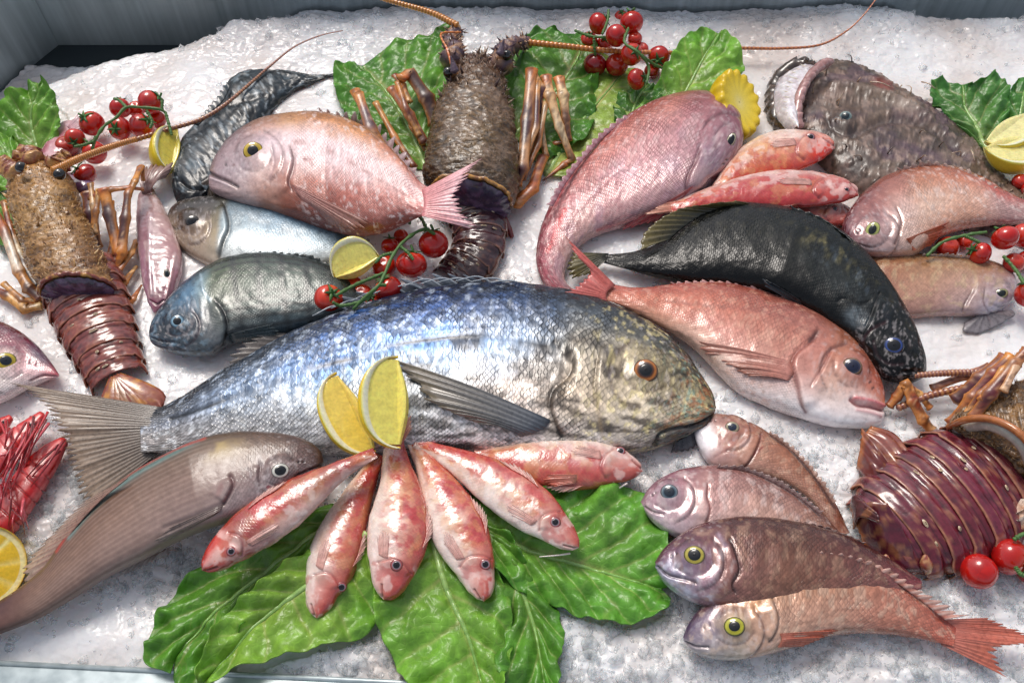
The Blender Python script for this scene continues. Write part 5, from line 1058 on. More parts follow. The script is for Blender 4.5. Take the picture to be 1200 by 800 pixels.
    for ps,cs in (([(492,160,.018),(476,128,.030),(466,96,.038)],['#c89050','#7c3c20','#d89048']),([(486,196,.012),(462,160,.020),(440,120,.030)],['#6c2c18','#c07830','#d89848']),([(480,120,.030),(472,100,.036),(462,88,.038)],['#d8a058','#c87c38','#8c4420']),
      ([(606,206,.02),(628,150,.032),(630,96,.040)],['#8c4c28','#d0a070','#4c2438','#d89858']),([(640,184,.010),(634,150,.020),(630,120,.028)],['#b08050','#d8c098','#b07c4c']),([(612,210,.014),(630,170,.022),(640,120,.030)],['#6c2c20','#a8683c','#e0b888']),([(596,226,.010),(616,226,.012),(630,206,.014)],['#c87c38','#a85424','#7c3820'])):
        leg(t,ps,[.0034,.0036,.0032],cs)
    for (a,b_) in (((586,252),(600,278)),((584,272),(588,292))): mesh('swimmeret',*tube(pw([(a[0],a[1],.008),(b_[0]-4,b_[1]-10,.006),(b_[0],b_[1],.003)],12),np.linspace(.005,.002,12),8),MAT['shell'],t,col=srgb('#7c2c2c'))
lobster_back()

def lobster_left():
    t=thing('spiny_lobster','golden brown bristly lobster with maroon tail pointing down at the left','lobster',base((90,300)),'spiny lobsters on the ice')
    top=[(34,188),(20,196),(12,215),(14,245),(22,275),(32,305),(42,330),(50,346)]
    bot=[(40,188),(66,192),(84,210),(96,240),(108,270),(120,296),(130,318),(134,338)]
    carapace(t,top,bot,.012,.6,[['#9c6c4c','#a87c50','#8c5c44'],['#9c7850','#b08a5c','#94703f'],['#927448','#ab8a5c','#8c6c44'],['#8c6c44','#a07e54','#806040'],['#84603c','#8c6844','#785438']],15,np.array([-.15,.8,0]),['#c89c64','#a87c4c','#d8b480','#7c5434'],bumps=.0022,spikes_n=1400,lo=.0014,hi=.0030,big=60,bigl=.007,speck='#4a3424',rim='#7c3c30')
    w3,side,upv,tg=abdomen(t,[(92,318),(99,340),(107,364),(116,388),(125,410),(133,430),(140,446)],[43,44,43,41,37,34,31],[.012,.012,.010,.009,.008,.006,.004],.62,7,['#7a3a36','#84423a','#7c3c34','#8a463a'],'#a8684c',17,spots=1)
    # tail fan
    for (a0,w_,cl) in ((-.75,.6,'#8a4634'),(-.35,.5,'#9c6038'),(.05,.55,'#8a5a34'),(.45,.5,'#8c4c38'),(.8,.6,'#94503c')):
        c=P(138,446,.012); d0=tg[-1]; ang=math.atan2(d0[1],d0[0])+a0*.6; d=np.array([math.cos(ang),math.sin(ang),0]); n=np.array([-d[1],d[0],0]); G=[]
        for q in np.linspace(0,1,12):
            wdt=.010*w_*1.6*(.5+.9*q)*math.sqrt(max(0,1-(q**6)))
            for s in np.linspace(-1,1,9): G.append(c+d*(.042*q)+n*wdt*s+np.array([0,0,.003+.003*(1-s*s)-.008*q*q+.0006*math.cos(s*12)]))
        G=np.array(G); nz=fbm(G[:,0]*300,G[:,1]*300,3); o=mesh('tail_fan_blade',G,[grid_faces(12,9)],MAT['shell'],t,col=blend(np.tile(srgb(cl),(len(G),1)),'#d09038',sm(nz,.52,.66)*.8)); solid(o,.0012)
    for ps,cs in (([(124,316,.012),(134,280,.020),(130,236,.030)],['#c88040','#5c2020','#e09c50']),([(108,280,.018),(112,248,.028),(116,222,.034)],['#d09850','#a86c38','#d8a860']),([(150,230,.032),(158,212,.034),(164,196,.030)],['#c87830','#d8903c','#a86020']),
      ([(126,330,.008),(138,318,.012),(154,296,.012),(160,282,.006)],['#c88840','#8c4424','#d89850','#c07c40']),([(36,320,.010),(22,296,.014),(10,262,.016),(4,236,.018)],['#b87840','#e0d0b0','#8c4028','#c88444']),([(44,352,.004),(26,352,.008),(4,332,.010)],['#d8b070','#a86c34','#d89c50'])):
        leg(t,ps,[.0034,.0034,.0028],cs)
    B=['#c87c38','#e0a058','#6c2a24','#d89048','#e8b878','#7c3020','#c87030']
    leg(t,[(128,322,.010),(140,300,.016),(128,250,.028),(122,222,.036)],[.005,.0055,.0055,.006],['#b86c2c','#6c241c','#6c241c','#c8782c','#3c141c','#3c141c','#d08434','#b85c24'],label='orange banded right leg')
    leg(t,[(132,320,.010),(142,296,.018),(147,255,.028),(150,226,.034),(166,195,.030),(168,212,.020)],[.0048,.0052,.0048,.0035,.003,.0018],['#b8641c','#c8782c','#4c1818','#4c1818','#c07028','#b86c2c','#a86424'])
    leg(t,[(112,290,.010),(106,250,.024),(104,226,.030)],[.006,.007,.0065],['#3c1a20','#4a2028','#6c2c28']); leg(t,[(112,275,.02),(109,240,.030),(106,215,.034)],[.0028]*3,['#b89060','#c8a070','#a87840'])
    leg(t,[(104,232,.030),(130,222,.036),(152,220,.034),(168,222,.028)],[.003,.0035,.003,.002],['#8c4420','#c07030','#a85828','#7c3818'])
    leg(t,[(128,340,.006),(146,330,.010),(160,312,.006)],[.004,.0038,.0015],['#b88850','#c07c34','#d8a860']); leg(t,[(146,366,.004),(156,350,.008),(166,334,.004)],[.0032,.003,.001],['#a87848','#b8682c','#8c4420'])
    leg(t,[(48,350,.006),(34,338,.010),(22,318,.014),(4,268,.020),(-10,240,.02)],[.0052,.0055,.005,.0045,.004],['#6c3828','#4a2824','#c88848','#e8dcc8','#a85830','#d89050'],label='white banded left leg')
    leg(t,[(48,358,.004),(30,362,.006),(8,346,.008),(-14,336,.008)],[.0048,.005,.0045,.004],['#c8a870','#a87838','#d8a050','#7c3824','#c88038'])
    leg(t,[(44,336,.008),(28,312,.012),(12,270,.014)],[.004]*3,['#3c3430','#5c5048','#3c2c28'])
    for ps in ([(22,205),(12,198),(4,190)],[(66,196),(74,186),(80,182)],[(40,190),(34,178),(20,184)]):
        V,F=tube(catmull([P(x,y,.040) for x,y in ps],18),np.linspace(.0085,.0055,18)*(1+.2*np.sin(np.arange(18)*1.7)),12); V=V+rng.normal(size=V.shape)*.0008; nz=fbm(V[:,0]*500,V[:,1]*500+V[:,2]*300,3)
        mesh('antenna_base',V,F,MAT['rough_shell'],t,col=blend(np.tile(srgb('#8c4a3c'),(len(V),1)),'#d0a060',sm(nz,.48,.6)))
    for (x,y,s) in ((24,196,-1),(70,204,1)):
        c=P(x,y,.052); v,f,_,_=cap_mesh(c,np.array([s*.6,-.3,.8]),UPV,.0048,.0048,.004,8); mesh('eye',v,f,MAT['pupil'],t,col=srgb('#141010'))
    antenna(t,[(62,200,.044),(90,187,.040),(130,172,.034),(160,163,.030)],.0034,.0026,'#d08838','#c07838',40,label='thick orange antenna')
    antenna(t,[(158,164,.030),(200,151,.026),(235,140,.024),(262,124,.024),(292,99,.020),(316,78,.016),(345,55,.016),(375,42,.02),(402,36,.024)],.0024,.0005,'#8c5030','#a87c78',70,label='thin brown end of the antenna')
lobster_left()

def lobster_right():
    t=thing('spiny_lobster','glossy maroon lobster cut off by the right edge, tail fan towards the small breams','lobster',base((1100,570)),'spiny lobsters on the ice')
    top=[(1250,440),(1210,446),(1170,455),(1140,470),(1122,484),(1112,498)]
    bot=[(1255,560),(1225,548),(1205,535),(1180,520),(1150,512),(1120,506)]
    b=Body([(1270,430),(1225,444),(1180,454),(1146,468),(1124,484),(1114,496)],[(1300,600),(1262,600),(1226,590),(1196,560),(1160,528),(1118,500)],th=.5,z=.020,ns=160,nt=100,sink=.4)
    b.grid([0,.5,1],[['#7c6040','#8a6c48','#7a5c3c']]*3); n=fbm(b.U*420,b.W*420,9,2); b.disp+=sm(n,.45,.7)*.0016; b.col=blend(b.col,'#3c2818',sm(n,.5,.36)*.7); b.build(t,MAT['rough_shell'],'carapace')
    spikes(t,b,900,.0012,.0028,['#a88458','#c8a474','#7c5c3c'],(.02,.97),(.03,.97),np.array([.6,.1,0]),seed=4)
    V,F=tube(pw([(1112,500,.020),(1130,492,.040),(1156,490,.052),(1184,500,.060),(1206,520,.06),(1220,550,.05)],50),.0026,8); mesh('carapace_rim',V,F,MAT['shell'],t,col=srgb('#b06a38'),label='orange rear rim')
    V,F=tube(pw([(1122,504,.020),(1140,498,.034),(1160,497,.046),(1182,506,.053),(1200,522,.053),(1212,548,.044)],50),.0046,10); mesh('membrane',V,F,MAT['flesh'],t,col=srgb('#b8b4a8'),label='pale membrane under the rim')
    w3,side,upv,tg=abdomen(t,[(1186,556),(1160,566),(1132,577),(1104,590),(1076,604),(1050,618),(1030,630)],[62,76,80,78,74,66,48],[.010,.010,.009,.008,.007,.006,.004],.52,7,['#6c2432','#64202e','#70283a','#66222e'],'#b07858',27)
    bb=Body([(1000,600),(1000,580),(1012,562),(1034,552),(1060,552)],[(1004,612),(1014,632),(1036,652),(1064,668),(1092,672)],th=.35,z=.004,ns=60,nt=50,sink=.3) if False else None
    c=P(1040,630,.012)
    for (a0,ln,w_,cl) in ((-.15,.030,.020,'#5c1c2c'),(.5,.034,.016,'#6a2430')):
        pass
    # folded tail fan blades
    def blade(pts_l,pts_r,zl,zr,cl,label=None):
        A=catmull([P(x,y,z) for (x,y),z in zip(pts_l,zl)],24); B=catmull([P(x,y,z) for (x,y),z in zip(pts_r,zr)],24)
        G=np.array([A*(1-q)+B*q+np.array([0,0,.003*math.sin(q*math.pi)+.0007*math.cos(q*20)]) for q in np.linspace(0,1,16)]); G=G.reshape(-1,3); nz=fbm(G[:,0]*260,G[:,1]*260,6); u=np.tile(np.linspace(0,1,24),16); q=np.repeat(np.linspace(0,1,16),24)
        col=blend(np.tile(srgb(cl),(len(G),1)),'#b0642c',sm(u,.8,.98)*.8); col=blend(col,'#a87048',sm(nz,.58,.7)*.6); o=mesh('tail_fan_blade',G,[grid_faces(16,24)],MAT['shell'],t,col=np.clip(col,0,1),label=label); solid(o,.0014)
    blade([(1050,560),(1030,528),(1010,502)],[(1048,572),(1022,568),(1004,548)],[.012,.020,.014],[.010,.010,.004],'#6a2c28',label='upper brown blade of the tail fan')
    blade([(1080,558),(1062,526),(1046,508),(1020,500)],[(1050,566),(1036,550),(1020,530),(1008,516)],[.02,.018,.012,.01],[.012,.014,.012,.008],'#7c3a2c')
    blade([(1040,590),(1014,590),(1000,612)],[(1080,670),(1050,666),(1012,640)],[.032,.026,.004],[.010,.008,.002],'#5c1e2c')
    blade([(1024,600),(1002,580),(996,596)],[(1030,612),(1008,606),(1000,620)],[.030,.020,.008],[.030,.018,.004],'#5c3034')
    # side hooks of the tail plates
    for k,(x,y) in enumerate([(1040,672),(1086,672),(1112,660),(1140,644),(1164,628),(1186,606)]):
        V,F=tube(pw([(x-2,y-22,.020),(x,y-8,.014),(x+4,y+6,.004)],14),np.interp(np.linspace(0,1,14),[0,.3,1],[.0012,.0042,.0004]),8); nz=fbm(V[:,0]*400,V[:,1]*400,9); mesh('side_hook',V,F,MAT['shell'],t,col=blend(np.tile(srgb('#8c4438'),(len(V),1)),'#c89868',sm(nz,.45,.6)))
    D=['#6c2a24','#8c4828','#4a1c24','#a8602c','#c07838']
    leg(t,[(1092,505,.004),(1082,492,.010),(1070,470,.016),(1062,450,.020),(1050,466,.012),(1042,476,.008)],[.005,.0055,.0052,.0052,.004,.0035],['#d8a470','#b8743c','#8c3c20','#c8803c','#9c4c28','#6c2c24'],label='bent orange leg')
    leg(t,[(1092,455,.010),(1130,440,.016),(1160,430,.02)],[.0035,.004,.004],['#9c6c5c','#a87464','#8c4c44']); 
    antenna(t,[(1070,440,.018),(1110,437,.020),(1160,436,.022)],.0022,.0028,'#a07060','#94605a',20,label='thin mauve antenna')
    antenna(t,[(1052,478,.008),(1090,463,.012),(1140,452,.020),(1170,440,.03)],.0026,.003,'#a06c5c','#8c4c44',20)
    leg(t,[(1116,498,.020),(1140,468,.034),(1166,438,.046),(1186,418,.05)],[.006,.0062,.006,.005],['#7c3020','#a8602c','#6c2c30','#8c3c2c','#d88c3c'],label='thick dark and orange leg')
    leg(t,[(1140,490,.034),(1160,462,.046),(1190,425,.056),(1204,410,.06)],[.0045,.005,.0045,.004],['#8c5038','#5c2028','#a86c48','#7c3430'])
    leg(t,[(1176,458,.052),(1190,430,.056),(1200,412,.058)],[.003]*3,['#d8b090','#c8a080','#c89068'])
    leg(t,[(1120,470,.02),(1150,445,.034),(1180,420,.044)],[.0065,.007,.0065],['#4c1c24','#5c2230','#8c4030'])
    for ps,cs in (([(1128,492,.028),(1150,462,.040),(1172,440,.048)],['#d8a060','#7c3424','#c87c3c']),([(1150,470,.042),(1176,434,.052),(1196,416,.056)],['#b86c30','#d89850','#6c2c24']),([(1090,478,.006),(1078,462,.012),(1066,452,.016)],['#c87c40','#e0a860','#9c4c28'])):
        leg(t,ps,[.0034,.0034,.0028],cs)
    V,F=tube(pw([(1190,592,.022),(1202,604,.02),(1216,612,.018)],16),np.linspace(.013,.016,16)*(1+.1*np.sin(np.arange(16)*2.)),12); V=V+rng.normal(size=V.shape)*.0008; nz=fbm(V[:,0]*300,V[:,1]*300,4); mesh('leg_base',V,F,MAT['rough_shell'],t,col=blend(np.tile(srgb('#c09070'),(len(V),1)),'#e8d8c8',sm(nz,.5,.6)))
lobster_right()

# ------------------------------------------------------------------ pink slippery pieces and prawns at the left edge
def squid_piece():
    t=thing('sea_fish','shiny pink tail end of a fish behind the left lobster feelers','fish',base((65,180)),'whole fish on the ice')
    b=Body([(88,140),(72,146),(58,162),(44,182),(26,200),(0,216)],[(92,144),(94,158),(84,176),(72,194),(50,212),(20,232)],th=.5,z=.006,ns=140,nt=70,sink=.35)
    b.grid([0,.3,.7,1],[['#d8b8bc','#e4c8cc','#c89098'],['#a05c68','#c08890','#8c3c48'],['#8c4a54','#a86c74','#7a3440'],['#7c4048','#946068','#6c3038']]); b.noise(40,200,.5,.66,'#e8ccd0',.6,4); b.msk[:]=0; b.bump(80,.002,4); b.build(t,fishmat('pink_wet_skin',sc=.003,edge=0,var=0,bump=.1,rough=.16,coat=1.))
    fin('tail_fin',t,[(84,146),(90,152)],[(92,134),(98,142),(100,152)],[.016]*2,[.02,.018,.014],6,'#c89098','#e8d0d4','#a06068',1,.7,.1,6)
    t=thing('sea_fish','small violet wet fish snout under the lowest tomato on the left','fish',base((85,215)),'whole fish on the ice')
    b=Body([(108,214),(100,206),(86,203),(70,206),(50,214)],[(108,218),(100,224),(88,226),(70,228),(50,230)],th=.5,z=.016,ns=100,nt=60,sink=.3)
    b.grid([0,.5,1],[['#6c4a70','#a890b0','#5c3450'],['#6c3c54','#8c5c74','#542c40'],['#6c3844','#7c4854','#4c2430']]); b.msk[:]=0; b.build(t,fishmat('violet_wet_skin',sc=.003,edge=0,var=0,bump=.1,rough=.14,coat=1.))
    eye(b,t,82,214,3.5,'#c8b8c8','#4c3448','#0c0810',.55)
squid_piece()
def prawns():
    def prawn(label,axis,ws,z,cols,heads,seed):
        t=thing('prawn',label,'prawn',base(axis[len(axis)//2]),'red prawns at the left edge')
        top,bot=spindle(axis,ws,blunt=.03); b=Body(top,bot,th=.75,z=z,ns=160,nt=60,sink=.4)
        b.grid([0,.3,.7,1],cols); ph=b.S*9; e=np.abs((ph%1)-.0); g=np.exp(-((ph%1)/.09)**2)*sm(b.S,.25,.3); b.disp-=g*.0012; b.col=blend(b.col,'#7c0c14',g*.6); b.noise(80,200,.5,.66,'#e8787a',.45,seed); b.noise(60,60,.52,.66,'#8c1018',.5,seed+2); b.msk[:]=0
        b.build(t,fishmat('prawn_shell_%s'%'abcd'[seed%4],sc=.003,edge=0,var=0,bump=.1,rough=.3,coat=.5,sss=.1)); eye(b,t,axis[1][0]+2,axis[1][1]-2,3.2,'#2a1416','#100808','#060404',.6); r=np.random.default_rng(seed)
        for (x,y,x2,y2) in heads:
            for k in range(4):
                dx,dy=r.uniform(-9,9,2); dx2,dy2=r.uniform(-11,11,2); zz=r.uniform(.012,.03)
                V,F=tube(pw([(x+dx,y+dy,zz),((x+x2)/2+dx2*.8,(y+y2)/2+dy2*.8,zz+.006),(x2+dx2,y2+dy2,zz-.006)],14),np.linspace(r.uniform(.0006,.0014),.0003,14),6); mesh('feeler',V,F,MAT['flesh'],t,col=srgb(r.choice(['#a81420','#8c0c1c','#c02830','#cc5860','#70080f'])))
        return t
    R_=[['#b82820','#c83828','#c02c24'],['#b42420','#cc3c2c','#b82420'],['#a81820','#c43028','#a01820'],['#8c1018','#a81c20','#801018']]
    prawn('fat orange red prawn lying lowest at the left edge above the lemon',[(78,514),(64,528),(44,552),(26,578),(8,604),(-14,628)],[4,13,17,18,18,16],.010,R_,[(70,520,36,560)],1)
    prawn('crimson prawn with tangled feelers under the big tail fin',[(52,484),(36,500),(16,520),(-6,540),(-30,556)],[4,10,15,17,17],.014,R_,[(44,492,12,560),(30,500,-4,590),(50,490,30,540),(40,500,8,600),(20,520,-10,560)],2)
    prawn('dark red prawn half out of frame by the lemon',[(26,612),(14,600),(0,590),(-20,580)],[3,9,14,16],.006,R_,[(10,560,0,620),(20,590,26,622)],3)
    prawn('small deep red prawn at the edge below the purple head',[(14,488),(4,496),(-14,506),(-30,512)],[3,8,12,13],.008,R_,[(6,496,-4,540)],5)
prawns()
# ------------------------------------------------------------------ tomatoes
def tommat():
    m,t,b=newmat('tomato_skin'); L=t.links.new
    col=N(t,'ShaderNodeAttribute',attribute_name='Col'); L(col.outputs['Color'],b.inputs['Base Color']); b.inputs['Roughness'].default_value=.18; b.inputs['Coat Weight'].default_value=.6; b.inputs['Coat Roughness'].default_value=.06
    b.inputs['Subsurface Weight'].default_value=.15; b.inputs['Subsurface Radius'].default_value=(.006,.001,.0005); return m
MAT['tomato']=tommat(); MAT['stem']=vcmat('green_stem',rough=.5,noise=.2,nsc=600,bump=.4)
def tomato(parent, x, y, r, z=None, dirn=(0,-.2,1), tone='#c01810', cal=True, seed=0, squash=.92):
    rg=np.random.default_rng(seed+int(x*7+y)); c0=P(x,y,0); k=pxm(c0); r=r*rg.uniform(.95,1.06); squash=squash*rg.uniform(.92,1.05); R_=r*k; z=R_*.8 if z is None else z
    c=P(x,y,z); R_=r*pxm(c); n=np.array(dirn,float); n/=np.linalg.norm(n); a=np.cross(n,[.3,1,.1]); a/=np.linalg.norm(a); b_=np.cross(n,a)
    nu,nv=30,22; th=np.arange(nu)*2*np.pi/nu; V=[];C=[]
    ph=np.linspace(.02,np.pi-.02,nv)
    for p in ph:
        dent=1-.16*math.exp(-(p/.35)**2); rr=R_*(1+.012*np.cos(5*th+1))
        V.append(c+n*(R_*squash*math.cos(p)*dent)+(a*np.cos(th)[:,None]+b_*np.sin(th)[:,None])*(rr*math.sin(p))[:,None]); q=fbm(np.cos(th)*2+p*2,np.sin(th)*2+5,seed+3)
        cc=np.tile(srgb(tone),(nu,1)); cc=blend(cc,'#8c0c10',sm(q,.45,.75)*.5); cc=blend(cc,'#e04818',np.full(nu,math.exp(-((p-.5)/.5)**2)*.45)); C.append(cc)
    V=np.vstack(V);C=np.vstack(C); o=mesh('tomato',V,[grid_faces(nv,nu,True)],MAT['tomato'],parent,col=C)
    if cal:
        parts=[]; top=c+n*R_*squash*.84; ns_=rg.integers(5,7); a0=rg.uniform(0,6)
        for s in range(ns_):
            an=a0+s*2*np.pi/ns_+rg.uniform(-.15,.15); d=a*math.cos(an)+b_*math.sin(an); w_=np.cross(n,d); L_=R_*rg.uniform(.6,.95); lift=rg.uniform(.0,.5); G=[]
            for q in np.linspace(0,1,8):
                ang=q*.95; p=c+n*(R_*squash*math.cos(ang*L_/R_)*(1-.1*math.exp(-(ang/.35)**2))+.0006+lift*L_*q*q*.7)+d*(R_*math.sin(ang*L_/R_))*(1.02); wd=R_*.13*(1-q)**.7*(.5+1.6*q*(1-q)+.4)
                for s2 in (-1,0,1): G.append(p+w_*wd*s2-n*.0005*abs(s2))
            parts.append((np.array(G),[grid_faces(8,3)],srgb(rg.choice(['#38642c','#4a7a38','#2e5428']))))
        V,F=tube([top,top+n*R_*.25,top+n*R_*.5+a*R_*.15],[R_*.09,R_*.07,R_*.07],6); parts.append((V,F,srgb('#4c7c3c')))
        V,F,C=join(parts); e=mesh('calyx',V,F,MAT['stem'],parent,col=C); e.parent=o; solid(e,.0004)
    return c+n*R_*squash
def vine(parent, pts, r=.0013, col='#4c7038'):
    pth=pw(pts,40); rad=r*(1+.15*np.sin(np.arange(40)*1.3)+.5*np.exp(-((np.arange(40)%13-6)/1.5)**2)*.5); V,F=tube(pth,rad,7); mesh('vine_stem',V,F,MAT['stem'],parent,col=srgb(col))
GT='cherry tomato trusses'
def truss(label,pos,toms,vines):
    t=thing('cherry_tomatoes',label,'tomatoes',base(pos),GT)
    for k,tm in enumerate(toms): tomato(t,*tm[:3],**(tm[3] if len(tm)>3 else {}),seed=k)
    for v in vines: vine(t,*v) if isinstance(v,tuple) else vine(t,v)
U=(0,-.1,1)
truss('truss of cherry tomatoes lying under the end of the long antenna at the back',(725,65),
  [(701,28,12,dict(z=.034,dirn=(.9,.3,.3))),(740,27,13,dict(z=.030,dirn=(-.2,.8,.6))),(722,42,13,dict(z=.045,dirn=(.7,.3,.2))),(728,20,8,dict(z=.012)),(690,47,10,dict(z=.014)),(708,52,9,dict(z=.010)),
   (697,76,13,dict(z=.014,dirn=(.2,.9,.2),tone='#8c0c10')),(723,76,14,dict(z=.016,cal=False,tone='#a01014')),(740,64,13.5,dict(z=.036,dirn=(.3,-.6,.8))),(744,46,9,dict(z=.02,cal=False)),(772,67,13,dict(z=.020,dirn=(-.2,-.9,.2))),(746,93,13,dict(z=.026,dirn=(.8,-.3,.4))),(764,84,9,dict(z=.008,cal=False,tone='#8c0c10')),(752,58,8,dict(z=.012,cal=False))],
  [[(674,36,.03),(690,42,.036),(706,44,.04),(716,44,.044)],[(706,40,.046),(712,24,.044),(713,12,.046)],[(736,34,.05),(732,50,.052),(748,62,.052),(760,78,.04),(758,98,.034)],[(748,62,.05),(764,74,.036),(776,80,.026)],[(696,44,.04),(697,60,.030),(698,66,.024)],[(740,14,.03),(744,10,.034)]])
truss('truss of cherry tomatoes beside the lemon wedge at the left',(140,150),
  [(108,145,14,dict(z=.016,dirn=(-.3,-.2,.9))),(141,127,12.5,dict(z=.020,dirn=(-.1,.8,.3))),(176,120,14,dict(z=.028,dirn=(.9,.3,.4))),(160,128,10,dict(z=.012,cal=False)),(141,151,14,dict(z=.018,dirn=(-.1,-.8,.6))),(166,148,14,dict(z=.022,dirn=(.7,.1,.5))),(88,162,11.5,dict(z=.026,dirn=(.2,-.9,.1),tone='#d02814')),(111,179,14,dict(z=.016,dirn=(-.3,.3,.6))),(100,205,14,dict(z=.018,dirn=(-.5,.1,.6),tone='#a01418')),(184,140,11,dict(z=.01,cal=False)),(78,172,12,dict(z=.008,cal=False,tone='#901018')),(200,170,8,dict(z=.01,cal=False))],
  [[(110,166,.034),(122,148,.038),(136,138,.04),(148,126,.042),(166,126,.042),(186,128,.04),(194,132,.036)],[(148,126,.042),(140,118,.04),(134,116,.036)],[(194,132,.036),(198,146,.032),(201,158,.028)],[(110,166,.034),(98,170,.036),(88,172,.036)],[(112,160,.036),(108,176,.030)],[(172,130,.042),(178,142,.038),(176,150,.036)],[(190,130,.036),(190,118,.04)]])
truss('truss of red cherry tomatoes between the two lemon wedges and the middle lobster tail',(450,310),
  [(508,286,18,dict(z=.024,dirn=(-.05,.8,.6))),(482,310,18,dict(z=.022,dirn=(.1,.8,.7))),(457,288,11,dict(z=.012,dirn=(0,.6,.6))),(450,312,14,dict(z=.014,cal=False,tone='#b01810')),(455,338,16,dict(z=.020,dirn=(-.3,.3,.7))),(385,350,17,dict(z=.020,dirn=(.4,-.1,.8),tone='#d02c14')),(412,334,13,dict(z=.010,cal=False,tone='#b82414')),(424,345,13,dict(z=.008,cal=False,tone='#a01c14')),(436,352,12,dict(z=.012)),(470,277,9,dict(z=.008,cal=False))],
  [[(500,268,.036),(488,272,.036),(472,284,.038),(460,300,.040),(452,318,.040),(444,334,.040),(428,348,.036),(414,362,.03)],[(500,268,.036),(492,254,.03),(482,252,.028),(480,262,.028)],[(500,268,.036),(509,274,.038)],[(468,288,.038),(478,296,.038),(484,304,.036)],[(450,320,.04),(430,328,.036),(412,336,.032),(394,346,.036)],[(444,334,.04),(452,334,.038)],[(462,296,.038),(448,300,.034),(440,308,.032)],[(440,338,.038),(426,352,.034),(400,358,.03),(390,354,.034)]])
truss('truss of tomatoes squeezed beneath the coppery bream at the right edge',(1150,290),
  [(1178,279,16,dict(z=.030,dirn=(-.3,.9,.1))),(1148,297,14,dict(z=.018,dirn=(-.8,.2,.3))),(1110,290,13,dict(z=.010,cal=False,tone='#a01418')),(1200,276,14,dict(z=.020,cal=False)),(1188,308,12,dict(z=.016,cal=False,tone='#b01814')),(1206,345,15,dict(z=.020,dirn=(-.3,.6,.6))),(1130,284,9,dict(z=.006,cal=False)),(1205,305,12,dict(z=.010,cal=False,tone='#901014'))],
  [[(1086,300,.020),(1104,284,.026),(1130,276,.03),(1156,272,.032)],[(1130,276,.03),(1148,284,.03)],[(1176,300,.03),(1190,316,.03),(1200,332,.032)]])
truss('cherry tomatoes in the lower right corner beside the maroon lobster',(1170,660),
  [(1147,669,21,dict(z=.016,dirn=(.3,.3,-.6),cal=False)),(1183,652,21,dict(z=.018,dirn=(.6,-.5,.3),tone='#b41812')),(1206,668,16,dict(z=.010,cal=False,tone='#a01814'))],
  [[(1190,664,.03),(1196,672,.03),(1206,676,.03)],[(1188,632,.03),(1198,626,.032),(1212,624,.03)]])
truss('pair of tomatoes showing below the lemon slices at the back right',(1196,214),[(1196,213,9,dict(z=.012,cal=False)),(1208,222,10,dict(z=.012,cal=False))],[])

# ------------------------------------------------------------------ lemons
MAT['rind']=vcmat('lemon_rind',rough=.38,coat=.3,noise=.08,nsc=900,bump=.6,bd=.0006); MAT['pulp']=vcmat('lemon_pulp',rough=.15,coat=.6,noise=.12,nsc=500,bump=.5,bd=.0005,sss=.3)
def wedge(label,cx_,cy_,z,long_dir,face_dir,L_,D_,ang=1.1,rind='#d8bc20',pulp='#dcd070',group='lemon wedges'):
    """long_dir: along the wedge; face_dir: outward middle of the rind; both world"""
    t=thing('lemon_wedge',label,'lemon',base((cx_,cy_)),group); c=P(cx_,cy_,z); u=np.array(long_dir,float); u/=np.linalg.norm(u); f=np.array(face_dir,float); f-=u*(f@u); f/=np.linalg.norm(f); s=np.cross(u,f); c=c-f*D_*.5
    def pt(q,a,rho=1.):     # q -1..1 along, a angle from f
        e=math.sqrt(max(0,1-abs(q)**2.3)); return c+u*q*L_+(f*math.cos(a)+s*math.sin(a))*D_*e*rho
    nq,na=30,14; qs=np.sin(np.linspace(-np.pi/2,np.pi/2,nq)); G=np.array([[pt(q,a) for a in np.linspace(-ang/2,ang/2,na)] for q in qs]).reshape(-1,3)
    o=mesh('rind',G,[grid_faces(nq,na)],MAT['rind'],t,col=srgb(rind)); solid(o,.0014,-1)
    for sg in (-1,1):
        rh=np.r_[np.linspace(0,.84,9),.86,.92,.98]; G=[];C=[]
        for q in qs:
            for r_ in rh:
                fl=r_<.85; qq=q*(1-.09*fl); p=pt(qq,sg*ang/2,r_-.22*(1-q*q)*(1-r_))
                rp=.0004*math.sin(r_*26+q*3) if fl else .0006
                G.append(p+s*sg*(rp+(-.0006 if fl else .0))); cc=srgb(pulp)*(.86+.26*vnoise(np.array([q*16+r_*4.]),np.array([r_*5.]),3)[0]) if fl else srgb('#ece6c8'); 
                if r_>.95: cc=srgb('#e4d860')
                C.append(cc)
        o=mesh('pulp_face',np.array(G),[grid_faces(nq,len(rh))],MAT['pulp'],t,col=np.clip(np.array(C),0,1)); solid(o,.001,-1)
    return t
wedge('upright lemon wedge with bright cut face, leaning on the big fish',444,472,.052,(-.06,.95,.35),(-.8,-.25,-.1),.031,.027,1.0,'#ecc818','#fbe470')
wedge('lemon wedge lying left of the upright one on the big fish',399,492,.030,(-.5,.85,.35),(-.8,-.5,-.3),.031,.024,1.0,'#ecc818','#f0d060')
wedge('small lemon wedge above the vine tomatoes in the middle',413,300,.026,(.75,.3,.2),(-.45,.8,.1),.020,.026,1.1,'#ecc818','#fbe67c')
wedge('slim lemon wedge beside the black rough fish at the back left',190,175,.018,(-.1,1,.1),(-.8,-.1,.3),.026,.022,1.2,'#e4c820','#ecd458')
wedge('thin lemon slice wedge uppermost at the right edge',1192,158,.026,(.8,.55,.1),(.45,-.8,-.15),.030,.024,.5,'#e8cc38','#f0e29c')
wedge('lemon wedge below the upper one at the right edge',1194,184,.022,(.95,.15,.0),(.1,-.9,-.25),.028,.028,.6,'#e8cc38','#f0e090')
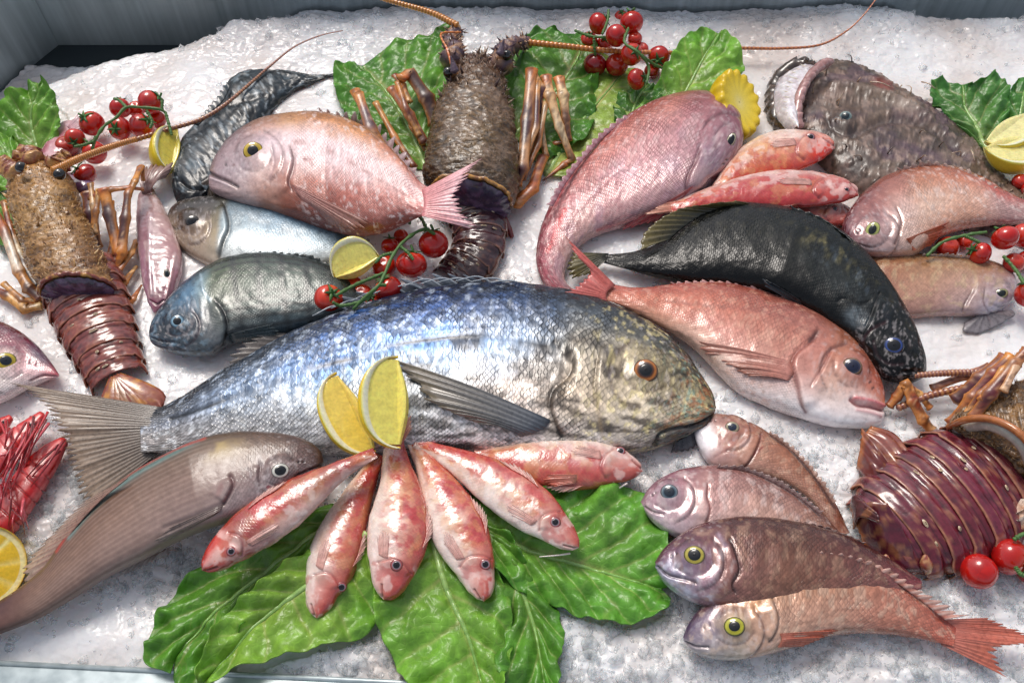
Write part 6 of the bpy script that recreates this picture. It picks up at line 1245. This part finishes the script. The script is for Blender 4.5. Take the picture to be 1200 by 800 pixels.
def half_lemon():
    t=thing('lemon_half','half lemon cut off by the left edge below the red prawns','lemon',base((0,665)),None)
    c=P(-24,666,.016); n=np.array([.35,-.25,.8]); n/=np.linalg.norm(n); V,F,rad,th=cap_mesh(c,-n,np.array([0,1.,0]),.026,.026,.024,16,40); o=mesh('rind',V,F,MAT['rind'],t,col=srgb('#dcc01c'))
    rr=np.r_[np.linspace(0,.84,12)[1:],.86,.93,1.]; a=np.cross(n,[0,1.,0]); a/=np.linalg.norm(a); b_=np.cross(n,a); G=[c+n*.002]; C=[srgb('#e8d8a0')]; thh=np.arange(60)*2*np.pi/60
    for r_ in rr:
        for q in thh:
            seg=abs(((q*9/(2*np.pi))%1)-.5)*2; fl=r_<.85; G.append(c+n*(.003+(.0008*(1-seg**6) if fl else .0008))+(a*math.cos(q)+b_*math.sin(q))*.0262*r_); C.append((blend(np.array([srgb('#e0b820')]),'#f0e298',np.array([seg**8]))[0] if fl else (srgb('#ecdca0') if r_<.97 else srgb('#d8b020'))))
    G=np.array(G); F=[np.stack([np.zeros(60,int),1+np.arange(60),1+(np.arange(60)+1)%60],1),grid_faces(len(rr),60,True)+1]; mesh('pulp_face',G,F,MAT['pulp'],t,col=np.array(C))
half_lemon()
def crinkle():
    t=thing('lemon_half','bright yellow lemon half with crinkle cut edge behind the curved fish','lemon',base((862,128)),None)
    c=P(856,128,.018); n=np.array([.45,-.25,.85]); n/=np.linalg.norm(n); a=np.cross(n,[1.,0,0]); a/=np.linalg.norm(a); b_=np.cross(n,a); G=[];C=[]; m=120; th=np.arange(m)*2*np.pi/m; zz=.0022*sm(np.abs(((th*15/(2*np.pi))%1)-.5)*2,.1,.9)
    rows=[(0.02,.012),(.3,.0125),(.55,.013),(.8,.0135),(.93,.0145),(1.0,.0125),(1.03,.006),(1.0,-.002),(.85,-.012),(.5,-.020),(.02,-.024)]
    for k,(r_,h) in enumerate(rows):
        w=1. if 3<=k<=6 else (.4 if k==7 else 0); G.append(c+n*(h+zz*w*.6)[:,None]*1.+(a*np.cos(th)[:,None]*1.25+b_*np.sin(th)[:,None]*.85)*(.0275*r_*(1+.09*w*(zz/.0022-.5)))[:,None]); C.append(np.tile(srgb(['#e0d080','#e4cc50','#e4c838','#e0c020','#e0bc10','#dcb80c','#dcb80c','#d8b40c','#d0ac0c','#c8a410','#c8a410'][k]),(m,1)))
    mesh('rind',np.vstack(G),[grid_faces(len(rows),m,True)],MAT['rind'],t,col=np.vstack(C))
crinkle()

# ------------------------------------------------------------------ lettuce
def leafmat():
    m,t,b=newmat('lettuce_leaf'); L=t.links.new; col=N(t,'ShaderNodeAttribute',attribute_name='Col'); tc=N(t,'ShaderNodeTexCoord')
    nz=N(t,'ShaderNodeTexNoise'); nz.inputs['Scale'].default_value=110; nz.inputs['Detail'].default_value=6; L(tc.outputs['Object'],nz.inputs['Vector'])
    vo=N(t,'ShaderNodeTexVoronoi',feature='DISTANCE_TO_EDGE'); vo.inputs['Scale'].default_value=190; L(tc.outputs['Object'],vo.inputs['Vector'])
    v=mapr(t,vo.outputs['Distance'],0,.12,0,1,True)
    mul=N(t,'ShaderNodeVectorMath',operation='SCALE'); L(col.outputs['Color'],mul.inputs[0]); L(M(t,'MULTIPLY',mapr(t,nz.outputs['Fac'],.3,.7,.75,1.25),mapr(t,v,0,1,1.10,1)),mul.inputs['Scale']); L(mul.outputs[0],b.inputs['Base Color'])
    bp=N(t,'ShaderNodeBump'); bp.inputs['Strength'].default_value=.5; bp.inputs['Distance'].default_value=.0009; L(M(t,'ADD',nz.outputs['Fac'],M(t,'MULTIPLY',v,.25)),bp.inputs['Height']); L(bp.outputs[0],b.inputs['Normal'])
    b.inputs['Roughness'].default_value=.34; b.inputs['Coat Weight'].default_value=.15; b.inputs['Coat Roughness'].default_value=.2
    tr=N(t,'ShaderNodeBsdfTranslucent'); L(mul.outputs[0],tr.inputs['Color']); mx=N(t,'ShaderNodeMixShader'); mx.inputs[0].default_value=.3; L(b.outputs[0],mx.inputs[1]); L(tr.outputs[0],mx.inputs[2]); L(mx.outputs[0],t.nodes['Material Output'].inputs[0]); return m
MAT['leaf']=leafmat(); MAT['midrib']=vcmat('midrib',rough=.35,coat=.3,noise=.12,nsc=300,bump=.2,sss=.2)
LEAF_AREAS=[]
def leaf(label,rib,left,right,z0=.005,zr=None,zl=None,zrr=None,col=('#2a7a12','#4c9a24'),nv=9,ruf=.004,seed=1,ribr=.0028,lower=.004,ruffn=11,pale=.5,group='lettuce leaves under the fish',quilt=1.):
    """rib: base to tip; left/right: margins surveyed in photo pixels, base to tip"""
    t=thing('lettuce_leaf',label,'lettuce',base(rib[len(rib)//2]),group); nu,nw=150,55
    zz=lambda z,n: np.interp(np.linspace(0,1,n),np.linspace(0,1,len(np.atleast_1d(z))),np.atleast_1d(z))
    zr=z0 if zr is None else zr; zl=z0 if zl is None else zl; zrr=z0 if zrr is None else zrr
    Rb=catmull(rib,nu); Lf=catmull(left,nu); Rt=catmull(right,nu); zR,zL,zT=zz(zr,nu),zz(zl,nu),zz(zrr,nu)
    R3=np.array([P(x,y,q) for (x,y),q in zip(Rb,zR)]); L3=np.array([P(x,y,q) for (x,y),q in zip(Lf,zL)]); T3=np.array([P(x,y,q) for (x,y),q in zip(Rt,zT)])
    tg=np.gradient(R3,axis=0); tg/=np.linalg.norm(tg,axis=1)[:,None]; V=[];C=[]; u=np.linspace(0,1,nu); r=np.random.default_rng(seed)
    g0,g1=srgb(col[0]),srgb(col[1]); pw_=srgb('#a8c878')
    for side,E in ((-1,L3),(1,T3)):
        w_=np.linspace(0,1,nw) if side==1 else np.linspace(1,0,nw)[:-1]
        for w0 in w_:
            # lateral veins slope towards the tip, unevenly spaced
            wob=fbm(u*3+side*7,np.full(nu,w0*1.2+seed),seed,2); ph=u*nv*.62-w0*1.1+.9*wob+.3*side; vein=np.exp(-(((ph%1)-.5)/.05)**2); puff=1-np.abs(np.cos(np.pi*(ph%1)))**1.5; puff=1-puff
            d=np.hypot(*(E-R3)[:,:2].T); p=R3+(E-R3)*w0
            q=fbm(p[:,0]*34,p[:,1]*34,seed+4,3); n2=fbm(p[:,0]*95,p[:,1]*95,seed+8,3); rg_=1-np.abs(2*fbm(p[:,0]*60,p[:,1]*60,seed+14,2)-1)
            br=np.exp(-((fbm(p[:,0]*70,p[:,1]*70,seed+24,2)-.5)/.012)**2)
            z=(puff*.0035*min(1,w0*3)*(.4+q)+(q-.5)*.016*w0+(n2-.5)*.006+(rg_-.8)*.008*w0)*quilt+ruf*w0**3*(fbm(u*ruffn*.8,np.full(nu,seed*1.),seed+2,2)-.45)*3.2
            z=z-.0015*math.exp(-(w0/.07)**2)
            fade=sm(u,0,.04)*sm(1-u,0,.03); p=p+np.array([0,0,1.])*(np.maximum(z,-.003)*fade)[:,None]
            p[:,:2]+=((E-R3)[:,:2]/(d[:,None]+1e-6))*(ruf*1.1*w0**4*(fbm(u*ruffn*1.3,np.full(nu,seed*2.),seed+6,2)-.5))[:,None]
            c=g0[None]*(1-q[:,None])+g1[None]*q[:,None]; c=c*(.85+.4*n2[:,None])
            a=(vein*.36*(1-.55*w0)+br*.12)[:,None]; a=np.clip(a,0,1); c=c*(1-a)+pw_*a*.85; a=math.exp(-(w0/.05)**2)*pale; c=c*(1-a)+srgb('#b8cc88')*a
            a=pale*.35*(1-w0)*(1-u)[:,None]; c=c*(1-a)+srgb('#a8c468')*a
            V.append(p);C.append(c)
    V=np.array(V);C=np.array(C); nn=V.shape[0]; o=mesh('blade',V.reshape(-1,3),[grid_faces(nn,nu)],MAT['leaf'],t,col=np.clip(C.reshape(-1,3)*np.array([2.0,1.15,1.6])+np.array([.01,0,.004]),0,1)); solid(o,.0006)
    ctr=V[nw-1]; rr=np.linspace(1,.22,nu)*ribr; pth=ctr+np.array([0,0,.0004]); v,f=tube(pth,rr,8); mesh('midrib',v,f,MAT['midrib'],t,col=blend(np.tile(srgb('#a9c47c'),(len(v),1)),'#6ca040',np.r_[np.repeat(u,8),0,1]))
    poly=[tuple(p[:2]) for p in L3[::4]]+[tuple(p[:2]) for p in T3[::-4]]
    if lower is not None: LEAF_AREAS.append((poly,lower))
    return t
# front fan of leaves
leaf('dark green lettuce leaf at the far left of the front fan',[(400,600),(330,655),(260,710),(205,770)],[(400,592),(340,606),(280,635),(225,675),(185,720),(170,770),(200,790)],[(402,608),(372,650),(320,700),(280,750),(240,800),(212,806),(203,796)],z0=.004,zr=[.010,.008,.004],zl=[.010,.010,.006,.008],zrr=.004,col=('#2c7c18','#4c9c28'),nv=9,seed=3,pale=.35)
leaf('light green lettuce leaf curling at its tip, lower left of the fan',[(430,625),(380,672),(310,722),(238,800)],[(428,615),(370,640),(310,680),(262,725),(236,775),(232,800)],[(436,640),(446,700),(436,742),(390,758),(330,770),(270,792),(244,806)],z0=.008,zr=[.016,.014,.010,.010],zl=[.014,.016,.018,.014],zrr=[.014,.008,.006,.008,.012],col=('#3e9420','#70b83c'),nv=10,seed=5,pale=.4)
leaf('glossy green lettuce leaf pointing down from the middle of the fan',[(500,600),(520,680),(550,750),(572,830)],[(490,610),(452,660),(440,710),(455,760),(480,805),(530,840)],[(520,600),(560,640),(592,690),(600,740),(596,790),(580,835)],z0=.006,zr=[.016,.012,.008,.004],zl=[.014,.010,.008,.004],zrr=[.016,.014,.012,.006],col=('#3a9020','#62b034'),nv=10,seed=7,pale=.3)
leaf('deep green lettuce leaf at the bottom right of the fan',[(560,610),(600,670),(625,730),(640,810)],[(548,630),(560,690),(575,750),(590,800),(620,830)],[(590,620),(640,690),(658,730),(656,770),(650,812)],z0=.004,zr=[.012,.008,.005,.003],zl=.005,zrr=[.010,.006,.004,.003],col=('#27741a','#449428'),nv=9,seed=9,pale=.3)
leaf('broad green lettuce leaf spreading right under the level mullet',[(540,600),(610,640),(690,665),(775,690)],[(560,570),(620,572),(690,570),(745,574),(778,610),(784,650),(788,685)],[(545,640),(590,680),(640,705),(690,722),(740,732),(775,720),(786,700)],z0=.004,zr=[.012,.006,.004,.004],zl=[.008,.012,.012,.008],zrr=[.012,.008,.006,.006],col=('#2f861c','#52a632'),nv=12,seed=11,pale=.35)
# back leaves
leaf('lettuce leaf behind the middle lobster on its left',[(500,200),(480,150),(455,110),(425,78)],[(440,190),(412,150),(394,110),(392,80),(410,74)],[(540,150),(528,110),(535,70),(526,30),(500,40),(455,55)],z0=.006,zr=[.002,.010,.016,.012],zl=[.004,.010,.012],zrr=[.010,.03,.035,.03,.015],col=('#2c7c1c','#4ca02c'),nv=9,seed=13,pale=.4,ruf=.0025,lower=.002)
leaf('ruffled lettuce leaf right behind the middle lobster',[(600,160),(640,120),(680,60),(660,40)],[(560,120),(580,80),(600,50),(630,38),(655,36)],[(640,190),(690,160),(700,100),(700,60),(675,40)],z0=.004,zr=[.002,.006,.014,.014],zl=[.01,.02,.02],zrr=[.002,.006,.01],col=('#246a18','#3f9428'),nv=8,seed=15,lower=.002,ruf=.0025)
leaf('pale lettuce leaf lying flat between the lobster legs and the curved fish',[(640,205),(665,165),(700,120),(735,80)],[(620,180),(625,140),(640,95),(680,66),(720,66)],[(665,208),(710,180),(745,150),(760,110),(745,80)],z0=.004,zr=[.002,.002,.004,.006],zl=.004,zrr=.004,col=('#4c9428','#7cb848'),nv=8,seed=17,pale=.9,lower=.002,quilt=.6,ruf=.002)
leaf('bright lettuce leaf with pale rib standing behind the curved fish',[(770,150),(800,112),(822,72),(842,40)],[(735,140),(750,125),(768,100),(785,70),(805,42),(828,32)],[(800,130),(845,118),(860,100),(872,82),(862,56),(845,36)],z0=.006,zr=[.004,.010,.02,.03],zl=[.006,.012,.03,.034],zrr=[.008,.012,.02,.03],col=('#3c9420','#6cbc3c'),nv=9,seed=19,pale=.6,lower=.002,quilt=.8)
leaf('dark folded lettuce leaf below the back tomatoes',[(735,160),(740,135),(748,115),(760,98)],[(715,165),(718,140),(722,118),(735,98)],[(760,150),(770,130),(775,115),(770,100)],z0=.004,zr=.008,zl=.004,zrr=.010,col=('#1f6218','#388a28'),nv=6,seed=21,pale=.3,lower=.002)
leaf('lettuce leaf behind the left truss of tomatoes',[(40,215),(44,180),(36,140),(46,98)],[(-12,200),(-18,160),(-8,124),(20,116),(38,96)],[(60,195),(72,165),(70,130),(60,104),(50,92)],z0=.004,zr=[.002,.006,.020,.036],zl=[.002,.010,.018,.030],zrr=[.002,.010,.024,.036],col=('#2c7c18','#5cac34'),nv=9,seed=23,pale=.45,lower=.002)
leaf('small lettuce leaf at the left edge under the pink fish',[(30,215),(15,190),(2,168),(-16,150)],[(0,225),(-14,200),(-24,170),(-20,150)],[(32,200),(26,182),(14,160),(-6,148)],z0=.012,zr=[.004,.014,.016,.01],col=('#3c9420','#6cbc40'),nv=6,seed=25,pale=.3,lower=.002)
leaf('lettuce leaf at the left edge beside the golden lobster',[(30,285),(16,262),(2,244),(-20,230)],[(20,300),(0,290),(-14,270),(-24,240)],[(40,270),(30,246),(14,230),(-14,222)],z0=.004,col=('#2c7420','#4c9430'),nv=6,seed=27,pale=.4,lower=.002)
leaf('lettuce leaf with pale rib left of the lemon slices at the right',[(1160,178),(1145,150),(1132,125),(1128,100)],[(1130,160),(1110,138),(1092,118),(1088,102),(1105,96)],[(1185,165),(1180,140),(1178,112),(1165,92),(1140,96)],z0=.006,zr=[.010,.014,.018,.024],zl=[.006,.016,.022],zrr=[.006,.014,.024,.03],col=('#226c1c','#409438'),nv=7,seed=29,pale=.4,lower=.002,quilt=.8)
leaf('lettuce leaf at the back right edge behind the lemon slices',[(1200,160),(1196,135),(1200,110),(1205,90)],[(1180,165),(1174,140),(1178,118),(1192,92)],[(1225,160),(1226,130),(1222,100),(1212,86)],z0=.006,zr=[.006,.014,.02,.02],zl=[.006,.014,.02],zrr=.02,col=('#1f6c1c','#3c9434'),nv=6,seed=31,pale=.3,lower=.002)
leaf('lettuce leaf tip between the maroon lobster and corner tomatoes',[(1180,640),(1196,630),(1214,622)],[(1176,630),(1192,618),(1212,612)],[(1186,650),(1204,642),(1220,634)],z0=.008,col=('#2c7c20','#5ca838'),nv=4,seed=33,pale=.3,lower=.002,ruf=.002)
# ------------------------------------------------------------------ crushed ice
def icemat(name, chip=False):
    m, t, b = newmat(name); L = t.links.new
    tc = N(t, 'ShaderNodeTexCoord')
    n1 = N(t, 'ShaderNodeTexNoise'); n1.inputs['Scale'].default_value = 9; n1.inputs['Detail'].default_value = 3; L(tc.outputs['Object'], n1.inputs['Vector'])
    n2 = N(t, 'ShaderNodeTexVoronoi'); n2.inputs['Scale'].default_value = 170; L(tc.outputs['Object'], n2.inputs['Vector'])
    n3 = N(t, 'ShaderNodeTexNoise'); n3.inputs['Scale'].default_value = 420; n3.inputs['Detail'].default_value = 4; L(tc.outputs['Object'], n3.inputs['Vector'])
    cr = N(t, 'ShaderNodeValToRGB'); e = cr.color_ramp.elements
    e[0].position = .36; e[0].color = (.78, .70, .66, 1); e[1].position = .56; e[1].color = (.93, .915, .92, 1)
    L(n1.outputs['Fac'], cr.inputs[0])
    if chip: e[0].color = (.93, .90, .89, 1); e[1].color = (.95, .95, .96, 1)
    L(cr.outputs[0], b.inputs['Base Color'])
    b.inputs['Roughness'].default_value = .2; b.inputs['Coat Weight'].default_value = .5; b.inputs['Coat Roughness'].default_value = .08; b.inputs['Coat IOR'].default_value = 1.33
    b.inputs['IOR'].default_value = 1.31
    b.inputs['Transmission Weight'].default_value = .12 if chip else .08
    if True:
        b.inputs['Subsurface Weight'].default_value = .4; b.inputs['Subsurface Radius'].default_value = (.02, .016, .014); b.inputs['Subsurface Scale'].default_value = 1.
    bp = N(t, 'ShaderNodeBump'); bp.inputs['Strength'].default_value = .35; bp.inputs['Distance'].default_value = .0015
    L(M(t, 'ADD', M(t, 'MULTIPLY', n2.outputs['Distance'], .8), M(t, 'MULTIPLY', n3.outputs['Fac'], .5)), bp.inputs['Height']); L(bp.outputs[0], b.inputs['Normal'])
    return m
def clearice():
    m, t, b = newmat('clear_ice_chip'); L = t.links.new
    tc = N(t, 'ShaderNodeTexCoord'); nz = N(t, 'ShaderNodeTexNoise'); nz.inputs['Scale'].default_value = 500; nz.inputs['Detail'].default_value = 3; L(tc.outputs['Object'], nz.inputs['Vector'])
    bp = N(t, 'ShaderNodeBump'); bp.inputs['Strength'].default_value = .6; bp.inputs['Distance'].default_value = .001; L(nz.outputs['Fac'], bp.inputs['Height'])
    b.inputs['Base Color'].default_value = (.93, .93, .94, 1); b.inputs['Roughness'].default_value = .1; b.inputs['IOR'].default_value = 1.31; b.inputs['Coat Weight'].default_value = .6; b.inputs['Coat Roughness'].default_value = .05; L(bp.outputs[0], b.inputs['Normal'])
    b.inputs['Subsurface Weight'].default_value = .6; b.inputs['Subsurface Radius'].default_value = (.01, .01, .01); b.inputs['Subsurface Scale'].default_value = 1.
    tr = N(t, 'ShaderNodeBsdfTransparent'); tr.inputs[0].default_value = (.95, .965, .97, 1)
    fr = N(t, 'ShaderNodeLayerWeight'); fr.inputs[0].default_value = .5; L(bp.outputs[0], fr.inputs['Normal'])
    mx = N(t, 'ShaderNodeMixShader'); L(mapr(t, fr.outputs['Facing'], 0, 1, .10, .62), mx.inputs[0]); L(tr.outputs[0], mx.inputs[1]); L(b.outputs[0], mx.inputs[2]); L(mx.outputs[0], t.nodes['Material Output'].inputs[0]); return m
MAT['ice'] = icemat('crushed_ice'); MAT['chip'] = clearice()
ice_edge = [P(x, y, -.02)[:2] for x, y in [(-160,190),(-60,135),(0,112),(60,90),(130,70),(200,55),(235,44)]]
def iceh(X, Y):
    px, py, _ = proj(np.c_[X.ravel(), Y.ravel(), np.zeros(X.size)]); px = px.reshape(X.shape); py = py.reshape(X.shape)
    h = (fbm(X*22, Y*22, 61, 3)-.5)*.010
    F, F2, cid = worley(X*95+fbm(X*60, Y*60, 3, 2)*1.5, Y*95+fbm(X*60, Y*60, 4, 2)*1.5, 5)
    h2 = (cid-.5)*.0034*sm(F2-F, .02, .28)+(.5-F)*.0024
    F, F2, cid = worley(X*240, Y*240, 15)
    h2 += (cid-.5)*.0016*sm(F2-F, .02, .3)+(fbm(X*500, Y*500, 25, 2)-.5)*.0008
    calm = 1-.75*sm(py, 668, 720)*(1-sm(px, 180, 330))          # melted, smooth front corner
    calm *= 1-.35*sm(py, 60, 110)*(1-sm(py, 400, 470))
    h = h*calm+h2*calm*(.4+.35*sm(py, 470, 580)+.5*(1-sm(py, 30, 90)))
    # low under the leaves
    for poly, dz in LEAF_AREAS:
        ins = inpoly(X, Y, poly); h = np.where(ins, np.minimum(h, .001)-dz, h)
    # slopes at the back corner and along the wall
    d, sg, _ = polydist(X, Y, ice_edge); sd_ = d*sg
    h = h-.055*sm(sd_, -.05, .012)
    wall = YB-Y
    h = h+.014*np.exp(-(wall/.12)**2)*(.3+fbm(X*9, X*0+3, 8, 3))-.05*(1-sm(wall, .0, .035+.03*fbm(X*20, X*0, 9, 2)))*(.35+.65*sm(np.abs(px-700), 330, 420))
    rl = fl[1]+(X-fl[0])*(fr[1]-fl[1])/(fr[0]-fl[0]); h = h-.004*(1-sm(Y-rl, 0, .02))-.03*(1-sm(Y-rl, -.004, .001))
    return h
def inpoly(X, Y, poly):
    c = np.zeros(X.shape, bool); n = len(poly)
    for i in range(n):
        x1, y1 = poly[i]; x2, y2 = poly[(i+1) % n]
        with np.errstate(divide='ignore', invalid='ignore'):
            c ^= ((y1 > Y) != (y2 > Y)) & (X < (x2-x1)*(Y-y1)/(y2-y1+1e-15)+x1)
    return c
def make_ice():
    nx, ny = 1000, 820
    yy = np.linspace(0, 1, ny)**1.15*(YB-.004-YF)+YF
    v = np.linspace(-1, 1, nx)
    halfw = np.interp(yy, [YF, YB], [.50, .86])
    X = v[None, :]*halfw[:, None]; Y = np.tile(yy[:, None], (1, nx))
    # keep inside the slanted side panel
    lim = cx+(Y-cy)*(ldir[0]/ldir[1]) + .004
    X = np.maximum(X, lim-.0+v[None]*1e-5)
    H = iceh(X, Y); V = np.stack([X, Y, H], -1).reshape(-1, 3)
    V[:, 0] += (fbm(V[:, 0]*300, V[:, 1]*300, 71, 2)-.5)*.0018; V[:, 1] += (fbm(V[:, 0]*300, V[:, 1]*300, 72, 2)-.5)*.0018
    V[:, 1] = np.minimum(V[:, 1], YB-.002)
    o = mesh('ice_bed', V, [grid_faces(ny, nx)], MAT['ice'], None); setp(o, kind='structure')
    # loose chips
    n = 21000; ico_v = []; 
    px = rng.uniform(-20, 1220, n*2); py = rng.uniform(20, 800, n*2)
    dens = .10+.80*sm(py, 440, 560)+.4*(1-sm(py, 30, 80)); dens *= 1-.85*sm(py, 680, 720)*(1-sm(px, 170, 260))
    keep = rng.random(n*2) < dens*.62; px, py = px[keep], py[keep]
    pts = np.array([P(x, y, 0) for x, y in zip(px, py)]); ok = (pts[:, 1] < YB-.012) & (pts[:, 1] > fl[1]+(pts[:,0]-fl[0])*(fr[1]-fl[1])/(fr[0]-fl[0])+.004); pts = pts[ok]
    pts[:, 2] = iceh(pts[:, 0], pts[:, 1])
    ok = np.ones(len(pts), bool)
    for poly, dz in LEAF_AREAS: ok &= ~inpoly(pts[:, 0], pts[:, 1], poly)
    ok &= pts[:, 2] > -.03; pts = pts[ok]; k = len(pts)
    oct_v = np.array([[1,0,0],[-1,0,0],[0,1,0],[0,-1,0],[0,0,1],[0,0,-1],[.6,.6,.4],[-.6,.55,-.4],[.5,-.6,.5],[-.5,-.6,-.5]], float)
    import mathutils, bmesh
    bm = bmesh.new(); [bm.verts.new(v) for v in oct_v]; bmesh.ops.convex_hull(bm, input=bm.verts); bmesh.ops.triangulate(bm, faces=bm.faces); bm.verts.index_update()
    ov = np.array([v.co[:] for v in bm.verts]); of = np.array([[v.index for v in f.verts] for f in bm.faces]); bm.free()
    s = .0008+.0046*rng.random(k)**3.5; S = s[:, None]*(.6+.8*rng.random((k, 3)))
    q = rng.normal(size=(k, 4)); q /= np.linalg.norm(q, axis=1)[:, None]; a, b, c, d = q.T
    Rm = np.stack([1-2*(c*c+d*d), 2*(b*c-a*d), 2*(b*d+a*c), 2*(b*c+a*d), 1-2*(b*b+d*d), 2*(c*d-a*b), 2*(b*d-a*c), 2*(c*d+a*b), 1-2*(b*b+c*c)], -1).reshape(k, 3, 3)
    J = ov[None]*(1+.35*rng.normal(size=(k, len(ov), 3))*.6)
    V = np.einsum('kij,knj->kni', Rm, J*S[:, None])+pts[:, None]+np.array([0, 0, 1])*(s*.05)[:, None, None]
    F = (of[None]+np.arange(k)[:, None, None]*len(ov)).reshape(-1, 3)
    o = mesh('ice_chips', V.reshape(-1, 3), [F], MAT['chip'], None, smooth=False); setp(o, kind='stuff')
make_ice()
